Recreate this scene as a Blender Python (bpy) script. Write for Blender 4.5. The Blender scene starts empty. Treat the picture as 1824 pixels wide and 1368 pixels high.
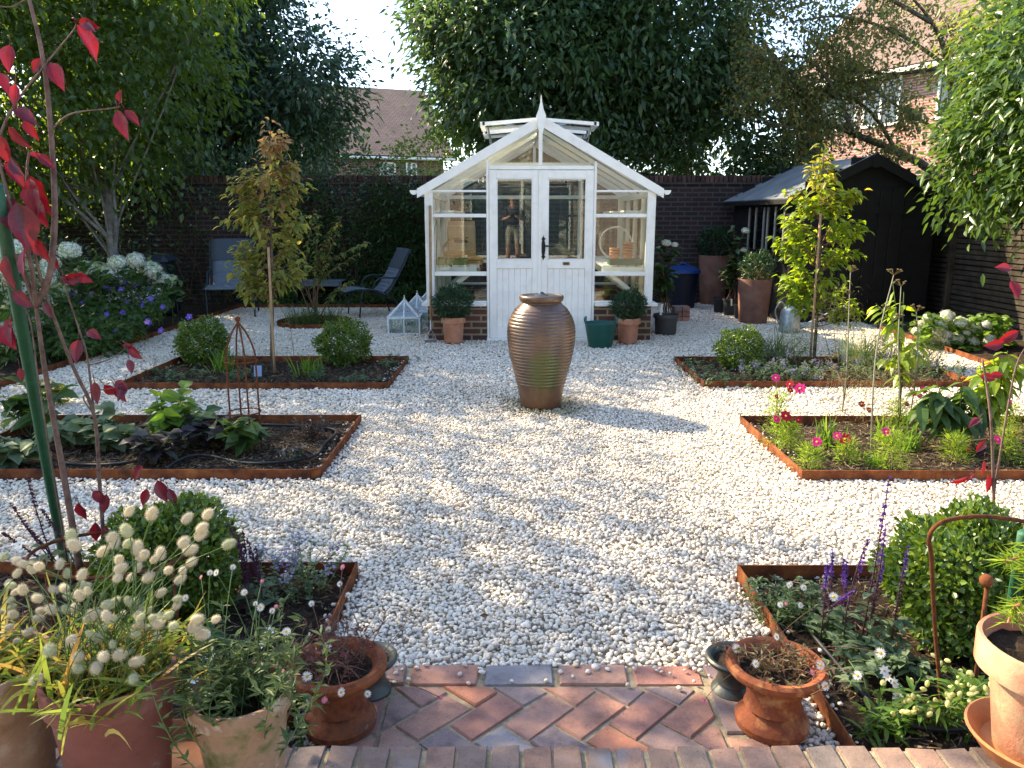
import bpy, math, random
import numpy as np
from mathutils import Vector, Matrix
rng = np.random.default_rng(7); random.seed(7)
C = bpy.context.scene.collection
R = math.radians
# ---- camera geometry of the photograph (pixels of the 1824 x 1368 original)
F, PIT, H = 1370.0, R(12.3), 1.42
def ray(px, py):
    u, v = (px-912)/F, (684-py)/F
    return np.array([u, math.cos(PIT)+v*math.sin(PIT), -math.sin(PIT)+v*math.cos(PIT)])
def P(px, py, z=0.0):
    d = ray(px, py); t = (z-H)/d[2]
    return np.array([d[0]*t, d[1]*t, z])
def Q(px, py, Y):
    d = ray(px, py); t = Y/d[1]
    return np.array([d[0]*t, Y, H+d[2]*t])
def S(Y, z=0.0): return (Y*math.cos(PIT)+(H-z)*math.sin(PIT))/F
def unit(a):
    a = np.asarray(a, float); n = np.linalg.norm(a, axis=-1, keepdims=True); return a/np.maximum(n, 1e-9)
# ---------------------------------------------------------------- mesh collector
class MB:
    def __init__(s): s.v = []; s.f = []; s.n = 0
    def add(s, v, f):
        v = np.asarray(v, float).reshape(-1, 3); f = np.asarray(f, int)
        if len(v) == 0 or len(f) == 0: return s
        s.v.append(v); s.f.append(f+s.n); s.n += len(v); return s
    def box(s, c, size, rz=0.0, rx=0.0, ry=0.0, bev=0.0):
        hx, hy, hz = np.array(size)/2.0
        if bev > 0:
            b = min(bev, hx*.9, hy*.9, hz*.9)
            vs = []; idx = {}
            for sx in (-1, 1):
                for sy in (-1, 1):
                    for sz in (-1, 1):
                        for k in range(3):
                            p = np.array([sx*hx, sy*hy, sz*hz], float); q = np.array([sx, sy, sz])*b
                            for j in range(3):
                                if j != k: p[j] -= q[j]
                            idx[(sx, sy, sz, k)] = len(vs); vs.append(p)
            q4 = []; t3 = []
            for k in range(3):
                a, bb = [(1, 2), (2, 0), (0, 1)][k]
                for sg in (-1, 1):
                    ring = []
                    for (sa, sb) in ((-1, -1), (1, -1), (1, 1), (-1, 1)):
                        e = [0, 0, 0]; e[k] = sg; e[a] = sa; e[bb] = sb; ring.append(idx[(*e, k)])
                    q4.append(ring if sg > 0 else ring[::-1])
                for sa in (-1, 1):
                    for sb in (-1, 1):
                        r = []
                        for sg in (-1, 1):
                            e = [0, 0, 0]; e[k] = sg; e[a] = sa; e[bb] = sb
                            r.append((idx[(*e, a)], idx[(*e, bb)]))
                        q = [r[0][0], r[1][0], r[1][1], r[0][1]]
                        q4.append(q if sa*sb < 0 else q[::-1])
            for sx in (-1, 1):
                for sy in (-1, 1):
                    for sz in (-1, 1):
                        t = [idx[(sx, sy, sz, k)] for k in range(3)]
                        t3.append(t if sx*sy*sz > 0 else t[::-1])
            v = np.array(vs); fs = [q4, t3]
        else:
            v = np.array([[x, y, z] for x in (-hx, hx) for y in (-hy, hy) for z in (-hz, hz)])
            fs = [[[0, 1, 3, 2], [4, 6, 7, 5], [0, 4, 5, 1], [2, 3, 7, 6], [0, 2, 6, 4], [1, 5, 7, 3]]]
        if rx or ry or rz:
            M = np.array((Matrix.Rotation(rz, 3, 'Z') @ Matrix.Rotation(ry, 3, 'Y') @ Matrix.Rotation(rx, 3, 'X')))
            v = v @ M.T
        v = v+np.asarray(c, float); n0 = s.n
        s.v.append(v); s.n += len(v)
        for f in fs: s.f.append(np.array(f, int)+n0)
        return s
    def beam(s, a, b, w, h, up=(0, 0, 1), bev=0.0):
        a = np.asarray(a, float); b = np.asarray(b, float); d = b-a; L = np.linalg.norm(d); d = d/L
        x = np.cross(d, up); x = x/np.linalg.norm(x); u = np.cross(x, d)
        t = MB().box((0, 0, 0), (w, L, h), bev=bev); v = t.v[0]
        M = np.stack([x, d, u], 1); v = v @ M.T+(a+b)/2; n0 = s.n
        s.v.append(v); s.n += len(v)
        for f in t.f: s.f.append(f+n0)
        return s
    def tube(s, pts, r, n=6, cap=True):
        pts = np.asarray(pts, float); m = len(pts); r = np.broadcast_to(np.asarray(r, float), (m,))
        tan = np.gradient(pts, axis=0); tan = unit(tan)
        ref = np.array([0.31, 0.17, 0.93]) if abs(tan[0][2]) < .9 else np.array([1.0, .1, .05])
        x = np.cross(tan, ref); x = unit(x); y = np.cross(tan, x)
        an = np.arange(n)*2*math.pi/n
        v = pts[:, None, :]+r[:, None, None]*(np.cos(an)[None, :, None]*x[:, None, :]+np.sin(an)[None, :, None]*y[:, None, :])
        v = v.reshape(-1, 3); f = []
        for i in range(m-1):
            for k in range(n):
                a = i*n+k; b = i*n+(k+1) % n; f.append([a, b, b+n, a+n])
        n0 = s.n; s.add(v, f)
        if cap:
            s.f.append(np.array([list(range(n))[::-1]])+n0); s.f.append(np.array([[(m-1)*n+k for k in range(n)]])+n0)
        return s
    def lathe(s, prof, c=(0, 0, 0), n=32, jit=0.0, axis=None):
        prof = np.asarray(prof, float); m = len(prof); an = np.arange(n)*2*math.pi/n
        v = np.zeros((m, n, 3)); v[..., 0] = prof[:, 0:1]*np.cos(an); v[..., 1] = prof[:, 0:1]*np.sin(an); v[..., 2] = prof[:, 1:2]
        v = v.reshape(-1, 3)
        if axis is not None:
            q = Vector((0, 0, 1)).rotation_difference(Vector(axis)); v = v @ np.array(q.to_matrix()).T
        v = v+np.asarray(c, float)
        i = np.arange(m-1)[:, None]*n; k = np.arange(n)[None, :]; k2 = (k+1) % n
        f = np.stack([i+k, i+k2, i+k2+n, i+k+n], -1).reshape(-1, 4)
        return s.add(v, f)
    def ellipsoid(s, c, r, n=12, m=8, noise=0.0):
        t = np.linspace(.02, math.pi-.02, m)
        q = np.stack([np.sin(t), -np.cos(t)], 1)
        a = MB().lathe(q, n=n); v = a.v[0]
        if noise: v = v*(1+rng.uniform(-noise, noise, (len(v), 1)))
        return s.add(v*np.asarray(r, float)+np.asarray(c, float), a.f[0])
    def prism(s, poly, axis, a, b):
        # 2-D polygon extruded along a world axis between a and b
        poly = np.asarray(poly, float); n = len(poly)
        def put(w):
            o = np.zeros((n, 3)); j = [k for k in range(3) if k != axis]
            o[:, j[0]] = poly[:, 0]; o[:, j[1]] = poly[:, 1]; o[:, axis] = w; return o
        v = np.concatenate([put(a), put(b)]); n0 = s.n
        s.v.append(v); s.n += len(v)
        s.f.append(np.array([list(range(n))])+n0); s.f.append(np.array([list(range(n, 2*n))[::-1]])+n0)
        s.f.append(np.array([[i, i+n, (i+1) % n+n, (i+1) % n] for i in range(n)])+n0)
        return s
    def build(s, name, mat, parent=None, smooth=False, origin=None):
        me = bpy.data.meshes.new(name)
        v = np.concatenate(s.v) if s.v else np.zeros((0, 3))
        off = np.zeros(3)
        p = parent
        while p is not None: off = off+np.array(p.location); p = p.parent
        if parent is None and origin is not None: off = np.asarray(origin, float)
        v = v-off
        me.vertices.add(len(v)); me.vertices.foreach_set('co', v.astype(np.float32).ravel())
        li = np.concatenate([f.ravel() for f in s.f]); tot = np.concatenate([np.full(len(f), f.shape[1]) for f in s.f])
        st = np.concatenate([[0], np.cumsum(tot)[:-1]])
        me.loops.add(len(li)); me.loops.foreach_set('vertex_index', li.astype(np.int32))
        me.polygons.add(len(tot)); me.polygons.foreach_set('loop_start', st.astype(np.int32))
        me.polygons.foreach_set('loop_total', tot.astype(np.int32))
        me.polygons.foreach_set('use_smooth', np.full(len(tot), bool(smooth)))
        me.update(calc_edges=True)
        if smooth == 'auto':
            me.set_sharp_from_angle(angle=R(40))
        o = bpy.data.objects.new(name, me); C.objects.link(o)
        if mat: me.materials.append(mat)
        if parent is not None: o.parent = parent
        elif origin is not None: o.location = origin
        return o
def thing(name, label, cat, loc=(0, 0, 0), group=None):
    o = bpy.data.objects.new(name, None); C.objects.link(o); o.location = [float(k) for k in loc]
    o.empty_display_size = .05
    return tag(o, label, cat, group)
def tag(o, label, cat, group=None):
    o['label'] = label; o['category'] = cat
    if group: o['group'] = group
    return o
def struct(o, kind='structure'): o['kind'] = kind; return o
def copy_tree(o, parent=None):
    c = o.copy(); C.objects.link(c); c.parent = parent
    for ch in list(o.children): copy_tree(ch, c)
    return c
def clone(src, loc, label, rz=None, sc=None):
    c = copy_tree(src); c.location = [float(k) for k in loc]; c['label'] = label
    if rz is not None: c.rotation_euler = (0, 0, rz)
    if sc is not None: c.scale = (sc, sc, sc)
    return c
def scatter(root, proto_mesh, name, items, label=None):
    # each flower a part of its plant; items: (world position, axis, size)
    base = np.array(root.location)
    for (p, ax, sc) in items:
        o = bpy.data.objects.new(name, proto_mesh); C.objects.link(o); o.parent = root
        q = Vector((0, 0, 1)).rotation_difference(Vector([float(k) for k in ax]))
        q = q @ Matrix.Rotation(random.uniform(0, 6.28), 3, 'Z').to_quaternion()
        o.rotation_euler = q.to_euler(); o.location = [float(k) for k in np.asarray(p)-base]; o.scale = (sc, sc, sc)
        if label: o['label'] = label
# ---------------------------------------------------------------- leaves and blades
def rand_dirs(n): return unit(rng.normal(size=(n, 3)))
def leaves(mb, pos, d, L, W, droop=.15, fold=.25, lod=0, nrm=None):
    pos = np.asarray(pos, float); N = len(pos)
    if N == 0: return
    d = unit(np.asarray(d, float)); L = np.broadcast_to(L, (N,))[:, None]; W = np.broadcast_to(W, (N,))[:, None]/2
    ref = rand_dirs(N) if nrm is None else unit(np.asarray(nrm)+.35*rng.normal(size=(N, 3)))
    s = unit(np.cross(d, ref)); n = np.cross(s, d); dz = np.array([0, 0, -1.0])
    if lod == 0:
        v = np.stack([pos, pos+d*L*.45+s*W+n*W*fold+dz*L*droop*.25, pos+d*L+dz*L*droop, pos+d*L*.45-s*W+n*W*fold+dz*L*droop*.25], 1)
        b = np.arange(N)[:, None]*4
        mb.add(v.reshape(-1, 3), np.concatenate([b+[0, 1, 2], b+[0, 2, 3]]))
    else:
        def row(t, w, k): return pos+d*L*t+s*W*w*k+n*W*fold*abs(k)*w+dz*L*droop*t*t
        v = np.stack([pos, row(.3, .9, 1), row(.3, .9, 0), row(.3, .9, -1), row(.65, .8, 1), row(.65, .8, 0), row(.65, .8, -1), row(1, 0, 0)], 1)
        b = np.arange(N)[:, None]*8; n0 = mb.n
        mb.v.append(v.reshape(-1, 3)); mb.n += N*8
        mb.f.append(np.concatenate([b+[0, 1, 2], b+[0, 2, 3], b+[4, 7, 5], b+[5, 7, 6]])+n0)
        mb.f.append(np.concatenate([b+[1, 4, 5, 2], b+[2, 5, 6, 3]])+n0)
def blades(mb, pos, d, L, W, droop=.5, rows=4, nrm=None):
    pos = np.asarray(pos, float); N = len(pos)
    if N == 0: return
    d = unit(np.asarray(d, float)); L = np.broadcast_to(L, (N,))[:, None]; W = np.broadcast_to(W, (N,))[:, None]/2
    droop = np.broadcast_to(droop, (N,))[:, None]
    s = unit(np.cross(d, rand_dirs(N) if nrm is None else nrm)); vs = []
    for i in range(rows):
        t = i/rows; w = W*(1-.75*t**2)*(0.6+.4*min(1, t*4))
        c = pos+d*L*t+np.array([0, 0, -1.0])*L*droop*t*t
        vs += [c-s*w, c+s*w]
    vs.append(pos+d*L+np.array([0, 0, -1.0])*L*droop)
    k = 2*rows+1; v = np.stack(vs, 1).reshape(-1, 3); b = np.arange(N)[:, None]*k; n0 = mb.n
    mb.v.append(v); mb.n += N*k
    if rows > 1: mb.f.append(np.concatenate([b+[2*i, 2*i+1, 2*i+3, 2*i+2] for i in range(rows-1)])+n0)
    mb.f.append((b+[2*rows-2, 2*rows-1, 2*rows])+n0)
def curve(a, b, bend=(0, 0, 0), n=6):
    a = np.asarray(a, float); b = np.asarray(b, float); t = np.linspace(0, 1, n)[:, None]
    return a+(b-a)*t+np.asarray(bend, float)*4*t*(1-t)
def spline(pts, n=24):
    pts = np.asarray(pts, float); m = len(pts)
    if m < 3: return curve(pts[0], pts[-1], n=n)
    out = []; q = np.concatenate([[2*pts[0]-pts[1]], pts, [2*pts[-1]-pts[-2]]])
    for t in np.linspace(0, m-1.0001, n):
        i = int(t); u = t-i; p0, p1, p2, p3 = q[i:i+4]
        out.append(.5*((2*p1)+(p2-p0)*u+(2*p0-5*p1+4*p2-p3)*u*u+(3*p1-p0-3*p2+p3)*u**3))
    return np.array(out)
# ---------------------------------------------------------------- materials
MATS = {}
def new_mat(name):
    m = bpy.data.materials.new(name); m.use_nodes = True; t = m.node_tree; t.nodes.clear()
    o = t.nodes.new('ShaderNodeOutputMaterial'); return m, t, o
def N(t, kind, **kw):
    n = t.nodes.new(kind)
    for k, v in kw.items(): setattr(n, k, v)
    return n
def setin(n, **kw):
    for k, v in kw.items(): n.inputs[k.replace('_', ' ')].default_value = v
    return n
def ramp(t, src, stops):
    r = N(t, 'ShaderNodeValToRGB'); e = r.color_ramp.elements
    while len(e) < len(stops): e.new(.5)
    for el, (p, c) in zip(e, stops): el.position = p; el.color = (*c, 1) if len(c) == 3 else c
    t.links.new(src, r.inputs[0]); return r
def obj_co(t, scale=1.0):
    tc = N(t, 'ShaderNodeTexCoord'); return tc.outputs['Object']
def mixc(t, fac, a, b, mode='MIX'):
    m = N(t, 'ShaderNodeMix', data_type='RGBA', blend_type=mode)
    for s, v in ((0, fac), (6, a), (7, b)):
        if hasattr(v, 'is_linked') or hasattr(v, 'links'): t.links.new(v, m.inputs[s])
        elif s == 0: m.inputs[0].default_value = v
        else: m.inputs[s].default_value = (*v, 1)
    return m.outputs[2]
def noise(t, scale, detail=4, rough=.6, co=None):
    n = setin(N(t, 'ShaderNodeTexNoise'), Scale=scale, Detail=detail, Roughness=rough)
    t.links.new(co if co is not None else obj_co(t), n.inputs['Vector']); return n.outputs['Fac']
def bump(t, h, strength=.3, dist=.01):
    b = setin(N(t, 'ShaderNodeBump'), Strength=strength, Distance=dist); t.links.new(h, b.inputs['Height']); return b.outputs[0]
def mottled(name, cols, scale=8.0, rough=.7, spec=.3, bmp=.2, bscale=None, metal=0.0, detail=5, dist=.01, rvar=0.0, lo=.3, hi=.7, isl=0.0):
    if name in MATS: return MATS[name]
    m, t, o = new_mat(name); p = N(t, 'ShaderNodeBsdfPrincipled')
    nf = noise(t, scale, detail)
    k = len(cols); st = [(lo+(hi-lo)*i/max(1, k-1), c) for i, c in enumerate(cols)]
    col = ramp(t, nf, st).outputs[0]
    if isl > 0:
        g = N(t, 'ShaderNodeNewGeometry')
        hsv = N(t, 'ShaderNodeHueSaturation'); mr = setin(N(t, 'ShaderNodeMapRange'), To_Min=1-isl, To_Max=1+isl)
        t.links.new(g.outputs['Random Per Island'], mr.inputs[0]); t.links.new(mr.outputs[0], hsv.inputs['Value']); t.links.new(col, hsv.inputs['Color']); col = hsv.outputs[0]
    t.links.new(col, p.inputs['Base Color'])
    setin(p, Roughness=rough, Metallic=metal); p.inputs['Specular IOR Level'].default_value = spec
    if rvar:
        mr = setin(N(t, 'ShaderNodeMapRange'), To_Min=rough-rvar, To_Max=rough+rvar); t.links.new(noise(t, scale*2.3, 3), mr.inputs[0]); t.links.new(mr.outputs[0], p.inputs['Roughness'])
    if bmp: t.links.new(bump(t, noise(t, bscale or scale*5, 6, .7), bmp, dist), p.inputs['Normal'])
    t.links.new(p.outputs[0], o.inputs[0]); MATS[name] = m; return m
def leafmat(name, cols, trans=.35, rough=.5, spec=.35, tcol=None, clump=0.0, cs=1.5):
    """leaf: colour varies from leaf to leaf; light passes through it"""
    if name in MATS: return MATS[name]
    m, t, o = new_mat(name); p = N(t, 'ShaderNodeBsdfPrincipled'); g = N(t, 'ShaderNodeNewGeometry')
    k = len(cols); src = g.outputs['Random Per Island']
    if clump:
        mx = N(t, 'ShaderNodeMath', operation='MULTIPLY_ADD'); t.links.new(noise(t, cs, 2), mx.inputs[0]); mx.inputs[1].default_value = clump*2
        sb = N(t, 'ShaderNodeMath', operation='MULTIPLY_ADD'); t.links.new(src, sb.inputs[0]); sb.inputs[1].default_value = 1-clump*.6; sb.inputs[2].default_value = -clump*.7
        t.links.new(sb.outputs[0], mx.inputs[2]); src = mx.outputs[0]
    col = ramp(t, src, [(i/max(1, k-1), c) for i, c in enumerate(cols)]).outputs[0]
    setin(p, Roughness=rough); p.inputs['Specular IOR Level'].default_value = spec
    t.links.new(col, p.inputs['Base Color'])
    tr = N(t, 'ShaderNodeBsdfTranslucent')
    if tcol is None:
        h = setin(N(t, 'ShaderNodeHueSaturation'), Saturation=1.1, Value=2.6, Hue=.485); t.links.new(col, h.inputs['Color']); t.links.new(h.outputs[0], tr.inputs[0])
    else: tr.inputs[0].default_value = (*tcol, 1)
    mx = N(t, 'ShaderNodeMixShader'); mx.inputs[0].default_value = trans
    t.links.new(p.outputs[0], mx.inputs[1]); t.links.new(tr.outputs[0], mx.inputs[2]); t.links.new(mx.outputs[0], o.inputs[0])
    MATS[name] = m; return m
def brickmat(name, ax, c1, c2, mortar, bw=.225, bh=.075, ms=.012, rough=.85, dark=None):
    if name in MATS: return MATS[name]
    m, t, o = new_mat(name); p = N(t, 'ShaderNodeBsdfPrincipled')
    sx = N(t, 'ShaderNodeSeparateXYZ'); t.links.new(obj_co(t), sx.inputs[0]); cb = N(t, 'ShaderNodeCombineXYZ')
    t.links.new(sx.outputs[ax], cb.inputs[0]); t.links.new(sx.outputs[2], cb.inputs[1])
    b = N(t, 'ShaderNodeTexBrick'); b.offset = .5
    setin(b, Scale=1.0, Brick_Width=bw, Row_Height=bh, Mortar_Size=ms, Mortar_Smooth=.15, Bias=0.0)
    b.inputs['Color1'].default_value = (*c1, 1); b.inputs['Color2'].default_value = (*c2, 1); b.inputs['Mortar'].default_value = (*mortar, 1)
    t.links.new(cb.outputs[0], b.inputs['Vector'])
    col = mixc(t, .5, b.outputs['Color'], ramp(t, noise(t, 2.2, 5), [(.3, (.55,)*3), (.7, (1.25,)*3)]).outputs[0], 'MULTIPLY')
    col = mixc(t, .35, col, ramp(t, noise(t, 40, 4), [(.3, (.6,)*3), (.7, (1.3,)*3)]).outputs[0], 'MULTIPLY')
    t.links.new(col, p.inputs['Base Color']); setin(p, Roughness=rough); p.inputs['Specular IOR Level'].default_value = .2
    iv = N(t, 'ShaderNodeMath', operation='MULTIPLY_ADD'); t.links.new(b.outputs['Fac'], iv.inputs[0]); iv.inputs[1].default_value = -1.0
    t.links.new(noise(t, 60, 5), iv.inputs[2])
    t.links.new(bump(t, iv.outputs[0], .5, .006), p.inputs['Normal']); t.links.new(p.outputs[0], o.inputs[0]); MATS[name] = m; return m
def glassmat(name='clear_glass', tint=(.93, .97, .96), rough=0.0, refl=1.0):
    if name in MATS: return MATS[name]
    m, t, o = new_mat(name); tr = N(t, 'ShaderNodeBsdfTransparent'); tr.inputs[0].default_value = (*tint, 1)
    gl = N(t, 'ShaderNodeBsdfGlossy'); gl.inputs['Roughness'].default_value = rough; gl.inputs[0].default_value = (refl, refl, refl, 1)
    fr = setin(N(t, 'ShaderNodeFresnel'), IOR=1.52); mx = N(t, 'ShaderNodeMixShader')
    t.links.new(fr.outputs[0], mx.inputs[0]); t.links.new(tr.outputs[0], mx.inputs[1]); t.links.new(gl.outputs[0], mx.inputs[2]); t.links.new(mx.outputs[0], o.inputs[0])
    MATS[name] = m; return m
def plain(name, col, rough=.5, spec=.4, metal=0.0, bmp=.08, bscale=30.0):
    c = np.array(col); return mottled(name, [tuple(c*.88), tuple(c), tuple(np.minimum(c*1.06, .9))], 6.0, rough, spec, bmp, bscale, metal)
WHITE = plain('white_paint', (.86, .835, .755), .42, .4, bmp=.05)
GLASS = glassmat()
RUST = mottled('corten_rust', [(.045, .018, .011), (.12, .038, .015), (.19, .062, .02), (.27, .10, .028)], 11, .85, .2, .3, 120)
RUSTWIRE = mottled('rusty_wire', [(.06, .022, .012), (.17, .06, .022)], 40, .9, .15, .3, 300)
WOOD = mottled('raw_wood', [(.26, .16, .08), (.40, .26, .14)], 12, .7, .25, .2, 80)
BARK = mottled('bark', [(.045, .034, .024), (.11, .085, .06), (.17, .14, .10)], 16, .9, .15, .6, 60, dist=.02)
TWIG = mottled('twig', [(.10, .055, .035), (.19, .11, .07)], 25, .8, .2, .3, 90)
GSTEM = mottled('green_stem', [(.05, .10, .025), (.11, .17, .05)], 20, .6, .3, 0)
SOIL = mottled('soil', [(.018, .012, .008), (.045, .030, .019), (.085, .06, .038)], 22, .95, .15, .9, 90, dist=.03)
BLACK = mottled('black_stain', [(.004, .0045, .005), (.009, .0095, .010)], 8, .6, .3, .15, 60)
# ================================================================ world, sun, camera
sc = bpy.context.scene
w = bpy.data.worlds.new('World'); sc.world = w; w.use_nodes = True
nt = w.node_tree; nt.nodes.clear(); wo = nt.nodes.new('ShaderNodeOutputWorld'); bg = nt.nodes.new('ShaderNodeBackground')
sky = nt.nodes.new('ShaderNodeTexSky'); sky.sky_type = 'NISHITA'; sky.sun_disc = False
SUN_AZ, SUN_EL = -57.0, 36.0
sky.sun_elevation = R(SUN_EL); sky.sun_rotation = R(SUN_AZ); sky.air_density = .8; sky.dust_density = .8; sky.ozone_density = .4
nt.links.new(sky.outputs[0], bg.inputs[0]); bg.inputs[1].default_value = .15; nt.links.new(bg.outputs[0], wo.inputs[0])
sd = Vector((math.sin(R(SUN_AZ))*math.cos(R(SUN_EL)), math.cos(R(SUN_AZ))*math.cos(R(SUN_EL)), math.sin(R(SUN_EL))))
sl = bpy.data.lights.new('sun', 'SUN'); sl.energy = 4.5; sl.angle = R(.53); sl.color = (1.0, .83, .57)
so = bpy.data.objects.new('sun', sl); C.objects.link(so); so.rotation_euler = (-sd).to_track_quat('-Z', 'Y').to_euler(); so.location = (-12, 8, 12)
cam = bpy.data.cameras.new('camera'); cam.sensor_width = 36; cam.lens = F/1824*36; cam.clip_end = 500; cam.clip_start = .02
co = bpy.data.objects.new('camera', cam); C.objects.link(co); co.location = (0, 0, H); co.rotation_euler = (R(90)-PIT, 0, 0); sc.camera = co
sc.view_settings.view_transform = 'Standard'; sc.view_settings.look = 'None'; sc.view_settings.gamma = 1; sc.view_settings.exposure = 1.98
sc.cycles.max_bounces = 10; sc.cycles.transparent_max_bounces = 24; sc.cycles.transmission_bounces = 6; sc.cycles.diffuse_bounces = 5
sc.cycles.use_denoising = True; sc.cycles.sample_clamp_indirect = 8
# ================================================================ ground, gravel, beds
grass_far = mottled('far_grass', [(.03, .05, .015), (.06, .09, .03)], .6, .9, .1, 0)
gm = MB(); gm.box((0, 60, -.16), (400, 400, .02)); struct(gm.build('ground', grass_far))
sub = mottled('gravel_fines', [(.26, .235, .19), (.42, .385, .31), (.55, .51, .43)], 60, .95, .1, .6, 200)
gm = MB(); gm.box((0, 6.8, -.055), (10.8, 13.2, .05)); struct(gm.build('path_base', sub))
BEDS = {'b1': (-3.31, -1.04, 6.31, 7.575), 'b2': (-3.29, -1.065, 4.045, 5.244), 'b3': (-3.2, -.625, 1.63, 2.885), 'b4': (1.625, 3.95, 6.375, 7.55),
        'b5': (1.60, 3.95, 4.03, 5.215), 'b6': (.905, 3.3, 1.63, 2.85)}
CIRC = (-2.66, 10.33, .49)
BL, BR_ = -4.33, 4.66            # border edges left and right
LAND = (-.48, .70, 1.62, 2.22)
URN = P(963, 722)
def in_excl(x, y):
    m = np.zeros(len(x), bool)
    for (a, b, c, d) in BEDS.values(): m |= (x > a-.004) & (x < b+.004) & (y > c-.004) & (y < d+.004)
    m |= (x-CIRC[0])**2+(y-CIRC[1])**2 < CIRC[2]**2
    m |= (x < BL+.01) | (x > BR_+.05*(y-8))
    m |= (x > LAND[0]) & (x < LAND[1]) & (y < LAND[3]+.012)
    m |= (x > -.95) & (x < 1.58) & (y > 8.9) & (y < 11.3)
    m |= (x-URN[0])**2+(y-URN[1])**2 < .15**2
    m |= (x > 3.75) & (x < 5.6) & (y > 10.5)
    m |= (x < -1.0) & (y > 12.2)
    return m
def ico(sub):
    import bmesh
    b = bmesh.new(); bmesh.ops.create_icosphere(b, subdivisions=sub, radius=1); b.verts.index_update()
    v = np.array([q.co[:] for q in b.verts]); f = np.array([[q.index for q in p.verts] for p in b.faces]); b.free(); return v, f
def stones(mb, xy, r, sub, zj, flat=.62):
    v, f = ico(sub); n = len(xy)
    if n == 0: return
    q = unit(rng.normal(size=(n, 4))); a, b, c, d = q.T
    tilt = rng.normal(size=(n, 2))*.35; az = rng.uniform(0, 6.28, n)
    scl = np.stack([np.ones(n), rng.uniform(.62, .95, n), rng.uniform(.42, .75, n)], 1)*(r*rng.uniform(.55, 1.15, n)*np.where(rng.random(n) < .12, 1.4, 1.0))[:, None]
    vv = v[None]*(1+rng.uniform(-.17, .17, (n, len(v), 1)))*scl[:, None, :]
    ca, sa = np.cos(az)[:, None], np.sin(az)[:, None]
    x, y, z = vv[..., 0], vv[..., 1], vv[..., 2]
    tx, ty = tilt[:, :1], tilt[:, 1:]
    y, z = y*np.cos(tx)-z*np.sin(tx), y*np.sin(tx)+z*np.cos(tx)
    x, z = x*np.cos(ty)-z*np.sin(ty), x*np.sin(ty)+z*np.cos(ty)
    x, y = x*ca-y*sa, x*sa+y*ca
    o = np.stack([x+xy[:, :1], y+xy[:, 1:], z+zj[:, None]], -1)
    mb.add(o.reshape(-1, 3), (f[None]+np.arange(n)[:, None, None]*len(v)).reshape(-1, 3))
def gravel_points(x0, x1, y0, y1, sp):
    gx, gy = np.meshgrid(np.arange(x0, x1, sp), np.arange(y0, y1, sp*.9)); p = np.stack([gx.ravel(), gy.ravel()], 1)
    p += rng.uniform(-.55, .55, p.shape)*sp
    # keep what the picture (and a step to the side) can see
    k = (np.abs(p[:, 0]) < .75*p[:, 1]+.9) & ~in_excl(p[:, 0], p[:, 1]); return p[k]
m, t, o = new_mat('white_gravel'); pb = N(t, 'ShaderNodeBsdfPrincipled'); g = N(t, 'ShaderNodeNewGeometry')
col = ramp(t, g.outputs['Random Per Island'], [(0, (.50, .47, .42)), (.12, (.66, .61, .52)), (.3, (.79, .735, .62)), (.5, (.72, .62, .48)), (.62, (.84, .79, .68)), (.8, (.76, .69, .57)), (.93, (.66, .60, .50)), (.975, (.46, .38, .29)), (.99, (.36, .26, .18)), (1, (.24, .20, .16))]).outputs[0]
# damp, algae-tinged ring of stones round the overflowing urn
vs = N(t, 'ShaderNodeVectorMath', operation='DISTANCE'); t.links.new(g.outputs['Position'], vs.inputs[0]); vs.inputs[1].default_value = (URN[0]+.03, URN[1]-.02, 0)
ad = N(t, 'ShaderNodeMath', operation='MULTIPLY_ADD'); t.links.new(noise(t, 6, 4), ad.inputs[0]); ad.inputs[1].default_value = .5; t.links.new(vs.outputs['Value'], ad.inputs[2])
mr = setin(N(t, 'ShaderNodeMapRange'), From_Min=.42, From_Max=.68, To_Min=.9, To_Max=0.0); t.links.new(ad.outputs[0], mr.inputs[0])
wet = mixc(t, mr.outputs[0], (1, 1, 1), (.40, .36, .22)); col = mixc(t, 1.0, col, wet, 'MULTIPLY')
col = mixc(t, .4, col, ramp(t, noise(t, 90, 4), [(.3, (.75,)*3), (.7, (1.12,)*3)]).outputs[0], 'MULTIPLY')
col = mixc(t, .5, col, ramp(t, noise(t, .9, 5, .65), [(.3, (.84, .80, .72)), (.62, (1.06, 1.06, 1.06))]).outputs[0], 'MULTIPLY')
t.links.new(col, pb.inputs['Base Color']); setin(pb, Roughness=.75); pb.inputs['Specular IOR Level'].default_value = .3
t.links.new(bump(t, noise(t, 150, 4), .15, .003), pb.inputs['Normal']); t.links.new(pb.outputs[0], o.inputs[0]); GRAVEL = m
gm = MB()
p = gravel_points(-3.2, 3.6, 1.55, 3.1, .0140); stones(gm, p, np.full(len(p), .0097), 2, rng.uniform(-.012, .006, len(p)))
p = gravel_points(-4.4, 4.8, 3.1, 5.6, .0155); stones(gm, p, np.full(len(p), .0110), 1, rng.uniform(-.012, .006, len(p)))
p = gravel_points(-4.5, 5.2, 5.6, 12.9, .0205); stones(gm, p, np.full(len(p), .0146), 1, rng.uniform(-.012, .006, len(p)))
p = np.c_[rng.uniform(LAND[0], LAND[1], 46), LAND[3]-np.abs(rng.normal(size=46))*.05-.005]; stones(gm, p, np.full(46, .0085), 2, np.full(46, .019))
for (a, b, c, d) in BEDS.values():
    e = 1.0 if a > 0 else -1.0; n = 40; xe = a if a > 0 else b; p = np.c_[xe+e*np.abs(rng.normal(size=n))*.05+e*.012, rng.uniform(c+.03, d-.03, n)]; stones(gm, p, np.full(n, .0095), 1, np.full(n, .012))
struct(gm.build('gravel', GRAVEL, smooth=True), 'stuff')
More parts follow.
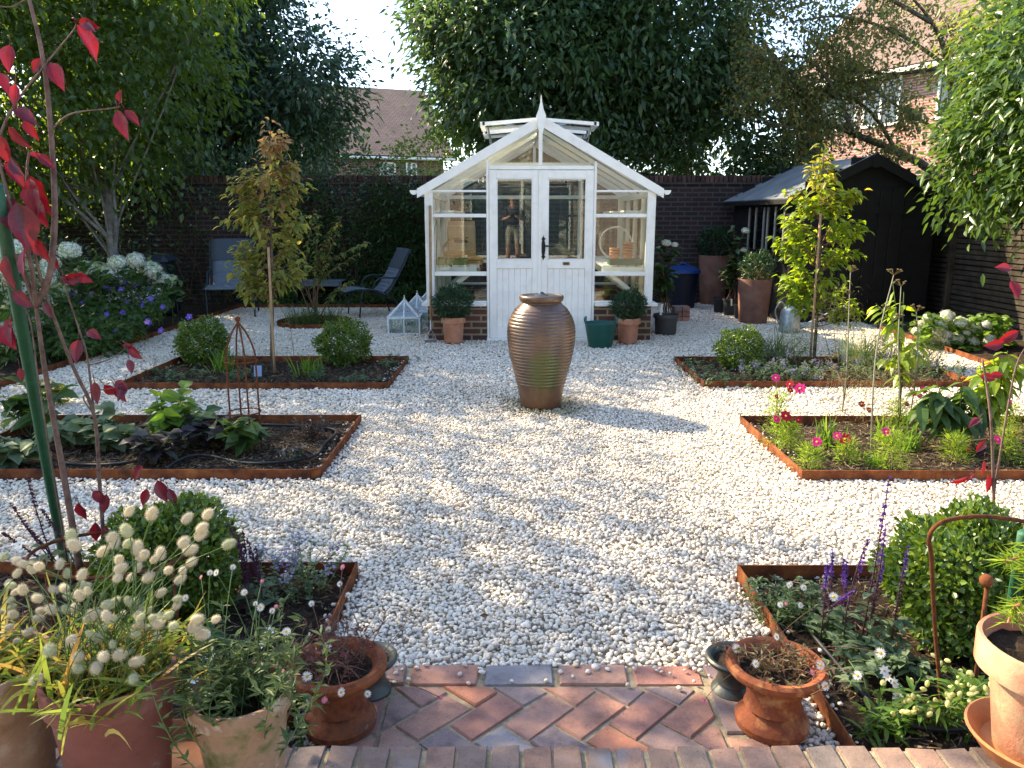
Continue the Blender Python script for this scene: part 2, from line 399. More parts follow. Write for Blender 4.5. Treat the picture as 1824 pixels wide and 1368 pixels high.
# scattered brown leaves lying on the gravel
gm = MB(); p = gravel_points(-3.5, 4.5, 2.3, 10, .45); p = p[rng.random(len(p)) < .30]
leaves(gm, np.c_[p, np.full(len(p), .022)], np.c_[rng.normal(size=(len(p), 2)), np.zeros(len(p))], rng.uniform(.02, .045, len(p)), .018, -.1, .4, 0, np.tile([0, 0, 1.], (len(p), 1)))
struct(gm.build('fallen_leaves', leafmat('dead_leaf', [(.05, .025, .012), (.11, .05, .02), (.03, .018, .01)], .1)), 'stuff')
# beds: soil sheet with lumps, mulch, steel edging
MULCH = mottled('straw_mulch', [(.05, .035, .022), (.14, .10, .065), (.26, .20, .135)], 30, .9, .15, 0, isl=.5)
def soil_bed(x0, x1, y0, y1, z=-.005, n=70, mulch=900, name='soil', mask=None):
    nx = max(4, int((x1-x0)*n)); ny = max(4, int((y1-y0)*n))
    gx, gy = np.meshgrid(np.linspace(x0, x1, nx), np.linspace(y0, y1, ny)); zz = z+rng.normal(size=gx.shape)*.005+.012*np.sin(gx*9+gy*3)*np.sin(gy*7)
    v = np.stack([gx, gy, zz], -1).reshape(-1, 3); i = np.arange(ny-1)[:, None]*nx; k = np.arange(nx-1)[None]
    f = np.stack([i+k, i+k+1, i+k+1+nx, i+k+nx], -1).reshape(-1, 4)
    struct(MB().add(v, f).build(name, SOIL, smooth=True))
    if mulch:
        q = MB(); m_ = int(mulch*(x1-x0)*(y1-y0)); ps = np.c_[rng.uniform(x0+.01, x1-.01, m_), rng.uniform(y0+.01, y1-.01, m_), np.full(m_, z+.012)]
        ps[:, 2] += .012*np.sin(ps[:, 0]*9+ps[:, 1]*3)*np.sin(ps[:, 1]*7)
        d = np.c_[rng.normal(size=(m_, 2)), rng.normal(size=m_)*.25]
        blades(q, ps, d, rng.uniform(.02, .075, m_), rng.uniform(.003, .012, m_), .1, 1, np.tile([0, 0, 1.], (m_, 1))+rng.normal(size=(m_, 3))*.5)
        struct(q.build('mulch', MULCH), 'stuff')
def edging(label, segs, z0=-.10, z1=.055, th=.006, closed=False, slots=True):
    r = thing('steel_edging', label, 'bed edging', (*np.mean(np.array(segs), 0), 0), 'rusted steel edgings of the beds')
    mb = MB(); mb2 = MB(); segs = [(a_[0]+rng.normal()*.004*(not closed or len(segs) < 9), a_[1]+rng.normal()*.004) for a_ in segs]; pts = list(segs)+([segs[0]] if closed else [])
    for a, b in zip(pts[:-1], pts[1:]):
        a = np.array([*a, (z0+z1)/2]); b = np.array([*b, (z0+z1)/2]); d = unit(b-a)*th*.5; mb.beam(a+d*1.2, b-d*1.2, th, z1-z0)
        L = np.linalg.norm(b-a); k = max(1, int(L/1.1))
        for i in range(1, k+1):
            c = a+(b-a)*((i-.35)/k if k > 1 else .5); c[2] = z1-.045; dd = unit(b-a); MB().beam(c-dd*.03, c+dd*.03, th+.007, .07).build('joint_plate', RUST, r)
    for q in pts[1:-1] if not closed else pts[:-1]: mb.box((*q, (z0+z1)/2), (th*1.3, th*1.3, z1-z0+.004))
    mb.build('edge_strip', RUST, r); return r
for k, (a, b, c, d) in BEDS.items(): soil_bed(a, b, c, d, mulch=2600 if k in ('b2', 'b5') else 1500)
E = BEDS['b1']; edging('rusted steel edging round the far left bed with two box balls', [(E[0], E[2]), (E[1], E[2]), (E[1], E[3]), (E[0], E[3])], closed=True)
E = BEDS['b2']; edging('rusted steel edging round the near left bed of leafy vegetables', [(E[0], E[2]), (E[1]-.05, E[2]), (E[1], E[2]+.05), (E[1], E[3]), (E[0], E[3])], closed=True)
E = BEDS['b3']; edging('rusted steel edging behind the bunny-tail pots at bottom left', [(E[1], E[2]), (E[1], E[3]), (E[0], E[3])])
E = BEDS['b4']; edging('rusted steel edging round the far right bed of catmint', [(E[0], E[2]), (E[1], E[2]), (E[1], E[3]), (E[0], E[3])], closed=True)
E = BEDS['b5']; edging('bright orange steel edging round the bed of pink cosmos', [(E[0], E[2]), (E[1], E[2]), (E[1], E[3]), (E[0], E[3])], closed=True)
E = BEDS['b6']; edging('orange steel edging of the salvia bed beside the brick landing', [(E[0], E[2]), (E[0], E[3]), (E[1], E[3])])
soil_bed(CIRC[0]-.36, CIRC[0]+.36, CIRC[1]-.36, CIRC[1]+.36, mulch=0, n=30)
an = np.linspace(0, 2*math.pi, 41)[:-1]; edging('round rusted steel edging of the small circular bed', [(CIRC[0]+CIRC[2]*math.cos(q), CIRC[1]+CIRC[2]*math.sin(q)) for q in an], closed=True)
soil_bed(-6.6, BL, 2.9, 12.8, n=14, mulch=0); soil_bed(BL, -.9, 12.2, 12.8, n=14, mulch=0); soil_bed(BR_+.0, 6.2, 3.4, 10.2, n=14, mulch=0)
edging('long steel edging along the hydrangea border on the left', [(BL, 3.0), (BL, 12.2), (-.9, 12.2)])
edging('steel edging in front of the white hydrangea by the fence', [(BR_-.2, 4.0), (BR_, 8.0), (BR_+.07, 9.9)])
# ---- brick landing: herringbone, cut to a soldier border
def paving(name, cols):
    m, t, o = new_mat(name); pb = N(t, 'ShaderNodeBsdfPrincipled'); g = N(t, 'ShaderNodeNewGeometry')
    col = ramp(t, g.outputs['Random Per Island'], cols).outputs[0]
    col = mixc(t, .85, col, ramp(t, noise(t, 11, 6, .7), [(.28, (.42, .42, .46)), (.48, (1, 1, 1)), (.72, (1.45, 1.4, 1.3))]).outputs[0], 'MULTIPLY')
    sp_ = ramp(t, noise(t, 190, 2), [(.28, (.16,)*3), (.36, (1,)*3)]).outputs[0]; col = mixc(t, .8, col, sp_, 'MULTIPLY')
    bl = ramp(t, noise(t, 5.5, 3), [(.60, (0, 0, 0)), (.72, (.6, .6, .6))]).outputs[0]; col = mixc(t, bl, col, (.22, .23, .25))
    t.links.new(col, pb.inputs['Base Color']); setin(pb, Roughness=.82); pb.inputs['Specular IOR Level'].default_value = .25
    t.links.new(bump(t, noise(t, 120, 7, .75), .7, .005), pb.inputs['Normal']); t.links.new(pb.outputs[0], o.inputs[0]); return m
PAVER = paving('paving_brick', [(0, (.40, .17, .105)), (.18, (.28, .16, .135)), (.36, (.42, .24, .17)), (.5, (.24, .19, .18)), (.64, (.36, .20, .145)), (.8, (.42, .21, .145)), (.92, (.25, .235, .235)), (1, (.50, .17, .085))])
KERB = paving('kerb_brick', [(0, (.22, .145, .11)), (.2, (.16, .13, .115)), (.4, (.28, .17, .125)), (.6, (.14, .13, .125)), (.8, (.24, .16, .125)), (1, (.30, .165, .11))])
MORTAR = mottled('lime_mortar', [(.23, .18, .11), (.36, .29, .185), (.44, .37, .25)], 40, .95, .1, .6, 200)
def clip(poly, a, b, c, d):
    def half(pl, f):
        out = []
        for i in range(len(pl)):
            p, q = pl[i], pl[(i+1) % len(pl)]; fp, fq = f(p), f(q)
            if fp >= 0: out.append(p)
            if fp*fq < 0: u = fp/(fp-fq); out.append((p[0]+(q[0]-p[0])*u, p[1]+(q[1]-p[1])*u))
        return out
    for f in (lambda p: p[0]-a, lambda p: b-p[0], lambda p: p[1]-c, lambda p: d-p[1]):
        poly = half(poly, f)
        if len(poly) < 3: return []
    return poly
def paver(mb, poly, z, h=.05):
    if len(poly) < 3: return
    pl = np.array(poly); n = len(pl); ce = pl.mean(0)
    ar = .5*abs(np.dot(pl[:, 0], np.roll(pl[:, 1], 1))-np.dot(pl[:, 1], np.roll(pl[:, 0], 1)))
    if ar < 6e-4: return
    pl = pl+rng.normal(size=pl.shape)*.0022
    r = np.linalg.norm(pl-ce, axis=1, keepdims=True); ins = pl-(pl-ce)/r*.005
    z = z+rng.normal()*.0018; tl = rng.normal(size=2)*.010
    zt = z+((ins-ce) @ tl)
    v = np.concatenate([np.c_[ins, zt], np.c_[pl, zt-.005], np.c_[pl, zt-h]]); n0 = mb.n; mb.v.append(v); mb.n += len(v)
    mb.f.append(np.array([list(range(n))])+n0)
    mb.f.append(np.array([[i+n, (i+1) % n+n, (i+1) % n, i] for i in range(n)]+[[i+2*n, (i+1) % n+2*n, (i+1) % n+n, i+n] for i in range(n)])+n0)
lx0, lx1, ly0, ly1 = LAND; mb = MB(); J = .012
y = ly1; x = lx0-.07
while x < lx1:                                                     # stretcher course along the gravel
    paver(mb, clip([(x, y-.1), (x+.212, y-.1), (x+.212, y), (x, y)], lx0, lx1, ly0, ly1), .012); x += .233
for side in (lx0, lx1-.1):
    y = ly1-.115
    while y > ly0-.2: paver(mb, clip([(side, y-.212), (side+.1, y-.212), (side+.1, y), (side, y)], lx0, lx1, ly0, ly1), .010); y -= .233
BW = .096; u_ = np.array([math.cos(R(-44)), math.sin(R(-44))]); v_ = np.array([-u_[1], u_[0]]); g_ = BW+J*.9
for i in range(-16, 17):
    for j in range(-16, 17):
        k = (i-j) % 4
        if k == 0: q = [(0, 0), (2, 0), (2, 1), (0, 1)]
        elif k == 3: q = [(0, 0), (1, 0), (1, 2), (0, 2)]
        else: continue
        o_ = np.array([.2, 1.86])+(u_*i+v_*j)*g_
        pl = []
        for (a, b) in q:
            a2 = a*g_-(J*.9 if a else 0); b2 = b*g_-(J*.9 if b else 0); w_ = o_+u_*a2+v_*b2; pl.append((w_[0], w_[1]))
        paver(mb, clip(pl, lx0+.113, lx1-.113, ly0, ly1-.113), .010)
struct(mb.build('brick_path', PAVER)); mb = MB(); mb.box(((lx0+lx1)/2, (ly0+ly1)/2, -.027), (lx1-lx0-.004, ly1-ly0-.004, .06)); struct(mb.build('path_mortar', MORTAR))
# ---- terrace: row of bricks on edge and the paving behind it
ty = 1.616; tz = .18; mb = MB(); x = -2.2
while x < 2.4:
    w_ = .064+rng.uniform(-.004, .004); paver(mb, [(x, ty-.214+rng.normal()*.003), (x+w_, ty-.214), (x+w_, ty+rng.normal()*.004), (x, ty+rng.normal()*.004)], tz, .1); x += w_+.0125
struct(mb.build('terrace_kerb', KERB)); mb = MB(); mb.box((.1, ty-.11, tz-.057), (4.6, .2, .1)); struct(mb.build('kerb_mortar', MORTAR))
BRX = brickmat('brick_x', 0, (.17, .075, .05), (.085, .05, .042), (.22, .17, .11)); BRY = brickmat('brick_y', 1, (.17, .075, .05), (.085, .05, .042), (.22, .17, .11))
mb = MB(); mb.box((.1, ty-.115, .03), (4.6, .196, .08)); struct(mb.build('terrace_riser', BRX))
mb = MB(); mb.box((.0, -2.2, .085), (9, 7.2, .17)); struct(mb.build('terrace_floor', mottled('terrace_stone', [(.3, .26, .2), (.42, .37, .3)], 3, .85, .2, .3)))
# ================================================================ boundary walls, fence
OLDX = brickmat('old_brick_x', 0, (.050, .027, .023), (.028, .022, .022), (.070, .062, .053)); OLDY = brickmat('old_brick_y', 1, (.12, .055, .038), (.07, .042, .035), (.16, .135, .105))
def wall(label, a, b, h, mat, th=.23, cope=True):
    a = np.array(a, float); b = np.array(b, float); r = thing('brick_wall', label, 'wall', (*((a+b)/2), 0))
    d = unit(b-a); n = np.array([-d[1], d[0]])
    MB().beam((*a, h/2-.06), (*b, h/2-.06), th, h+.12).build('wall_face', mat, r)
    mb = MB(); L = np.linalg.norm(b-a); k = int(L/.075); 
    MB().beam((*(a), h+.02), (*(b), h+.02), th+.05, .035).build('tile_course', OLDX, r)
    for i in range(k):
        c = a+d*(i+.5)*L/k; mb.box((*c, h+.092+rng.normal()*.002), (.064, th+.01, .11), math.atan2(d[1], d[0]), bev=.006)
    mb.build('coping', mottled('coping_brick', [(.035, .024, .022), (.075, .04, .03), (.10, .06, .044)], 6, .9, .2, .4, isl=.4), r); return r
wall('long dark brick garden wall behind the greenhouse and chairs', (-9.5, 12.95), (7.5, 13.05), 1.92, OLDX)
FENCE = mottled('fence_stain', [(.022, .018, .013), (.050, .040, .028), (.075, .06, .042)], 6, .75, .25, .3, 60)
r = thing('slatted_fence', 'dark brown slatted timber fence along the right boundary', 'fence', (6.0, 6.5, 0))
mb = MB()
for i in range(26): mb.box((6.0, 6.4, .08+i*.068+rng.normal()*.001), (.018, 10, .052), rx=rng.normal()*.0006)
mb.build('slat_panel', FENCE, r)
for y in np.arange(1.8, 12, 1.75): MB().box((5.955, y, .93), (.065, .065, 1.9), bev=.004).build('post', FENCE, r)
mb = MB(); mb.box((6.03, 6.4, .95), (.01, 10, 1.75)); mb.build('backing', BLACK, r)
# ================================================================ greenhouse
Y0 = 8.882; GX0, GX1, GY1 = -.985, 1.620, 11.35; GC = (GX0+GX1)/2; ZP, ZE, ZR = .405, 1.675, 2.44
GH = thing('greenhouse', 'white timber greenhouse with double doors, brick plinth and pointed finial', 'greenhouse', (GC, Y0, 0))
PLX = brickmat('plinth_brick_x', 0, (.135, .062, .045), (.065, .042, .040), (.30, .235, .14)); PLY = brickmat('plinth_brick_y', 1, (.135, .062, .045), (.065, .042, .040), (.30, .235, .14))
DX0, DX1 = -.292, .952
def gbox(name, mat, *bx, parent=GH, bev=.004):
    mb = MB()
    for (x0, x1, y0, y1, z0, z1) in bx: mb.box(((x0+x1)/2, (y0+y1)/2, (z0+z1)/2), (x1-x0, y1-y0, z1-z0), bev=bev)
    return mb.build(name, mat, parent)
gbox('brick_plinth', PLX, (GX0+.01, DX0, Y0, Y0+.1, -.05, ZP), bev=0)
gbox('brick_plinth', PLX, (DX1, GX1-.01, Y0, Y0+.1, -.05, ZP), bev=0)
gbox('brick_plinth', PLY, (GX0+.01, GX0+.11, Y0+.1, GY1, -.05, ZP), bev=0)
gbox('brick_plinth', PLY, (GX1-.11, GX1-.01, Y0+.1, GY1, -.05, ZP), bev=0)
gbox('brick_plinth', PLX, (GX0+.11, GX1-.11, GY1-.1, GY1, -.05, ZP), bev=0)
gbox('floor_slab', mottled('slab', [(.16, .13, .10), (.25, .21, .16)], 5, .9, .2, .3), (GX0+.112, GX1-.112, Y0+.102, GY1-.102, -.05, .012), bev=0)
SO = .055
gbox('sill', WHITE, (GX0-SO, DX0-.002, Y0-.05, Y0+.09, ZP+.002, ZP+.038))
gbox('sill', WHITE, (DX1+.002, GX1+SO, Y0-.05, Y0+.09, ZP+.002, ZP+.038))
gbox('sill', WHITE, (GX0-SO, GX0+.08, Y0+.092, GY1+.05, ZP+.002, ZP+.038), (GX1-.08, GX1+SO, Y0+.092, GY1+.05, ZP+.002, ZP+.038))
T = .065; ZS = ZP+.040
fr = MB()
def fb(x0, x1, y0, y1, z0, z1): fr.box(((x0+x1)/2, (y0+y1)/2, (z0+z1)/2), (x1-x0, y1-y0, z1-z0), bev=.004)
PW = .095
def roofz(x): return ZE+(ZR-ZE)*(1-abs(x-GC)/((GX1-GX0)/2))
for yy in (Y0, GY1-T):
    fb(GX0, GX0+PW, yy, yy+T, ZS, ZE+.02); fb(GX1-PW, GX1, yy, yy+T, ZS, ZE+.02)
for xx in (GX0, GX1-T):
    fb(xx, xx+T, Y0+T+.002, GY1-T-.002, ZE-.045, ZE+.02); fb(xx+.012, xx+T-.012, Y0+T, GY1-T, 1.395, 1.432); fb(xx+.012, xx+T-.012, Y0+T, GY1-T, ZS, ZS+.03)
    for k in range(1, 4): yk = Y0+(GY1-Y0)*k/4; fb(xx+.004, xx+T-.004, yk-.022, yk+.022, ZS, ZE-.047)
# door posts up to the rafters, transom, gable mullion, window bars
for xx in (DX0+.003, DX1-.033): fb(xx, xx+.03, Y0, Y0+T, .0, roofz(xx+.015)-.06)
fb(DX0+.036, DX1-.036, Y0+.004, Y0+T, 1.93, 1.972)
fb(GC-.020, GC+.020, Y0+.001, Y0+.05, 1.974, ZR-.085)
for (a, b) in ((GX0+PW+.001, DX0+.001), (DX1-.001, GX1-PW-.001)):
    for (z0, z1) in ((1.685, 1.708), (1.408, 1.448), (.752, .80), (ZS, ZS+.018)): fb(a, b, Y0+.008, Y0+.05, z0, z1)
    
# rear wall
fb(GX0+PW, GX1-PW, GY1-T+.005, GY1-.01, 1.66, 1.71); fb(GX0+PW, GX1-PW, GY1-T+.005, GY1-.01, .76, .80); fb(GX0+PW, GX1-PW, GY1-T+.005, GY1-.01, ZS, ZS+.03)
for k in range(1, 4): xk = GX0+(GX1-GX0)*k/4; fb(xk-.02, xk+.02, GY1-T+.008, GY1-.012, ZS, roofz(xk)-.05)
fr.build('frame', WHITE, GH)
# roof: rafters, ridge, glazing
ra = MB(); slope = math.atan2(ZR-ZE, (GX1-GX0)/2)
for k in range(5):
    yk = Y0+.045+(GY1-Y0-.09)*k/4
    for sx in (-1, 1): ra.beam((GC+sx*((GX1-GX0)/2-.02), yk, ZE+.005), (GC+sx*.02, yk, ZR-.02), .030, .045)
    if k in (1, 3): ra.box((GC, yk, 2.02), (1.25, .028, .05))
ra.build('rafter_set', WHITE, GH); gbox('ridge_beam', WHITE, (GC-.02, GC+.02, Y0-.01, GY1+.01, ZR-.04, ZR+.035))
for sx in (-1, 1):
    mb = MB(); e = (GC+sx*((GX1-GX0)/2+.05)); ze = ZE-.03
    mb.beam((e, (Y0+GY1)/2, ze+.055), (GC+sx*.024, (Y0+GY1)/2, ZR+.022), GY1-Y0, .004); mb.build('roof_pane', GLASS, GH)
def slab(name, ptsxz, y0, y1, mat, parent=GH): return MB().prism(ptsxz, 1, y0, y1).build(name, mat, parent)
# bargeboards: mitred at the apex
for yy0, yy1 in ((Y0-.045, Y0-.015), (GY1+.012, GY1+.040)):
    for sx in (-1, 1):
        W2 = (GX1-GX0)/2+.075; A = (GC+sx*W2, ZE-.045); L = math.hypot(W2, ZR+.045-(ZE-.045)); tx = sx*.0
        pts = [(GC+sx*W2, ZE-.055), (GC+sx*W2, ZE+.045), (GC+sx*.001, ZR+.065), (GC+sx*.001, ZR-.055)]
        slab('bargeboard', pts, yy0, yy1, WHITE)
fin = MB(); z = ZR
fin.prism([(GC-.012, z-.31), (GC-.012, z-.16), (GC-.045, z-.02), (GC-.052, z+.055), (GC-.026, z+.12), (GC-.009, z+.20), (GC-.004, z+.262), (GC+.004, z+.262), (GC+.009, z+.20), (GC+.026, z+.12), (GC+.052, z+.055), (GC+.045, z-.02), (GC+.012, z-.16), (GC+.012, z-.31)], 1, Y0-.075, Y0-.046)
fin.build('finial', WHITE, GH)
for sx in (-1, 1):
    mb = MB(); xg = GC+sx*((GX1-GX0)/2+.115); an = np.linspace(math.pi, 2*math.pi, 9); pr = [(xg+.042*math.cos(a), ZE+.03+.05*math.sin(a)) for a in an]
    pi = [(xg+.036*math.cos(a), ZE+.031+.044*math.sin(a)) for a in an[::-1]]
    mb.prism(pr+pi, 1, Y0-.03, GY1+.03); mb.prism(pr, 1, Y0-.036, Y0-.031); mb.build('gutter', WHITE, GH)
# opened roof vents, one each side of the ridge, propped nearly level
for sx in (-1, 1):
    for yc in (Y0+.75, Y0+1.7):
        a = np.array([GC+sx*.03, yc, ZR+.075]); b = np.array([GC+sx*.66, yc, ZR+.025]); n = .56
        v = MB(); d = unit(b-a)
        for s2 in (-1, 1): v.beam(a+[0, s2*n/2, 0], b+[0, s2*n/2, 0], .05, .038)
        v.beam(a-[0, n/2, 0], a+[0, n/2, 0], .05, .038); v.beam(b-[0, n/2+.025, 0], b+[0, n/2+.025, 0], .055, .045)
        vo = v.build('roof_vent', WHITE, GH); MB().beam(a, b, n-.04, .004).build('vent_pane', GLASS, vo)
        pr = MB()
        for s2 in (-1, 1): pr.tube([b+[-sx*.06, s2*.2, -.02], [b[0]-sx*.10, yc+s2*.2, roofz(b[0]-sx*.10)+.06], [b[0]-sx*.22, yc+s2*.2, roofz(b[0]-sx*.22)+.03]], .008, 5)
        pr.build('vent_stay', plain('dull_metal', (.28, .28, .27), .4, .5, .8), vo)
# glass of walls
def gp(x0, x1, y0, y1, z0, z1, p=GH): return gbox('glass_pane', GLASS, (x0, x1, y0, y1, z0, z1), parent=p, bev=0)
for (a, b) in ((GX0+PW, DX0+.003), (DX1-.003, GX1-PW)):
    gp(a, b, Y0+.026, Y0+.030, ZS+.018, .752); gp(a, b, Y0+.026, Y0+.030, .80, 1.408); gp(a, b, Y0+.026, Y0+.030, 1.448, 1.685)
    mx = (a, b) if a < GC else (b, a)
    pts = [(a, 1.708), (b, 1.708), (b, roofz(b)-.06), (a, max(1.72, roofz(a)-.06))] if a < GC else [(b, 1.708), (a, 1.708), (a, roofz(a)-.06), (b, max(1.72, roofz(b)-.06))]
    slab('glass_pane', pts, Y0+.026, Y0+.030, GLASS)
for s in (-1, 1):
    a, b = (DX0+.034, GC-.021) if s < 0 else (DX1-.034, GC+.021)
    slab('glass_pane', [(a, 1.972), (b, 1.972), (b, roofz(b)-.05), (a, roofz(a)-.05)], Y0+.026, Y0+.030, GLASS)
for xx in (GX0+.03, GX1-.034): gp(xx, xx+.004, Y0+T, GY1-T, ZS+.03, ZE-.045)
gp(GX0+PW, GX1-PW, GY1-.035, GY1-.031, .80, 1.66)
slab('glass_pane', [(GX0+PW, 1.71), (GX1-PW, 1.71), (GC, ZR-.06)], GY1-.035, GY1-.031, GLASS)
# doors
IRON = plain('black_iron', (.012, .012, .012), .45, .4, .3, .1, 80)
def door(x0, x1, right):
    yd0, yd1 = Y0-.012, Y0+.034; st = .082; mb = MB()
    def b(x0, x1, z0, z1, d=0, bev=.004): mb.box(((x0+x1)/2, (yd0+yd1)/2+d/2, (z0+z1)/2), (x1-x0, yd1-yd0-abs(d), z1-z0), bev=bev)
    b(x0, x0+st, .035, 1.922); b(x1-st, x1, .035, 1.922)
    b(x0+st-.001, x1-st+.001, 1.835, 1.920, .002); b(x0+st-.001, x1-st+.001, .835, .935, .002); b(x0+st-.001, x1-st+.001, .037, .165, .002)
    d = mb.build('door', WHITE, GH)
    q = MB(); n = 6; wd = (x1-x0-2*st)/n
    for i in range(n): q.box((x0+st+wd*(i+.5), Y0+.012, .50), (wd-.001, .018, .672), bev=.005)
    q.build('door_panel', WHITE, d)
    q = MB()
    for (a, c) in ((x0+st, x0+st+.012), (x1-st-.012, x1-st)): q.box(((a+c)/2, Y0+.003, 1.385), (c-a, .026, .90), bev=.004)
    for (a, c) in ((.936, .948), (1.822, 1.834)): q.box(((x0+x1)/2, Y0+.003, (a+c)/2), (x1-x0-2*st-.026, .026, c-a), bev=.004)
    q.build('glazing_bead', WHITE, d)
    gp(x0+st, x1-st, Y0+.010, Y0+.014, .935, 1.835, d)
    if right:
        h = MB(); hx = x0+.035; hy = Y0-.016
        pl = [(0, -.14), (.010, -.115), (.026, -.10), (.012, -.085), (.018, -.06), (.022, -.03), (.022, .03), (.018, .06), (.012, .085), (.026, .10), (.010, .115), (0, .14)]
        pl = pl+[(-a, b_) for (a, b_) in pl[::-1][1:-1]]
        h.prism([(hx+a, 1.07+b_) for a, b_ in pl], 1, hy-.004, hy+.004)
        h.tube([(hx, hy, 1.09), (hx, hy-.045, 1.09), (hx+.03, hy-.05, 1.092), (hx+.11, hy-.045, 1.088), (hx+.125, hy-.05, 1.098)], [.012, .011, .010, .009, .007], 8)
        h.lathe([(.012, -.006), (.016, 0), (.012, .008), (0, .012)], (hx, hy-.006, 1.03), 10, axis=(0, -1, 0))
        h.build('handle', IRON, d)
        h = MB(); h.box(((x0+x1)/2, yd0-.003, .893), (.078, .006, .036), bev=.002); pq = h.build('name_plate', plain('bronze', (.20, .16, .10), .4, .5, .7), d)
        h = MB(); h.ellipsoid(((x0+x1)/2, yd0-.006, .893), (.028, .003, .011), 16, 6); h.build('plate_emblem', plain('plate_dark', (.04, .035, .03), .5), d)
door(DX0+.036, GC-.004, False); door(GC+.004, DX1-.036, True)
gbox('door_astragal', WHITE, (GC-.022, GC+.018, Y0-.026, Y0-.0125, .04, 1.918))
gbox('threshold', WHITE, (DX0-.0, DX1+.0, Y0-.03, Y0+.09, .0, .034))
# staging benches and shelves inside
for s in (-1, 1):
    xo = GX0+.075 if s < 0 else GX1-.075; q = MB(); wd = .50
    for i in range(5): q.box((xo-s*(.055+i*.1), (Y0+GY1)/2+.03, .855), (.086, GY1-Y0-.24, .022), bev=.003)
    for yk in (Y0+.13, Y0+.9, Y0+1.6, GY1-.15):
        q.box((xo-s*.25, yk, .815), (wd, .04, .055)); q.beam((xo-s*.03, yk, .47), (xo-s*.44, yk, .79), .035, .05)
    q.build('staging_bench', WHITE, GH)
    q = MB()
    for i in range(3): q.box((xo-s*(.05+i*.08), (Y0+GY1)/2+.03, 1.475), (.066, GY1-Y0-.24, .02), bev=.003)
    for yk in (Y0+.13, Y0+1.2, GY1-.15): q.box((xo-s*.13, yk, 1.448), (.24, .03, .03))
    q.build('high_shelf', WHITE, GH)
# things on the staging
OLIVE = plain('olive_plastic', (.16, .19, .05), .5, .4); DGREEN = plain('dark_green_plastic', (.015, .07, .045), .45, .4)
TERRA = mottled('new_terracotta', [(.36, .15, .085), (.47, .22, .13), (.52, .28, .18)], 7, .85, .2, .15, 60)
def potprof(rt, rb, h, rim=.0, rimh=.0, th=.008, soil=.9):
    p = [(0, 0), (rb*.97, 0), (rb, .004)]
    if rim: p += [(rt-rim*1.0-(rt-rb)*rimh/h, h-rimh), (rt-(rt-rb)*.02, h-rimh+.004), (rt, h-.006), (rt-.003, h)]
    else: p += [(rt, h-.004), (rt-.002, h)]
    p += [(rt-th, h), (rt-th-.002, h-.006), (rb+(rt-rb)*soil-th, h*soil-.004)]; return p
def tray(label, x, y, mat, w, d, h=.05, potmat=None, n=0):
    r = thing('seed_tray', label, 'seed tray', (x, y, .867)); q = MB()
    q.box((x, y, .872), (w*.94, d*.94, .008)); 
    for s in (-1, 1): q.box((x+s*w*.485, y, .867+h/2), (.007, d, h), ry=s*.12); q.box((x, y+s*d*.485, .867+h/2), (w, .007, h), rx=-s*.12)
    q.box((x, y-d*.515, .867+h), (w*1.04, .012, .006)); q.build('tray_body', mat, r)
    for i in range(n): MB().lathe(potprof(.040, .028, .075, .004, .02, .004), (x+(i-(n-1)/2)*w/n, y, .877), 16).build('pot', potmat, r, True)
tray('olive green tray holding four little pots on the left bench', -.70, Y0+.24, OLIVE, .36, .22, .06, OLIVE, 4)
tray('dark grey tray behind the olive one on the left bench', -.58, Y0+.52, plain('grey_plastic', (.05, .055, .05), .5), .40, .22)
tray('dark green tray on the right-hand bench', 1.32, Y0+.22, DGREEN, .38, .22, .065)
WOODC = mottled('orange_wood', [(.42, .20, .055), (.58, .32, .11)], 10, .6, .3, .1)
r = thing('wooden_trug', 'pale wooden trug on the left bench behind the trays', 'trug', (-.66, Y0+.85, .867))
q = MB(); q.lathe([(0, 0), (.12, .005), (.19, .06), (.21, .13), (.2, .13), (.18, .065), (.11, .015)], (-.66, Y0+.85, .868), 24); q.build('trug_body', WOODC, r, True)
q = MB(); q.tube([(-.66+.2*math.cos(a), Y0+.85, 1.0+.16*math.sin(a)) for a in np.linspace(0, math.pi, 12)], .012, 6); q.build('handle', WOODC, r, True)
r = thing('wooden_crate', 'small wooden crate at the inner edge of the left bench', 'crate', (-.44, Y0+.5, .867)); q = MB()
for zz in (.885, .93): 
    q.box((-.45, Y0+.40, zz), (.2, .01, .035)); q.box((-.45, Y0+.66, zz), (.2, .01, .035)); q.box((-.545, Y0+.53, zz), (.01, .24, .035)); q.box((-.355, Y0+.53, zz), (.01, .24, .035))
q.box((-.45, Y0+.53, .872), (.19, .24, .01)); q.build('crate_body', WOODC, r)
r = thing('paper_bag', 'tall brown paper sack standing at the back of the left bench', 'paper sack', (-.66, Y0+1.35, .867)); q = MB(); q.box((-.66, Y0+1.35, 1.09), (.36, .16, .44), bev=.02); q.box((-.66, Y0+1.35, 1.33), (.35, .05, .06), bev=.01)
q.build('sack', mottled('kraft_paper', [(.42, .29, .17), (.52, .38, .24)], 8, .9, .1, .5, 25), r)
q = MB(); q.box((-.66, Y0+1.268, 1.12), (.18, .002, .07)); q.build('print_patch', plain('ink', (.12, .09, .07), .8), r)
def stackpots(label, x, y, n):
    r = thing('stacked_pots', label, 'flower pots', (x, y, .867))
    for i in range(n): MB().lathe(potprof(.065, .045, .11, .006, .028, .005), (x, y, .868+i*.034), 18).build('pot', TERRA, r, True)
stackpots('stack of five terracotta pots on the right-hand bench', 1.40, Y0+.55, 5); stackpots('shorter stack of terracotta pots next to the tall one', 1.25, Y0+.62, 3)
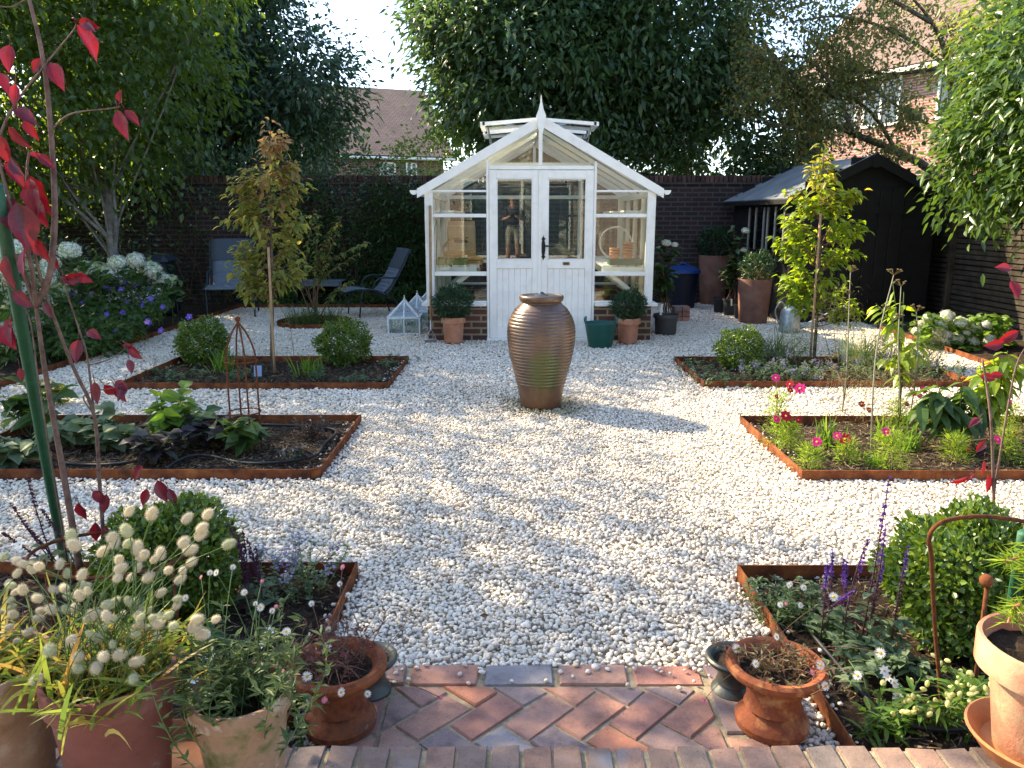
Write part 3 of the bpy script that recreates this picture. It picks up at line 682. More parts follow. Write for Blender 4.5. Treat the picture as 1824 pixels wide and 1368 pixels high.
r = thing('garden_sieve', 'round white sieve leaning behind the pots on the right-hand bench', 'sieve', (1.33, Y0+1.2, .867)); q = MB(); q.lathe([(.20, -.03), (.21, -.03), (.21, .03), (.20, .03)], (1.33, Y0+1.15, 1.085), 28, axis=(0, -.9, .25)); q.build('hoop', WHITE, r, True)
# ================================================================ shed (turned a little)
SH = thing('garden_shed', 'black stained timber shed with felt roof and side windows', 'shed', (0, 0, 0))
SLEN, SW = 2.2, 1.95
def shed():
    ze, zr = 1.70, 2.17
    for (xx, tl) in ((0, .05), (SW, -.05)):
        q = MB(); n = 13
        for i in range(n): q.box((xx, SLEN/2, .02+i*(ze-.02)/n+.065), (.02, SLEN, ze/n+.012), ry=tl)
        q.build('side_boards', BLACK, SH)
    for (yy, tl) in ((0, -.05), (SLEN, .05)):
        q = MB(); n = 15; hh = zr/n
        for i in range(n):
            z0 = i*hh; wz = SW/2 if z0+hh < ze else SW/2*(zr-z0-.02)/(zr-ze)
            if wz > .05: q.box((SW/2, yy, z0+hh/2), (2*min(wz, SW/2), .02, hh+.012), rx=tl)
        q.build('gable_boards', BLACK, SH)
    q = MB()
    for i in range(6): q.box((.55+i*.17, -.022, .93), (.16, .02, 1.72), bev=.004)
    d = q.build('door', BLACK, SH); MB().box((.97, -.036, .35), (1.0, .016, .09)).build('ledge', BLACK, d); MB().box((.97, -.036, 1.5), (1.0, .016, .09)).build('ledge', BLACK, d)
    MB().box((.52, -.05, .95), (.03, .03, .12), bev=.004).build('handle', IRON, d)
    FELT = mottled('roof_felt', [(.10, .115, .125), (.16, .18, .19), (.22, .235, .24)], 3, .55, .5, .4, 180)
    for s in (-1, 1):
        a = np.array([SW/2+s*(SW/2+.14), SLEN/2, ze-.055]); b = np.array([SW/2, SLEN/2, zr+.02]); q = MB(); q.beam(a, b, SLEN+.26, .022); q.build('roof', FELT, SH)
        q = MB(); q.beam(a+[0, -SLEN/2-.14, -.035], b+[0, -SLEN/2-.14, -.035], .02, .12); q.build('bargeboard', BLACK, SH)
        q = MB(); q.box((a[0], SLEN/2, a[2]-.035), (.02, SLEN+.25, .06)); q.build('fascia', BLACK, SH)
    q = MB(); q.prism([(SW/2-.04, zr-.13), (SW/2+.04, zr-.13), (SW/2+.055, zr), (SW/2, zr+.07), (SW/2-.055, zr)], 1, -.172, -.152); q.build('apex_board', BLACK, SH)
    q = MB()
    for k, y0 in enumerate((.25, .95)):
        wq = MB(); GREY = plain('faded_bead', (.24, .25, .22), .6)
        for yy in (y0, y0+.30, y0+.56): wq.box((-.022, yy, 1.25), (.022, .032, .62), bev=.003)
        wf = wq.build('window_frame', GREY, SH); MB().box((-.014, y0+.28, 1.25), (.004, .55, .60)).build('pane', glassmat('dark_pane', (.25, .3, .33)), wf)
        q.box((-.02, y0+.28, .92), (.03, .66, .04)); q.box((-.02, y0+.28, 1.57), (.03, .66, .04))
    q.build('window_sill', BLACK, SH)
shed(); SH.location = (3.74, 10.43, 0); SH.rotation_euler = (0, 0, R(4.5))
# ================================================================ houses beyond
TILE = None
def tilemat(name, c1, c2):
    m, t, o = new_mat(name); pb = N(t, 'ShaderNodeBsdfPrincipled'); b = N(t, 'ShaderNodeTexBrick'); b.offset = .5
    t.links.new(N(t, 'ShaderNodeTexCoord').outputs['UV'], b.inputs['Vector']); setin(b, Scale=1, Brick_Width=.22, Row_Height=.16, Mortar_Size=.016, Mortar_Smooth=.6)
    b.inputs['Color1'].default_value = (*c1, 1); b.inputs['Color2'].default_value = (*c2, 1); b.inputs['Mortar'].default_value = (.05, .035, .03, 1)
    col = mixc(t, .6, b.outputs[0], ramp(t, noise(t, .9, 5), [(.3, (.65,)*3), (.7, (1.25,)*3)]).outputs[0], 'MULTIPLY')
    t.links.new(col, pb.inputs[0]); setin(pb, Roughness=.85); t.links.new(bump(t, b.outputs['Fac'], -.6, .03), pb.inputs['Normal']); t.links.new(pb.outputs[0], o.inputs[0]); return m
TILE = tilemat('roof_tile', (.15, .095, .072), (.19, .125, .095))
HBX = brickmat('house_brick_x', 0, (.24, .085, .055), (.15, .065, .05), (.30, .25, .19))
def quad_roof(name, p, parent, th=.12):
    p = np.array(p, float); n = unit(np.cross(p[1]-p[0], p[3]-p[0])); n = n if n[2] > 0 else -n
    v = np.concatenate([p, p-n*th]); q = MB(); q.v.append(v); q.n = 8
    q.f.append(np.array([[0, 1, 2, 3], [7, 6, 5, 4], [0, 4, 5, 1], [1, 5, 6, 2], [2, 6, 7, 3], [3, 7, 4, 0]]))
    o = q.build(name, TILE, parent); uv = o.data.uv_layers.new(name='uv'); u = unit(p[1]-p[0]); vv = np.cross(n, u)
    for li, l in enumerate(o.data.loops): k = v[l.vertex_index]-p[0]; uv.data[li].uv = (float(k @ u), float(k @ vv))
    return o
def house_at(label, a, b, ze, rise, run, wins, mat, ext=.5, end_wall=True):
    """front wall runs from a to b on the ground; the roof climbs away behind it"""
    a = np.array(a, float); b = np.array(b, float); d = unit(b-a); n = np.array([-d[1], d[0]]); L = np.linalg.norm(b-a)
    r = thing('brick_house', label, 'house', (*((a+b)/2), 0)); ang = math.atan2(d[1], d[0])
    def loc(u, v, z): w_ = a+d*u+n*v; return (w_[0], w_[1], z)
    q = MB(); q.beam(loc(0, .15, ze/2), loc(L, .15, ze/2), .3, ze); wo_ = q.build('wall', mat, r)
    q = MB(); q.beam(loc(.15, .3, ze/2), loc(.15, 2*run-.3, ze/2), .3, ze); q.beam(loc(L-.15, .3, ze/2), loc(L-.15, 2*run-.3, ze/2), .3, ze); q.build('end_wall', mat, r)
    for u in (.15, L-.15):
        q = MB(); A, B, Cc = np.array(loc(u, 0, ze)), np.array(loc(u, 2*run, ze)), np.array(loc(u, run, ze+rise)); o3 = np.array([*(d*.14), 0])
        v = np.concatenate([[A-o3, B-o3, Cc-o3], [A+o3, B+o3, Cc+o3]]); q.v.append(v); q.n = 6; q.f.append(np.array([[0, 1, 2], [5, 4, 3]])); q.f.append(np.array([[0, 3, 4, 1], [1, 4, 5, 2], [2, 5, 3, 0]])); q.build('gable_wall', mat, r)
    k = .45*rise/run
    quad_roof('roof', [loc(-ext, -.45, ze-k+.1), loc(L+ext, -.45, ze-k+.1), loc(L+ext, run, ze+rise+.1), loc(-ext, run, ze+rise+.1)], r)
    quad_roof('roof', [loc(L+ext, 2*run+.45, ze-k+.1), loc(-ext, 2*run+.45, ze-k+.1), loc(-ext, run+.01, ze+rise+.1), loc(L+ext, run+.01, ze+rise+.1)], r)
    q = MB(); q.beam(loc(-ext, -.50, ze-k-.0), loc(L+ext, -.50, ze-k-.0), .08, .08); q.beam(loc(-ext, -.38, ze-k-.02), loc(L+ext, -.38, ze-k-.02), .03, .12); q.build('gutter', WHITE, r)
    q = MB()
    for u in (-ext+.02, L+ext-.02): q.beam(loc(u, -.4, ze-k-.0), loc(u, run, ze+rise-.02), .05, .22); q.beam(loc(u, 2*run+.4, ze-k), loc(u, run, ze+rise-.02), .05, .22)
    q.build('verge_board', WHITE, r)
    for (u, z0, ww, hh) in wins:
        q = MB(); cx = loc(u, -.02, z0+hh/2)
        for s in (-1, 0, 1): q.box(loc(u+s*(ww/2-.035), -.02, z0+hh/2), (.07, .08, hh), ang)
        for zz in (.04, hh-.04): q.box(loc(u, -.018, z0+zz), (ww-.01, .076, .07), ang)
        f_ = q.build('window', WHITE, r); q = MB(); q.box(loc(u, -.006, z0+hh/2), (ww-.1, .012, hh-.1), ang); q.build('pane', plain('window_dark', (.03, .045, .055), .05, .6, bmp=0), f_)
    return r
# house seen between the two big trees
a = Q(640, 290, 38); b = Q(790, 290, 40)
house_at('brown tiled brick house seen through the gap between the two big trees', (a[0]-4, a[1]-1), (b[0], b[1]), 4.5, 3.6, 5.2, [(np.hypot(b[0]-a[0]+4, 0)-2.3, 3.05, .8, .95), (np.hypot(b[0]-a[0]+4, 0)-1.1, 3.05, .55, .95)], HBX)
house_at('sunlit pink brick house glimpsed through the sparse tree on the right', (9.9, 27.5), (14.6, 18.0), 6.0, 3.6, 3.8, [(1.5, 4.1, 1.5, 1.9), (3.1, 4.1, 1.3, 1.9), (5.6, 4.1, 1.3, 1.6), (1.9, 1.0, 1.3, 1.5)], brickmat('pink_brick_x', 0, (.33, .15, .115), (.26, .115, .09), (.42, .36, .3)))
# the house the picture is taken from, behind the camera
house_at('buff brick house behind the terrace with garden doors', (6.5, -5.6), (-6.5, -5.6), 4.6, 2.6, 4.0, [(6.2, .2, 3.6, 2.3), (10.6, .9, 1.2, 1.2), (3.2, 2.9, 1.1, 1.1), (8.8, 2.9, 1.1, 1.1)], brickmat('buff_brick_x', 0, (.46, .33, .24), (.36, .25, .18), (.50, .45, .38)))
# ================================================================ trees
def crown_points(ells, ncl, per, cr, shell=.5, flat=.8):
    vol = np.array([a[3]*a[4]*a[5] for a in ells]); pick = rng.choice(len(ells), ncl, p=vol/vol.sum())
    e = np.array(ells)[pick]; d = rand_dirs(ncl); rr = rng.random(ncl)**(1/3)*(1-shell)+shell*rng.uniform(.86, 1.03, ncl)
    cl = e[:, :3]+d*e[:, 3:]*rr[:, None]
    out = unit(d/e[:, 3:])
    n = ncl*per; csize = cr*rng.uniform(.6, 1.35, ncl)
    off = rng.normal(size=(ncl, per, 3))*csize[:, None, None]*[1, 1, flat]
    pos = (cl[:, None]+off).reshape(-1, 3)
    return cl, out, pos, np.repeat(out, per, 0), off.reshape(-1, 3)
def tree(name, label, base, ells, mat, ncl, per, cr, L, W, trunk_r, th, group=None, nlimb=16, shell=.5, droop=.25, lod=0, down=.5, trunk_top=None, bark=BARK, keep=None, lr=.35, flat=.8):
    r = thing(name, label, 'tree', base, group); base = np.array(base, float)
    cl, out, pos, od, off = crown_points(ells, ncl, per, cr, shell, flat)
    if keep is not None:
        k = keep(pos); pos, od, off = pos[k], od[k], off[k]
    d = unit(off)*.5+od*.45+np.array([0, 0, -down])+rng.normal(size=pos.shape)*.45
    mb = MB(); n = len(pos); leaves(mb, pos, d, L*rng.uniform(.55, 1.25, n), W*rng.uniform(.7, 1.2, n), droop, .22, lod, od*.7+[0, 0, .75]+rng.normal(size=od.shape)*.25)
    mb.build('crown', mat, r)
    tb = MB(); top = np.array(trunk_top if trunk_top is not None else base+[0, 0, th]); pts = curve(base-[0, 0, .15], top, rng.normal(size=3)*.08*[1, 1, 0], 8)
    tb.tube(pts, np.linspace(trunk_r, trunk_r*.5, 8)*np.r_[1.25, np.ones(7)], 9); tb.build('trunk', bark, r, True)
    lb = MB(); sel = rng.choice(len(cl), min(nlimb*3, len(cl)), replace=False)
    for i, k in enumerate(sel):
        s = pts[rng.integers(3, 8)]; big = i < nlimb
        c = curve(s, cl[k], rng.normal(size=3)*.12*np.linalg.norm(cl[k]-s)*.5+[0, 0, .12], 7)+np.r_[[[0, 0, 0]], rng.normal(size=(6, 3))*.02]
        lb.tube(c, np.linspace(trunk_r*lr*(1 if big else .5), .008, 7), 5, cap=False)
    lb.build('limb', bark, r, True); return r
# big dark tree filling the upper left, beyond the wall
DARKL = leafmat('dark_leaf', [(.024, .050, .026), (.038, .072, .034), (.055, .095, .04), (.045, .08, .045)], .26, .36, .55, clump=.4, cs=.8)
def T(px, py, Y): return Q(px, py, Y)
c1 = T(470, 120, 15.5); g1 = (float(c1[0]), 15.5)
tree('broadleaf_tree', 'big dark leafy tree beyond the wall, left of the strip of sky', (-5.6, 15.6, 0), [(-5.75, 15.5, 5.2, 1.75, 1.9, 2.2), (-7.2, 15.4, 5.2, 1.9, 1.9, 2.6), (-4.15, 15.3, 3.75, 1.25, 1.3, 1.15), (-4.9, 15.2, 2.9, 1.6, 1.2, 1.0), (-7.4, 15.0, 2.8, 1.6, 1.2, 1.1)],
     DARKL, 950, 78, .23, .16, .07, .22, 3.2, 'trees beyond the wall', shell=.72, droop=.3, down=.12)
CEN = leafmat('walnut_leaf', [(.024, .052, .022), (.040, .080, .028), (.062, .11, .032), (.085, .13, .036)], .32, .34, .55, clump=.4, cs=.8)
c2 = T(1010, 110, 15.5)
tree('broadleaf_tree', 'huge round-crowned green tree rising behind the greenhouse', (c2[0]+.4, 16.0, 0), [(.75, 15.6, 4.5, 2.4, 2.1, 2.4), (2.7, 15.6, 4.9, 2.0, 2.1, 2.3), (-.62, 15.6, 5.1, 1.25, 1.5, 1.6), (.9, 15.6, 6.9, 2.5, 2.0, 1.5), (4.3, 15.4, 3.0, 1.5, 1.6, 1.3), (-.2, 15.3, 3.3, .95, 1.0, .8)],
     CEN, 1150, 84, .24, .165, .075, .28, 3.4, 'trees beyond the wall', nlimb=22, shell=.72, droop=.3, down=.15)
# bright, gappy tree at the left border with a pale grey trunk
BRIGHT = leafmat('bright_leaf', [(.022, .045, .014), (.040, .075, .020), (.065, .11, .026)], .36, .38, .5, tcol=(.34, .50, .035), clump=.3, cs=1.0)
tb_ = Q(203, 430, 11.6)
tree('border_tree', 'backlit yellow-green tree with a pale grey trunk in the left border', (tb_[0], 11.6, 0), [(tb_[0]-.6, 11.4, 3.3, 1.7, 1.5, 1.7), (tb_[0]-1.9, 11.0, 3.6, 1.6, 1.5, 2.0), (tb_[0]+.6, 11.7, 3.6, 1.3, 1.2, 1.3), (tb_[0]-1.0, 11.3, 5.3, 2.2, 1.6, 1.3), (tb_[0]+1.1, 11.2, 4.9, 1.3, 1.2, 1.1), (tb_[0]-.3, 11.9, 2.15, 1.5, .7, .55), (tb_[0]-1.9, 11.6, 1.9, 1.2, .8, .9)],
     BRIGHT, 980, 36, .24, .11, .075, .10, 2.0, nlimb=9, shell=.35, down=.3, bark=mottled('pale_bark', [(.12, .11, .095), (.22, .205, .18), (.28, .26, .23)], 12, .9, .1, .4, 50))
# trees and shrubs outside the left edge (they throw the dappled shade) and behind the gap
tree('border_tree', 'dense evergreen tree at the far left edge of the border', (-8.2, 9.4, 0), [(-8.0, 9.4, 3.6, 1.5, 1.7, 2.4), (-8.6, 8.4, 3.0, 1.4, 1.4, 2.0)], DARKL, 330, 32, .28, .11, .055, .13, 2.2, shell=.5)
SHR = leafmat('laurel_leaf', [(.02, .042, .014), (.035, .075, .02), (.055, .105, .028)], .22, .35, .5, clump=.3, cs=1.5)
def shrub(label, base, ells, mat, ncl, per, cr, L, W, group=None, name='shrub', cat='shrub', down=.0, lod=0, shell=.6, nst=8, droop=.2):
    r = thing(name, label, cat, base, group); base = np.array(base, float); cl, out, pos, od, off = crown_points(ells, ncl, per, cr, shell)
    k = pos[:, 2] > base[2]+.01; pos, od, off = pos[k], od[k], off[k]
    d = unit(off)*.5+od*.6+np.array([0, 0, .25-down])+rng.normal(size=pos.shape)*.45
    mb = MB(); n = len(pos); leaves(mb, pos, d, L*rng.uniform(.65, 1.25, n), W*rng.uniform(.7, 1.2, n), droop, .22, lod); mb.build('foliage', mat, r)
    sb = MB()
    for k in rng.choice(len(cl), min(nst, len(cl)), replace=False): sb.tube(curve(base+[rng.normal()*.02, rng.normal()*.02, -.03], cl[k], rng.normal(size=3)*.04, 6), np.linspace(.010, .003, 6), 5)
    sb.build('stem', TWIG, r, True); return r
shrub('dark shrub beyond the wall below the tiled roof', (-3.4, 14.2, 0), [(-3.5, 14.3, 2.1, 1.2, .7, .75), (-2.6, 14.3, 1.9, 1.0, .6, .6)], SHR, 150, 26, .2, .08, .04, 'shrubs beyond the wall')
shrub('dense shrub beyond the wall under the big dark tree', (-6.4, 14.2, 0), [(-6.4, 14.3, 1.9, 1.8, .8, .9)], DARKL, 170, 26, .2, .08, .045, 'shrubs beyond the wall')
shrub('yellow-green bush beyond the wall left of the greenhouse roof', (-1.5, 14.4, 0), [(-1.45, 14.4, 2.25, .65, .5, .75)], leafmat('lime_leaf', [(.06, .11, .02), (.10, .16, .03), (.13, .18, .03)], .42), 90, 22, .16, .08, .045, 'shrubs beyond the wall')
shrub('dark ivy-like shrub beyond the wall right of the greenhouse', (3.9, 14.2, 0), [(3.2, 14.3, 2.3, 1.8, .8, .9), (5.3, 14.4, 2.2, 1.4, .7, 1.0)], DARKL, 230, 26, .22, .085, .045, 'shrubs beyond the wall')
# climber on the wall
def climber(label, x0, x1, z1, n, mat=SHR, dens=.6, Y=12.79):
    r = thing('wall_climber', label, 'climber', ((x0+x1)/2, Y, 0), 'climbers on the wall'); mb = MB(); sb = MB()
    for i in range(n):
        x = rng.uniform(x0, x1); zt = z1*rng.uniform(.62, 1.10); pts = spline([(x, Y, 0), (x+rng.normal()*.15, Y-.03, zt*.5), (x+rng.normal()*.3, Y-.08-.1*rng.random(), zt)], 12)
        sb.tube(pts, np.linspace(.009, .003, 12), 4)
        m_ = int(zt*90*dens); u = rng.random(m_)*11; k = u.astype(int); ps = pts[k]+(pts[np.minimum(k+1, 11)]-pts[k])*(u-k)[:, None]+rng.normal(size=(m_, 3))*[.09, .03, .05]; ps[:, 1] = np.minimum(ps[:, 1], Y+.02)
        leaves(mb, ps, np.c_[rng.normal(size=m_), -.7-rng.random(m_), rng.normal(size=m_)*.6+.15], rng.uniform(.05, .11, m_), rng.uniform(.02, .04, m_), .3, .2, 0)
    mb.build('foliage', mat, r); sb.build('stem', TWIG, r, True); return r
climber('leafy climber covering the wall right behind the lounge chairs', -3.9, -.95, 2.0, 95, dens=1.1)
climber('thin climber on the bare brick behind the left chair', -5.9, -3.9, 1.5, 12)
shrub('dark foliage hanging over the wall top behind the left border', (-4.9, 13.4, 0), [(-4.9, 13.0, 1.95, 1.1, .42, .42), (-3.4, 13.0, 2.0, .7, .38, .3), (-6.0, 12.9, 1.7, .7, .4, .5)], DARKL, 150, 26, .17, .075, .045)
shrub('dark evergreen mass against the wall at the far left', (-7.4, 12.3, 0), [(-7.2, 12.3, 1.0, 1.5, .5, 1.1), (-8.6, 12.0, 1.2, 1.2, .6, 1.2)], DARKL, 190, 26, .18, .09, .05)
# sparse apple tree behind the shed, with a long bent limb
APP = leafmat('apple_leaf', [(.05, .07, .028), (.085, .11, .04), (.13, .145, .045), (.20, .18, .045), (.19, .10, .04)], .46, .5, .3, clump=.2)
r = thing('sparse_fruit_tree', 'sparse yellowing fruit tree with a long bent limb over the shed', 'tree', (7.7, 13.6, 0)); Ya = 13.2
limbs_px = [[(1720, 420), (1665, 312), (1600, 272), (1520, 238), (1450, 212), (1408, 228), (1330, 205)], [(1450, 212), (1425, 175), (1400, 120), (1330, 90)], [(1520, 238), (1480, 150), (1420, 100), (1310, 130)], [(1720, 420), (1700, 250), (1690, 120), (1660, 40), (1600, -30)], [(1690, 120), (1600, 60), (1500, 30), (1400, 40)],
            [(1700, 250), (1760, 140), (1800, 30)], [(1690, 120), (1560, 130), (1470, 80)], [(1600, 272), (1540, 190), (1450, 160), (1350, 170)], [(1700, 250), (1600, 190), (1520, 130)], [(1660, 40), (1560, -10), (1440, -20), (1350, 10)]]
q = MB(); allp = []
for i, l in enumerate(limbs_px):
    pts = spline([Q(x, y, Ya+(.3*math.sin(i*2+j))) for j, (x, y) in enumerate(l)], 22); q.tube(pts, np.linspace(.085 if i in (0, 3) else .035, .010, 22), 6); allp.append(pts[5:])
    for k in range(10):
        a = pts[rng.integers(7, 22)]; b = a+rng.normal(size=3)*[.55, .4, .45]; c = curve(a, b, rng.normal(size=3)*.05, 6); q.tube(c, np.linspace(.011, .004, 6), 4, cap=False); allp.append(c[1:]); allp.append(c[2:])
q.tube(curve((7.7, 13.6, -.1), Q(1720, 420, Ya), (0, 0, 0), 6), np.linspace(.13, .09, 6), 8); q.build('trunk', BARK, r, True)
ap = np.concatenate(allp); ap = ap[rng.integers(0, len(ap), 1900)]
ps = (ap[:, None]+rng.normal(size=(len(ap), 9, 3))*.13).reshape(-1, 3); q = MB(); leaves(q, ps, rng.normal(size=ps.shape)+[0, 0, -.4], rng.uniform(.05, .10, len(ps)), rng.uniform(.028, .05, len(ps)), .2, .2, 0); q.build('crown', APP, r)
# laurel by the fence: bright top, glossy leaves hanging over the boards
LAUR = leafmat('glossy_laurel', [(.03, .065, .014), (.055, .105, .02), (.09, .15, .028)], .30, .28, .5, clump=.35, cs=1.6)
def lk(p): return ((p[:, 0]-5.2) > -.55+.25*rng.normal(size=len(p))*.3)
tree('laurel_tree', 'glossy laurel overhanging the slatted fence, bright on top', (6.3, 8.4, 0), [(5.65, 8.5, 2.25, .95, 1.0, .7), (5.7, 8.3, 3.0, .85, 1.0, .8), (5.2, 8.6, 1.75, .5, .6, .42), (5.9, 7.4, 2.2, .9, .9, .95), (5.25, 8.1, 2.75, .55, .7, .6)], LAUR, 620, 34, .17, .115, .048, .07, 1.4, shell=.6, lod=1, down=.25, nlimb=10)
tree('laurel_tree', 'tall yellow-green shrubby tree behind the laurel at the right edge', (7.9, 10.2, 0), [(6.9, 10.0, 3.7, 1.1, 1.0, 1.1), (6.5, 10.4, 3.0, .8, .8, .7), (7.5, 9.5, 3.2, 1.2, 1.0, 1.6), (6.05, 9.8, 3.5, .7, .7, .7)], leafmat('yellowgreen_leaf', [(.07, .10, .02), (.12, .16, .03), (.16, .19, .035)], .42, .45), 620, 32, .22, .105, .05, .08, 2.0, shell=.45, nlimb=12)
# big border tree left of the frame: its crown throws the dappled shade over the near garden
tree('border_tree', 'tall spreading tree over the left border, shading the near beds', (-7.4, 6.6, 0), [(-6.7, 6.4, 4.5, 1.9, 2.0, 1.3), (-5.3, 6.0, 4.9, 1.2, 1.4, .9), (-6.3, 8.6, 4.5, 1.5, 1.4, 1.2), (-7.9, 5.2, 4.2, 1.5, 1.8, 1.4), (-5.3, 4.4, 4.5, 1.5, 1.3, .9)],
     BRIGHT, 330, 40, .27, .12, .07, .13, 3.0, nlimb=16, shell=.35, droop=.25, down=.3, keep=lambda p: p[:, 2] > 3.0)
# distant hedge line closing the horizon between the houses
far = MB(); ps = np.c_[rng.uniform(-60, 70, 9000), rng.uniform(48, 56, 9000), np.abs(rng.normal(size=9000))*1.6]; leaves(far, ps, rng.normal(size=ps.shape), .9, .6, .2, .2, 0); struct(far.build('far_trees', DARKL), 'stuff')
# ================================================================ urn fountain
m, t, o = new_mat('bronze_glaze'); pb = N(t, 'ShaderNodeBsdfPrincipled'); oc = obj_co(t)
col = ramp(t, noise(t, 4, 6, .65), [(.25, (.045, .026, .018)), (.5, (.11, .062, .036)), (.75, (.19, .105, .055))]).outputs[0]
sx = N(t, 'ShaderNodeSeparateXYZ'); t.links.new(oc, sx.inputs[0])
# algae stain running down the front from the overflowing lip
d_ = N(t, 'ShaderNodeVectorMath', operation='SUBTRACT'); t.links.new(oc, d_.inputs[0]); d_.inputs[1].default_value = (.02, -.22, .30)
s_ = N(t, 'ShaderNodeVectorMath', operation='MULTIPLY'); t.links.new(d_.outputs[0], s_.inputs[0]); s_.inputs[1].default_value = (7.5, 3.0, 5.2)
l_ = N(t, 'ShaderNodeVectorMath', operation='LENGTH'); t.links.new(s_.outputs[0], l_.inputs[0])
a_ = N(t, 'ShaderNodeMath', operation='MULTIPLY_ADD'); t.links.new(noise(t, 9, 4), a_.inputs[0]); a_.inputs[1].default_value = .7; t.links.new(l_.outputs['Value'], a_.inputs[2])
mr = setin(N(t, 'ShaderNodeMapRange'), From_Min=.95, From_Max=1.45, To_Min=.85, To_Max=0); t.links.new(a_.outputs[0], mr.inputs[0])
col = mixc(t, mr.outputs[0], col, (.06, .075, .012))
fr = setin(N(t, 'ShaderNodeMapRange'), From_Min=.02, From_Max=.16, To_Min=.8, To_Max=0); t.links.new(sx.outputs[2], fr.inputs[0]); col = mixc(t, fr.outputs[0], col, (.15, .068, .03))
t.links.new(col, pb.inputs['Base Color']); setin(pb, Roughness=.33, Metallic=.15); pb.inputs['Specular IOR Level'].default_value = .75
t.links.new(bump(t, noise(t, 45, 5), .25, .006), pb.inputs['Normal']); t.links.new(pb.outputs[0], o.inputs[0])
U = thing('urn_fountain', 'tall ribbed bronze-brown urn brimming with water in the gravel', 'urn', URN)
k = S(URN[1], .4)/3.0
hp = [(1130, 104), (1120, 109), (1080, 115), (1030, 125), (980, 136), (930, 150), (880, 162), (830, 173), (780, 179), (740, 181), (700, 177), (660, 164), (620, 140), (597, 116), (585, 103)]
hz = np.array([(1130-a)*k*1.025 for a, _ in hp]); hr = np.array([b*k for _, b in hp])
zz = np.linspace(0, hz[-1], 260); rr = np.interp(zz, hz, hr)
for _ in range(4): rr[1:-1] = (rr[:-2]+2*rr[1:-1]+rr[2:])/4
rib = (zz > .175) & (zz < .75); rr = rr+np.where(rib, .0048*np.abs(np.sin(zz*math.pi/.0245))**.7-.002, 0)
zt = hz[-1]; lip = [(103*k, zt+.004), (108*k, zt+.008), (114*k, zt+.018), (117*k, zt+.032), (117.5*k, zt+.045), (114*k, zt+.054), (106*k, zt+.056), (97*k, zt+.052), (93*k, zt+.04), (90*k, zt-.03)]
MB().lathe([(0, 0)]+list(zip(rr, zz))+lip, URN, 72).build('jar', m, U, True)
wm, wt, wo = new_mat('water'); wp = setin(N(wt, 'ShaderNodeBsdfPrincipled'), Roughness=.03); wp.inputs['Base Color'].default_value = (.03, .035, .03, 1); wp.inputs['Specular IOR Level'].default_value = .9
wt.links.new(bump(wt, noise(wt, 60, 3), .5, .01), wp.inputs['Normal']); wt.links.new(wp.outputs[0], wo.inputs[0])
rad = np.linspace(0, 95*k, 24); prof = [(a, zt+.050+.028*math.exp(-(a/.035)**2)+.003*math.sin(a*160)) for a in rad]
MB().lathe(prof, URN, 48).build('water', wm, U, True)
# ================================================================ terracotta and other pots
STREAK = 0
OLDT = mottled('old_terracotta', [(.13, .085, .05), (.24, .145, .085), (.30, .19, .12), (.38, .30, .22), (.30, .28, .20)], 7, .9, .15, .35, 90)
MOSSY = mottled('weathered_terracotta', [(.085, .085, .03), (.20, .165, .08), (.33, .21, .13), (.30, .18, .11), (.46, .40, .30), (.24, .20, .11)], 9, .92, .12, .4, 80, lo=.33, hi=.68)
PLUM = mottled('plum_terracotta', [(.11, .042, .034), (.17, .062, .046), (.19, .072, .055), (.20, .085, .065), (.36, .28, .23)], 9, .85, .2, .3, 60, lo=.3, hi=.72)
GREY = mottled('black_plastic', [(.022, .023, .024), (.04, .04, .04)], 6, .5, .4, .1)
ORT = mottled('orange_terracotta', [(.36, .13, .05), (.48, .20, .08), (.52, .26, .13)], 6, .85, .2, .2)
def pot(name, label, loc, rt, rb, h, mat, rim=.012, rimh=.06, soil=.9, group=None, feet=False, n=40, tilt=0.0, cat='flower pot'):
    r = thing(name, label, cat, loc, group); loc = np.array(loc, float); mb = MB(); prof = potprof(rt, rb, h, rim, rimh, .011, soil)
    mb.lathe(prof, (0, 0, .018 if feet else 0), n)
    mb.v[-1] = mb.v[-1]*(1+.006*np.sin(np.arctan2(mb.v[-1][:, 1], mb.v[-1][:, 0])*3+1)[:, None]*[1, 1, 0])+loc
    mb.build('pot_body', mat, r, 'auto')
    q = MB(); zs = h*soil-.006+(.018 if feet else 0); rs = rb+(rt-rb)*soil-.012; a = np.linspace(0, 1, 7); q.lathe([(rs*k_, zs+.006*math.sin(k_*9)) for k_ in a], loc, 24); q.v[-1][:, 2] += rng.normal(size=len(q.v[-1]))*.004; q.build('compost', SOIL, r, True)
    if feet:
        q = MB()
        for i in range(3): an = i*2.09+.5; q.box(loc+[math.cos(an)*rb*.8, math.sin(an)*rb*.8, .009], (.05, .035, .022), an, bev=.005)
        q.build('foot', mat, r)
    return r
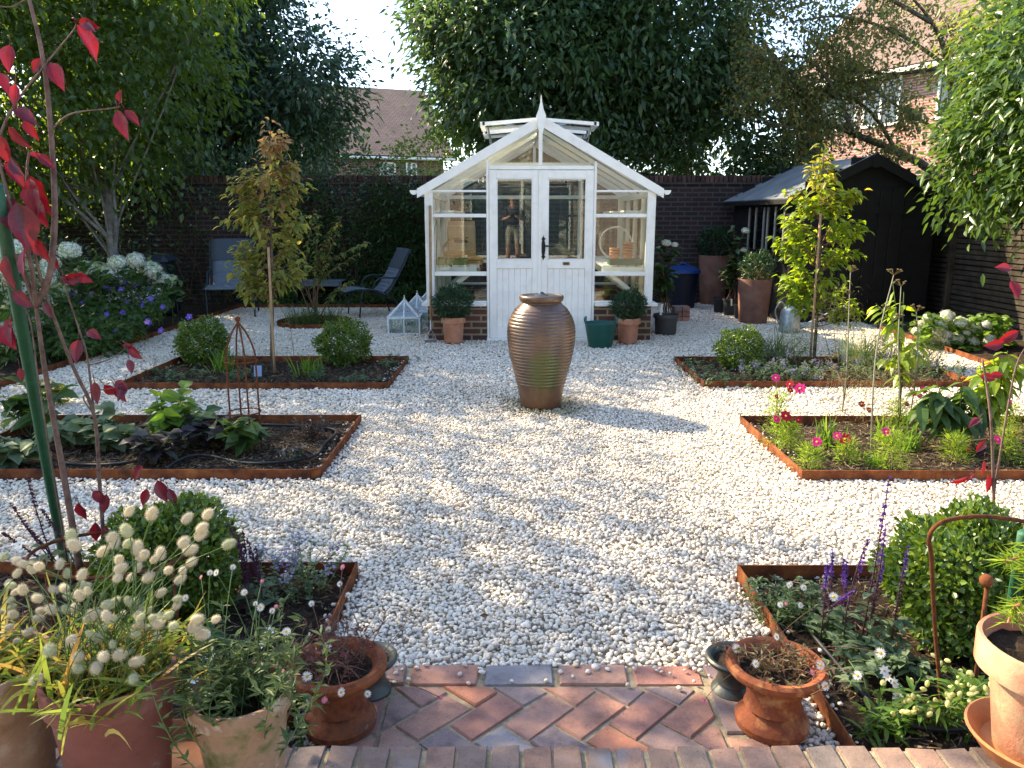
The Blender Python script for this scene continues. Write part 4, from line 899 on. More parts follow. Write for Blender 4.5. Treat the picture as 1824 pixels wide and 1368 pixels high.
def ballshrub(label, c, rad, mat, n, L, W, base=None, name='box_ball', squash=.92, wob=.10, cat='shrub', group='clipped box balls', up=.25, lod=0):
    wob = wob*1.5
    c = np.array(c, float); r = thing(name, label, cat, base if base is not None else (c[0], c[1], 0), group); d = rand_dirs(n)
    f = 1+wob*(np.sin(d[:, 0]*5+c[0]*3)*np.cos(d[:, 1]*4+c[1])+.7*np.sin(d[:, 2]*7+d[:, 0]*6))
    rr = rad*f*np.minimum(1.08, .60+.46*rng.random(n)**.6)*(1+.09*(rng.random(n) < .03)); pos = c+d*rr[:, None]*[1, 1, squash]
    k = pos[:, 2] > -.02; pos, dd = pos[k], d[k]; n = len(pos)
    ax = dd*.8+rng.normal(size=(n, 3))*.55+[0, 0, up]; mb = MB(); leaves(mb, pos, ax, L*rng.uniform(.7, 1.3, n), W*rng.uniform(.8, 1.2, n), .05, .25, lod, dd); mb.build('foliage', mat, r)
    s = MB(); b0 = np.array(r.location)
    for i in range(9): e = c+rand_dirs(1)[0]*rad*.75; s.tube(curve(b0+[rng.normal()*.02, rng.normal()*.02, -.03], e, (0, 0, 0), 5), np.linspace(.010, .003, 5), 5)
    s.build('stem', TWIG, r, True); return r
BOX = leafmat('box_leaf', [(.026, .060, .012), (.055, .11, .016), (.10, .165, .022), (.17, .23, .03)], .20, .34, .5, clump=.25, cs=9)
BOXD = leafmat('hebe_leaf', [(.012, .035, .014), (.022, .055, .02), (.035, .075, .026)], .22, .4, .4)
pot('terracotta_pot', 'footed terracotta pot in front of the left greenhouse plinth', P(808, 612), .140, .105, .29, TERRA, .012, .07, group='terracotta pots at the greenhouse', feet=True)
ballshrub('dark green shrub in the terracotta pot left of the greenhouse doors', P(808, 612)+[0, 0, .46], .20, BOXD, 2600, .05, .013, base=P(808, 612)+[0, 0, .28], name='potted_shrub', group='potted shrubs at the greenhouse', wob=.06)
pot('terracotta_pot', 'footed terracotta pot beside the green tub right of the doors', P(1118, 612), .138, .105, .28, TERRA, .012, .07, group='terracotta pots at the greenhouse', feet=True)
ballshrub('dark green shrub in the terracotta pot right of the greenhouse doors', P(1118, 612)+[0, 0, .43], .175, BOXD, 2200, .05, .013, base=P(1118, 612)+[0, 0, .27], name='potted_shrub', group='potted shrubs at the greenhouse', wob=.06)
tb = P(1069, 618); r = thing('garden_tub', 'dark green flexible tub with two handles by the greenhouse door', 'tub', tb); q = MB(); TUB = plain('tub_green', (.012, .085, .065), .4, .45)
q.lathe([(0, 0), (.125, 0), (.13, .005), (.178, .27), (.182, .275), (.174, .275), (.125, .02), (0, .012)], tb, 36); q.build('tub_body', TUB, r, True); 
for s in (-1, 1):
    q = MB(); q.tube(spline([tb+[s*.165, -.055, .262], tb+[s*.172, -.05, .31], tb+[s*.165, 0, .335], tb+[s*.172, .05, .31], tb+[s*.165, .055, .262]], 14), .012, 7); q.build('handle', TUB, r, True)
# long-handled hoe leaning on the corner post
hb = P(768, 610); r = thing('garden_hoe', 'long wooden handled hoe leaning on the left greenhouse corner', 'hoe', hb); top = Q(766, 366, Y0-.03)
q = MB(); a = hb+(top-hb)*.17; q.tube(curve(a, top, (0, 0, 0), 8), .0155, 9); q.build('handle', WOOD, r, True)
q = MB(); STEEL = plain('bare_steel', (.42, .43, .45), .35, .5, .9); q.tube([a+(top-hb)*.02, a-(top-hb)*.015, hb+[0, 0, .155]], .011, 7)
for s in (-1, 1): q.tube([hb+[0, 0, .155], hb+[s*.055, -.012, .06], hb+[s*.05, -.02, .02]], .006, 5)
q.box(hb+[0, -.03, .022], (.135, .03, .05), rx=.5); q.build('hoe_head', STEEL, r)
# cloches
def cloche(label, c, w, hw, hr, rz=0.0):
    r = thing('lantern_cloche', label, 'cloche', c, 'white lantern cloches'); q = MB(); b = .020; ca, sa = math.cos(rz), math.sin(rz); c = np.array(c)
    def L_(x, y, z): return c+np.array([x*ca-y*sa, x*sa+y*ca, z])
    cs = [(-1, -1), (1, -1), (1, 1), (-1, 1)]
    for (sx, sy), (tx, ty_) in zip(cs, cs[1:]+cs[:1]):
        q.beam(L_(sx*w, sy*w, .0), L_(sx*w, sy*w, hw), b, b, (1, 0, 0)); q.beam(L_(sx*w, sy*w, b/2), L_(tx*w, ty_*w, b/2), b, b); q.beam(L_(sx*w, sy*w, hw), L_(tx*w, ty_*w, hw), b*1.3, b*1.1)
        q.beam(L_(sx*w, sy*w, hw), L_(0, 0, hw+hr), b, b); mx, my = (sx+tx)/2*w, (sy+ty_)/2*w; q.beam(L_(mx, my, 0), L_(mx, my, hw), b*.8, b*.8, (1, 0, 0)); q.beam(L_(mx, my, hw), L_(0, 0, hw+hr), b*.8, b*.8)
    q.ellipsoid(L_(0, 0, hw+hr+.012), (.016, .016, .02), 10, 8); q.tube([L_(0, 0, hw+hr), L_(0, 0, hw+hr+.06)], .006, 6); q.build('frame', plain('cloche_paint', (.66, .72, .74), .45), r)
    for (sx, sy), (tx, ty_) in zip(cs, cs[1:]+cs[:1]):
        g = MB(); k_ = .985
        a_, b_, d_, e_ = L_(sx*w*k_, sy*w*k_, .01), L_(tx*w*k_, ty_*w*k_, .01), L_(tx*w*k_, ty_*w*k_, hw), L_(sx*w*k_, sy*w*k_, hw); n_ = unit(np.cross(b_-a_, d_-a_))*.003
        g.add([a_, b_, d_, e_, a_+n_, b_+n_, d_+n_, e_+n_], [[0, 1, 2, 3], [7, 6, 5, 4], [0, 4, 5, 1], [1, 5, 6, 2], [2, 6, 7, 3], [3, 7, 4, 0]]); ap = L_(0, 0, hw+hr-.005)
        m_ = unit(np.cross(d_-e_, ap-e_))*.003; g.add([e_, d_, ap, e_+m_, d_+m_, ap+m_], [[0, 1, 2], [5, 4, 3]]); g.build('pane', GLASS, r)
c0 = P(722, 592); cloche('white lantern cloche nearest the camera at the greenhouse corner', c0, .19, .205, .20, .06)
cloche('second white lantern cloche, behind the front one', c0+[.085, .62, 0], .19, .205, .20, .0); cloche('white lantern cloche at the back against the greenhouse wall', c0+[.16, 1.25, 0], .17, .2, .19)
# ================================================================ lounge chairs and small table
FAB = mottled('charcoal_sling', [(.045, .058, .072), (.068, .086, .105)], 60, .8, .25, .15, 300); FAB2 = mottled('grey_sling', [(.10, .125, .155), (.145, .175, .21)], 60, .8, .25, .15, 300); CHM = plain('chair_metal', (.030, .042, .050), .45, .4, .3)
def lounge(label, loc, rz, sz=.9):
    r = thing('lounge_chair', label, 'lounge chair', (0, 0, 0), 'reclining garden chairs'); W2 = .30
    def pan(name, pts, mat, th, hw=W2, seams=False):
        pts = spline(pts, 26); q = MB(); n = len(pts); tan = unit(np.gradient(pts, axis=0)); nn = np.stack([np.zeros(n), -tan[:, 2], tan[:, 1]], 1); xs = np.linspace(-hw, hw, 9); v = []
        for sgn in (1, -1):
            for i in range(n):
                pil = 1+(.5*math.cos(i*2*math.pi/4.2) if seams else 0)
                for x in xs: edge = 1-(abs(x)/hw)**6*.8; v.append(pts[i]+[x*(1-.0), 0, 0]+nn[i]*sgn*th*(pil if sgn > 0 else 1)*edge)
        f = []
        for s_ in range(2):
            for i in range(n-1):
                for j in range(8): a = s_*n*9+i*9+j; f.append([a, a+1, a+10, a+9] if s_ == 0 else [a+9, a+10, a+1, a])
        e = lambda i, j: i*9+j; o_ = n*9
        for i in range(n-1): f.append([e(i, 0), e(i+1, 0), e(i+1, 0)+o_, e(i, 0)+o_]); f.append([e(i+1, 8), e(i, 8), e(i, 8)+o_, e(i+1, 8)+o_])
        for j in range(8): f.append([e(0, j), e(0, j)+o_, e(0, j+1)+o_, e(0, j+1)]); f.append([e(n-1, j+1), e(n-1, j+1)+o_, e(n-1, j)+o_, e(n-1, j)])
        q.add(v, f); return q.build(name, mat, r, True)
    # x across, y backwards (sitter faces -y)
    pan('seat', [(0, -.62, .42), (0, -.42, .455), (0, -.15, .42), (0, .04, .36)], FAB2, .010)
    pan('backrest', [(0, .04, .36), (0, .14, .48), (0, .27, .68), (0, .40, .92), (0, .47, 1.05)], FAB, .010)
    pan('seat_cushion', [(0, .0, .385), (0, .10, .47), (0, .20, .61), (0, .285, .745)], FAB2, .020, .27, True)
    pan('headrest', [(0, .285, .75), (0, .36, .88), (0, .46, 1.06)], FAB, .028, .285)
    for s in (-1, 1):
        x = s*(W2+.015); q = MB(); q.tube(spline([(x, -.42, 0), (x, -.38, .30), (x, -.33, .44), (x, -.18, .43), (x, .04, .34)], 20), .013, 7); q.build('leg', CHM, r, True)
        q = MB(); q.tube(spline([(x, .30, 0), (x, .22, .22), (x, .05, .35)], 12), .013, 7); q.build('leg', CHM, r, True)
        q = MB(); q.tube(spline([(x, -.2, .43), (x, -.14, .56), (x, -.04, .62), (x, .12, .62), (x, .245, .62)], 18), .014, 7); q.build('armrest', CHM, r, True)
        q = MB(); q.tube(spline([(x, -.63, .42), (x, -.42, .455), (x, -.15, .42), (x, .04, .36), (x, .27, .68), (x, .47, 1.06)], 24), .010, 6); q.build('side_rail', CHM, r, True)
    r.location = [float(k_) for k_ in loc]; r.rotation_euler = (0, 0, rz); r.scale = (sz, sz, sz); return r
lounge('grey reclining chair facing the camera, half hidden by the bronze pear tree', P(414, 559)+[.05, -.05, 0], R(14), 1.02)
lounge('charcoal reclining chair turned side-on, left of the glass cloches', P(676, 560)+[.0, -.05, 0], R(-62))
tl = P(560, 549)+[0, .5, 0]; r = thing('side_table', 'low dark blue-grey table between the two reclining chairs', 'table', tl); q = MB(); q.box(tl+[0, 0, .40], (.78, .45, .02), bev=.005); q.box(tl+[0, -.20, .355], (.76, .02, .07)); q.build('table_top', FAB2, r)
for sx_ in (-1, 1):
    for sy_ in (-1, 1): MB().tube([tl+[sx_*.35, sy_*.2, 0], tl+[sx_*.35, sy_*.2, .39]], .013, 6).build('leg', CHM, r)
cb = Q(276, 470, 11.2); cb[2] = 0; r = thing('covered_barbecue', 'dark covered barbecue standing behind the hydrangeas', 'barbecue', cb); q = MB(); q.box(cb+[0, 0, .40], (.48, .45, .76), bev=.05); q.build('cover', BLACK, r); q = MB(); q.box(cb+[0, 0, .80], (.52, .44, .16), bev=.07); q.build('lid_cover', plain('navy_cover', (.015, .02, .03), .5), r)
# ================================================================ pots by the shed
def hyd_heads(): pass
TALLT = mottled('dusky_terracotta', [(.12, .06, .045), (.19, .095, .065), (.23, .13, .09)], 5, .85, .2, .2, 60)
p1 = P(1268, 541); pot('terracotta_pot', 'tall dusky terracotta pot with a dark shrub by the brick wall', p1, .255, .20, .80, TALLT, .0, .0, .93, 'tall terracotta pots by the shed')
ballshrub('very dark rounded shrub in the tall pot by the brick wall', p1+[0, 0, .98], .27, BOXD, 2600, .055, .018, base=p1+[0, 0, .74], name='potted_shrub', group=None)
p2 = P(1340, 575); pot('terracotta_pot', 'tall paler terracotta pot with grasses by the shed window', p2, .225, .185, .60, TALLT, .0, .0, .93, 'tall terracotta pots by the shed')
ballshrub('dark shrub in the paler terracotta pot by the shed', p2+[.02, 0, .74], .21, BOXD, 1800, .055, .016, base=p2+[0, 0, .55], name='potted_shrub', group=None)
for (px, py, w_, h_, lb) in ((1282, 556, .11, .22, 'small black nursery pot next to the tall dusky pot'), (1301, 561, .125, .24, 'black nursery pot with a white label among three'), (1318, 567, .10, .20, 'small black nursery pot touching the paler terracotta pot')):
    pp = P(px, py); rr_ = pot('nursery_pot', lb, pp, w_, w_*.8, h_, GREY, .008, .03, group='black nursery pots by the shed')
    if px == 1301: MB().box(pp+[-.03, -w_-.001, .20], (.022, .003, .10), rx=-.12).build('plant_label', WHITE, rr_)
p5 = P(1185, 595); pn = pot('nursery_pot', 'large grey nursery pot at the right corner of the greenhouse', p5, .155, .125, .25, plain('grey_pot', (.07, .07, .07), .55), .010, .05); MB().box(p5+[-.07, -.05, .31], (.025, .004, .14), ry=.1).build('plant_label', WHITE, pn)
wb = P(1213, 548); r = thing('compost_bin', 'dark bin with a blue lid tucked behind the greenhouse corner', 'bin', wb); MB().lathe([(0, 0), (.20, 0), (.26, .55), (.0, .55)], wb, 28).build('bin_body', plain('bin_dark', (.008, .012, .025), .5), r, 'auto'); MB().lathe([(0, .66), (.15, .66), (.27, .60), (.285, .555), (.0, .552)], wb, 28).build('lid', plain('bin_blue', (.01, .04, .16), .45), r, 'auto'); MB().tube(curve(wb+[-.08, 0, .655], wb+[.08, 0, .655], (0, 0, .05), 8), .012, 6).build('handle', plain('bin_blue2', (.015, .06, .22), .4), r)
bs = P(1206, 572); r = thing('brick_stack', 'low stack of orange bricks behind the nursery pot', 'bricks', bs); q = MB()
for i in range(3):
    for j in range(2): q.box(bs+[.0+j*.11, .05, .034+i*.069], (.102, .215, .065), bev=.004)
q.build('brick', PAVER, r)
# galvanised watering can
wc = P(1405, 592); GALV = mottled('galvanised', [(.20, .24, .25), (.32, .36, .37), (.40, .43, .43)], 25, .42, .5, .05, metal=.55)
r = thing('watering_can', 'galvanised watering can with a long spout by the shed', 'watering can', wc); q = MB(); q.lathe([(0, 0), (.125, 0), (.128, .02), (.118, .25), (.10, .29), (.075, .31), (.07, .34), (.062, .34), (.064, .3)], wc, 30); q.build('can_body', GALV, r, 'auto')
q = MB(); q.tube(spline([wc+[.10, 0, .05], wc+[.25, -.02, .12], wc+[.50, -.04, .26], wc+[.62, -.05, .31]], 14), np.linspace(.028, .013, 14), 9); q.build('spout', GALV, r, True)
q = MB(); q.lathe([(.012, 0), (.045, .05), (0, .056)], wc+[.62, -.05, .31], 14, axis=(.85, -.05, .5)); q.build('rose', GALV, r, True)
q = MB(); q.tube(curve(wc+[.07, 0, .30], wc+[.43, -.03, .225], (0, 0, .01), 8), .008, 6); q.build('brace', GALV, r, True); q = MB(); q.tube(spline([wc+[-.06, 0, .33], wc+[-.13, 0, .38], wc+[-.19, 0, .26], wc+[-.125, 0, .1]], 14), .009, 6); q.build('handle', GALV, r, True)
# ================================================================ obelisk, lights, hoses
def obelisk(label, c, rb_, h):
    r = thing('plant_obelisk', label, 'plant support', c); c = np.array(c, float); q = MB(); top = c+[0, 0, h]
    for i in range(4): a = .6+i*math.pi/2; d_ = np.array([math.cos(a), math.sin(a), 0]); q.tube(spline([c+d_*rb_+[0, 0, -.08], c+d_*rb_+[0, 0, h*.62], c+d_*rb_*.97+[0, 0, h*.76], c+d_*rb_*.55+[0, 0, h*.90], top], 22), .0055, 6)
    q.ellipsoid(top+[0, 0, .015], (.017, .017, .018), 12, 8); q.build('upright', RUSTWIRE, r, True)
    for z_ in (.30*h, .70*h):
        q = MB(); an_ = np.linspace(0, 2*math.pi, 33); q.tube(np.c_[c[0]+(rb_+.008)*np.cos(an_), c[1]+(rb_+.008)*np.sin(an_), np.full(33, c[2]+z_)], .0045, 6, cap=False); q.build('ring', RUSTWIRE, r, True)
    return r
ob = P(441, 800); obelisk('rusty wire obelisk with two rings in the vegetable bed', ob, .088, .80)
def solar(label, c, rz):
    r = thing('solar_light', label, 'solar light', c, 'small solar spotlights in the beds'); c = np.array(c); q = MB(); q.box(c+[0, 0, .095], (.075, .012, .11), rz, -.35, bev=.003); q.build('panel_housing', CHM, r)
    q = MB(); q.box(c+[0, -.0085, .097], (.064, .004, .097), rz, -.35); q.build('solar_cell', plain('solar_blue', (.16, .24, .36), .25, .6, bmp=0), r); q = MB(); q.tube([c+[0, .01, -.05], c+[0, .01, .08]], .007, 6); q.build('stake', CHM, r)
solar('pale blue solar light leaning beside the bronze pear stake', P(458, 682)+[0, .05, 0], .15); solar('tiny blue solar light at the front of the circular bed', P(559, 577)+[0, .08, 0], 0)
HOSE = plain('hose_black', (.012, .013, .015), .5, .4)
def hose(label, px, z=.018, rad=.009, n=40): pts = spline([P(x, y, z) for x, y in px], n); q = MB(); q.tube(pts, rad, 7); o = q.build('drip_hose', HOSE, None, True, origin=pts[len(pts)//2]); tag(o, label, 'hose', 'black drip hoses in the beds')
hose('black drip hose looping across the front of the vegetable bed', [(298, 834), (315, 822), (345, 811), (380, 813), (430, 824), (490, 824), (560, 812), (578, 790), (600, 768), (560, 760), (480, 757), (380, 754), (250, 760)])
hose('black drip hose lying in the front left of the vegetable bed', [(110, 825), (180, 828), (240, 822), (300, 812), (285, 800)])
hose('black drip hose curving through the salvia bed', [(1475, 1062), (1440, 1105), (1448, 1130), (1490, 1180), (1545, 1245), (1590, 1283), (1680, 1300), (1760, 1290)], rad=.008)
# bluebird-free: bent wire hoop in the left border
hp_ = [(288, 560), (290, 530), (305, 518), (318, 540), (320, 566)]
# ================================================================ flower shapes (shared meshes, radius 1)
def multi(name, parts, smooth=False):
    me = bpy.data.meshes.new(name); V = []; Fs = []; mi = []; n = 0
    for i, (mb, mat) in enumerate(parts):
        v = np.concatenate(mb.v); V += v.tolist()
        for f in mb.f:
            for q in f: Fs.append([int(a)+n for a in q]); mi.append(i)
        n += len(v); me.materials.append(mat)
    me.from_pydata(V, [], Fs); me.polygons.foreach_set('material_index', mi)
    if smooth: me.polygons.foreach_set('use_smooth', [True]*len(Fs))
    me.update(); return me
def ring(n, L, W, up=.1, r0=.12, rows=2, droop=.1):
    a = np.arange(n)*2*math.pi/n+rng.normal(size=n)*.05; d = np.c_[np.cos(a), np.sin(a), np.full(n, up)]; mb = MB(); leaves(mb, d*[r0, r0, 0], d, L, W, droop, .12, 1, np.tile([0, 0, 1.], (n, 1))*50); return mb
def petal(name, col, trans=.3): c = np.array(col); return leafmat(name, [tuple(c*.8), tuple(np.minimum(c*1.1, .88))], trans, .6, .2, tuple(np.minimum(c*1.1, .9)))
WHP = petal('white_petal', (.80, .80, .76)); YEL = mottled('yellow_eye', [(.55, .30, .015), (.70, .45, .03)], 30, .7, .2, 0)
PURP = petal('purple_petal', (.22, .14, .62)); MAG = petal('magenta_petal', (.60, .03, .20)); CRIM = petal('crimson_petal', (.36, .008, .035)); PINK = petal('pink_petal', (.75, .22, .38)); CREAM = petal('cream_floret', (.80, .82, .72), .25); SALV = petal('violet_floret', (.13, .055, .33)); SALD = petal('plum_calyx', (.10, .035, .08)); NEP = petal('lavender_floret', (.30, .27, .48))
eye = lambda r=.26, h=.14: MB().lathe([(r, 0), (r*.9, h*.7), (r*.4, h), (0.001, h)], n=10)
DAISY = multi('daisy_flower', [(ring(20, .92, .22), WHP), (eye(.30, .2), YEL)])
DAISYP = multi('pink_daisy', [(ring(18, .9, .22), PINK), (eye(.30, .2), YEL)])
COSM = multi('cosmos_magenta', [(ring(8, .95, .72, .12), MAG), (eye(.2), YEL)]); COSC = multi('cosmos_crimson', [(ring(8, .95, .72, .12), CRIM), (eye(.2), YEL)])
GERA = multi('geranium_flower', [(ring(5, .98, .85, .35, .05), PURP), (eye(.1), WHP)]); GERP = multi('geranium_pink', [(ring(5, .98, .85, .35, .05), petal('mauve_petal', (.55, .28, .66))), (eye(.1), WHP)])
LILY = multi('white_cosmos', [(ring(7, .98, .55, .3), WHP), (eye(.16), YEL)])
def hydrangea_mesh(name, mat, dome=.75, n=210, core=(.36, .42, .22)):
    mb = MB(); d = rand_dirs(n*2); d = d[d[:, 2] > -.35][:n]; c = d*[1, 1, dome]*rng.uniform(.86, 1.03, (len(d), 1))
    for i in range(len(d)):
        x = unit(np.cross(d[i], rng.normal(size=3))); y = np.cross(d[i], x); s = rng.uniform(.10, .17)
        v = [c[i]]
        for a in range(4):
            an = a*math.pi/2; e = np.cos(an)*x+np.sin(an)*y; f = np.cos(an+.785)*x+np.sin(an+.785)*y; v += [c[i]+f*s*1.15+d[i]*s*.12, c[i]+e*s*.35]
        v = np.array(v); mb.add(v, [[0, 2, 1], [0, 1, 4], [0, 4, 3], [0, 3, 6], [0, 6, 5], [0, 5, 8], [0, 8, 7], [0, 7, 2]])
    k = MB().ellipsoid((0, 0, 0), (.84, .84, .84*dome), 14, 9); return multi(name, [(mb, mat), (k, plain('hyd_core', core, .8, .1))])
HYD = [hydrangea_mesh('hydrangea_head', CREAM) for _ in range(2)]+[hydrangea_mesh('hydrangea_head', petal('green_white_floret', (.52, .62, .36), .25), .8)]
HYDW = [hydrangea_mesh('lacecap_head', petal('white_floret', (.80, .78, .70), .2), .6, 150), hydrangea_mesh('lacecap_head', petal('blush_floret', (.74, .64, .50), .2), .62, 150)]
GR1 = leafmat('mid_leaf', [(.028, .06, .018), (.05, .10, .025), (.08, .14, .03)], .32, .45, .35)
GR2 = leafmat('fresh_leaf', [(.06, .12, .02), (.09, .17, .025), (.14, .22, .035)], .42, .45, .35)
SAGE = leafmat('sage_leaf', [(.07, .11, .055), (.11, .16, .08), (.15, .20, .11)], .30, .6, .3)
FEA = leafmat('feathery_leaf', [(.09, .15, .02), (.14, .22, .03), (.20, .27, .045)], .48, .6, .2)
DRY = leafmat('dry_fennel', [(.13, .10, .055), (.20, .16, .085), (.16, .17, .07)], .35, .8, .1)
GRS = leafmat('grass_blade', [(.05, .085, .025), (.08, .13, .035), (.12, .17, .05)], .4, .5, .3)
DPUR = leafmat('dark_purple_leaf', [(.022, .018, .022), (.04, .03, .034), (.05, .06, .035)], .2, .45, .4)
def up_dirs(n, spread): a = rng.uniform(0, 6.28, n); s = rng.random(n)**.6*spread; return unit(np.c_[np.cos(a)*s, np.sin(a)*s, np.ones(n)])
def stems(base, n, h, spread, r=.003, bend=.05, br=.02, nn=8):
    out = []; d = up_dirs(n, spread)
    for i in range(n):
        L = h*rng.uniform(.65, 1.05); b = base+np.r_[rng.normal(size=2)*br, -.03]; out.append(curve(b, b+d[i]*L/ max(.4, d[i][2])*.8, np.r_[rng.normal(size=2)*bend*.5, bend*.4], nn))
    return out
def plant(name, label, cat, base, group, sts, leafspec, stemmat=GSTEM, sr=.003, flowers=()):
    """sts: stem curves; leafspec: (material, leaves per stem, length, width, outward, lod, droop, from)"""
    r = thing(name, label, cat, base, group)
    if sts:
        q = MB()
        for s in sts: q.tube(s, np.linspace(sr, sr*.5, len(s)), 5, cap=False)
        q.build('stem', stemmat, r, True)
    for (mat, k, L, W, outw, lod, droop, frm) in leafspec:
        q = MB()
        for s in sts:
            n = len(s); u = frm+(1-frm)*rng.random(k); i = np.minimum((u*(n-1)).astype(int), n-2); p = s[i]+(s[i+1]-s[i])*(u*(n-1)-i)[:, None]
            a = rng.uniform(0, 6.28, k); d = np.c_[np.cos(a), np.sin(a), outw+rng.normal(size=k)*.3]
            leaves(q, p, d, L*rng.uniform(.6, 1.2, k), W*rng.uniform(.75, 1.2, k), droop, .2, lod, np.tile([0, 0, 1.], (k, 1)))
        q.build('foliage', mat, r)
    for (nm, me, items) in flowers: scatter(r, me, nm, items)
    return r
def tuft(label, base, n, L, W, mat, spread=.7, droop=.5, group='grass tufts', name='grass_tuft', br=.04, cat='grass'):
    base = np.array(base, float); r = thing(name, label, cat, base, group); q = MB(); p = base+np.c_[rng.normal(size=(n, 2))*br, np.full(n, -.01)]; blades(q, p, up_dirs(n, spread), L*rng.uniform(.5, 1.1, n), W, rng.uniform(.1, droop, n), 5); q.build('blade', mat, r); return r
# ---------------------------------------------------------------- box balls in the beds
def ball(px, py, rpx, label, n, L=.030, z=None):
    c = P(px, py, 0); 
    for _ in range(6): rad = rpx*S(c[1], c[2]); c = P(px, py, rad*.80)
    ballshrub(label, c, rad, BOX, n, L, L*.62, lod=1 if n > 8000 else 0); return c, rad
ball(360, 612, 43, 'clipped box ball at the left end of the far left bed', 5600)
ball(611, 614, 44, 'clipped box ball at the right end of the far left bed, by the path', 5600)
ball(1318, 624, 40, 'clipped box ball among catmint at the corner of the far right bed', 3600)
ball(305, 1008, 112, 'large clipped box ball behind the bunny-tail pot', 10500, .026)
ball(1722, 1040, 132, 'largest sunlit box ball behind the big pot at bottom right', 13000, .026)
# ---------------------------------------------------------------- pear trees
def pear(label, bx, by, cpx, cols, n, stake, group='young ornamental pear trees', leafL=.082):
    b = P(bx, by); Y = b[1]; r = thing('pear_tree', label, 'tree', b, group); q = MB(); top = Q(cpx[0][0], cpx[0][1], Y); top[2] -= .02
    tr = spline([b-[0, 0, .05], b+(top-b)*.35+[.015, 0, 0], b+(top-b)*.7, top], 26); q.tube(tr, np.linspace(.019, .004, 26), 8); q.build('trunk', BARK, r, True)
    lq = MB(); pts = []
    for (x, y, rx) in cpx[1:]:
        c = Q(x, y, Y); rr = rx*S(Y, 1.2)
        for _ in range(5):
            a = rng.uniform(0, 6.28); e = c+np.array([math.cos(a)*rr*rng.uniform(.5, 1.0), math.sin(a)*rr*rng.uniform(.5, 1)*.8, rng.normal()*.05+.04]); s0 = tr[np.argmin(np.abs(tr[:, 2]-(e[2]-rr*.9)))]
            cc = curve(s0, e, (0, 0, -.02), 8); lq.tube(cc, np.linspace(.006, .0025, 8), 5, cap=False); pts.append(cc[3:])
    pts.append(tr[-5:]); lq.build('branch', TWIG, r, True); pts = np.concatenate(pts); k = rng.integers(0, len(pts), n); p = pts[k]+rng.normal(size=(n, 3))*.034
    zr = (p[:, 2]-p[:, 2].min())/(np.ptp(p[:, 2])+1e-6); c2 = np.array([tr[-1][0], Y]); o_ = np.c_[p[:, :2]-c2, np.zeros(n)]; d = unit(o_)*.8+rng.normal(size=(n, 3))*.5+[0, 0, .15]
    hi = zr+rng.normal(size=n)*.12 > .72
    for sel, mat, nm in ((~hi, cols[0], 'foliage'), (hi, cols[1], 'young_foliage')):
        lf = MB(); m_ = sel.sum(); leaves(lf, p[sel], d[sel], leafL*rng.uniform(.7, 1.2, m_), leafL*.6*rng.uniform(.8, 1.2, m_), .45, .35, 1, np.tile([0, 0, 1.], (m_, 1))); lf.build(nm, mat, r)
    s0 = P(*stake[0]); s1 = Q(stake[1][0], stake[1][1], s0[1]); q = MB(); q.tube(curve(s0-[0, 0, .05], s1, (0, 0, 0), 6), .012, 7); o = q.build('tree_stake', WOOD, None, True, origin=s0); return o
OLV = leafmat('olive_pear', [(.11, .14, .035), (.16, .185, .045), (.21, .215, .05), (.25, .22, .055)], .46, .45, .35); BRZ = leafmat('bronze_pear', [(.20, .14, .06), (.27, .17, .08), (.24, .20, .07)], .46, .5, .3)
LIM = leafmat('lime_pear', [(.10, .16, .018), (.15, .22, .022), (.21, .28, .03)], .45, .38, .4); LIMY = leafmat('gold_pear', [(.17, .20, .03), (.23, .21, .035), (.19, .24, .03)], .45, .4, .4)
o = pear('bronze-topped ornamental pear tree in the far left bed', 483, 652, [(481, 222), (480, 262, 34), (478, 310, 52), (478, 355, 62), (480, 400, 62), (482, 440, 55), (440, 470, 30), (520, 480, 30), (478, 495, 45), (420, 452, 16), (535, 310, 20), (425, 390, 26), (530, 400, 26), (430, 340, 24), (525, 350, 22), (440, 505, 24)], (OLV, BRZ), 1500, ((489, 662), (478, 440))); tag(o, 'pale wooden stake tied to the bronze pear tree', 'stake', 'wooden tree stakes')
o = pear('sunlit lime green ornamental pear tree in the far right bed', 1450, 637, [(1468, 262), (1465, 300, 30), (1455, 345, 52), (1462, 395, 72), (1460, 435, 66), (1455, 480, 50), (1420, 505, 26), (1480, 520, 40), (1420, 535, 22), (1500, 545, 25), (1530, 350, 18), (1405, 400, 24), (1515, 410, 30), (1410, 440, 22), (1505, 460, 26), (1430, 365, 30), (1495, 360, 28)], (LIM, LIMY), 1750, ((1443, 642), (1462, 380))); tag(o, 'pale wooden stake beside the sunlit lime pear tree', 'stake', 'wooden tree stakes')
# multi-stemmed small tree in the circular bed
cb_ = np.array([CIRC[0], CIRC[1]+.02, 0]); sts = [spline([cb_+[rng.normal()*.05, 0, -.03], Q(x0, y0, cb_[1]), Q(x, y, cb_[1]+rng.normal()*.15)], 14) for (x0, y0, x, y) in ((535, 490, 500, 395), (545, 480, 560, 370), (563, 470, 566, 380), (570, 500, 610, 385), (575, 500, 640, 450), (560, 500, 590, 420), (590, 530, 625, 500), (530, 500, 515, 440), (565, 470, 600, 395), (575, 480, 655, 430))]
plant('small_tree', 'multi-stemmed small green tree in the round steel-edged bed', 'tree', cb_, None, sts, [(OLV, 42, .085, .042, .1, 1, .5, .42), (GR1, 14, .085, .042, .1, 1, .5, .5)], TWIG, .009)
for (dx, lb) in ((-.2, 'wispy green grass at the left of the round bed'), (.22, 'wispy green grass at the right of the round bed'), (.02, 'wispy green grass at the middle of the round bed')): tuft(lb, cb_+[dx, -.1, 0], 120, .42, .006, GRS, .6, .4, br=.07)
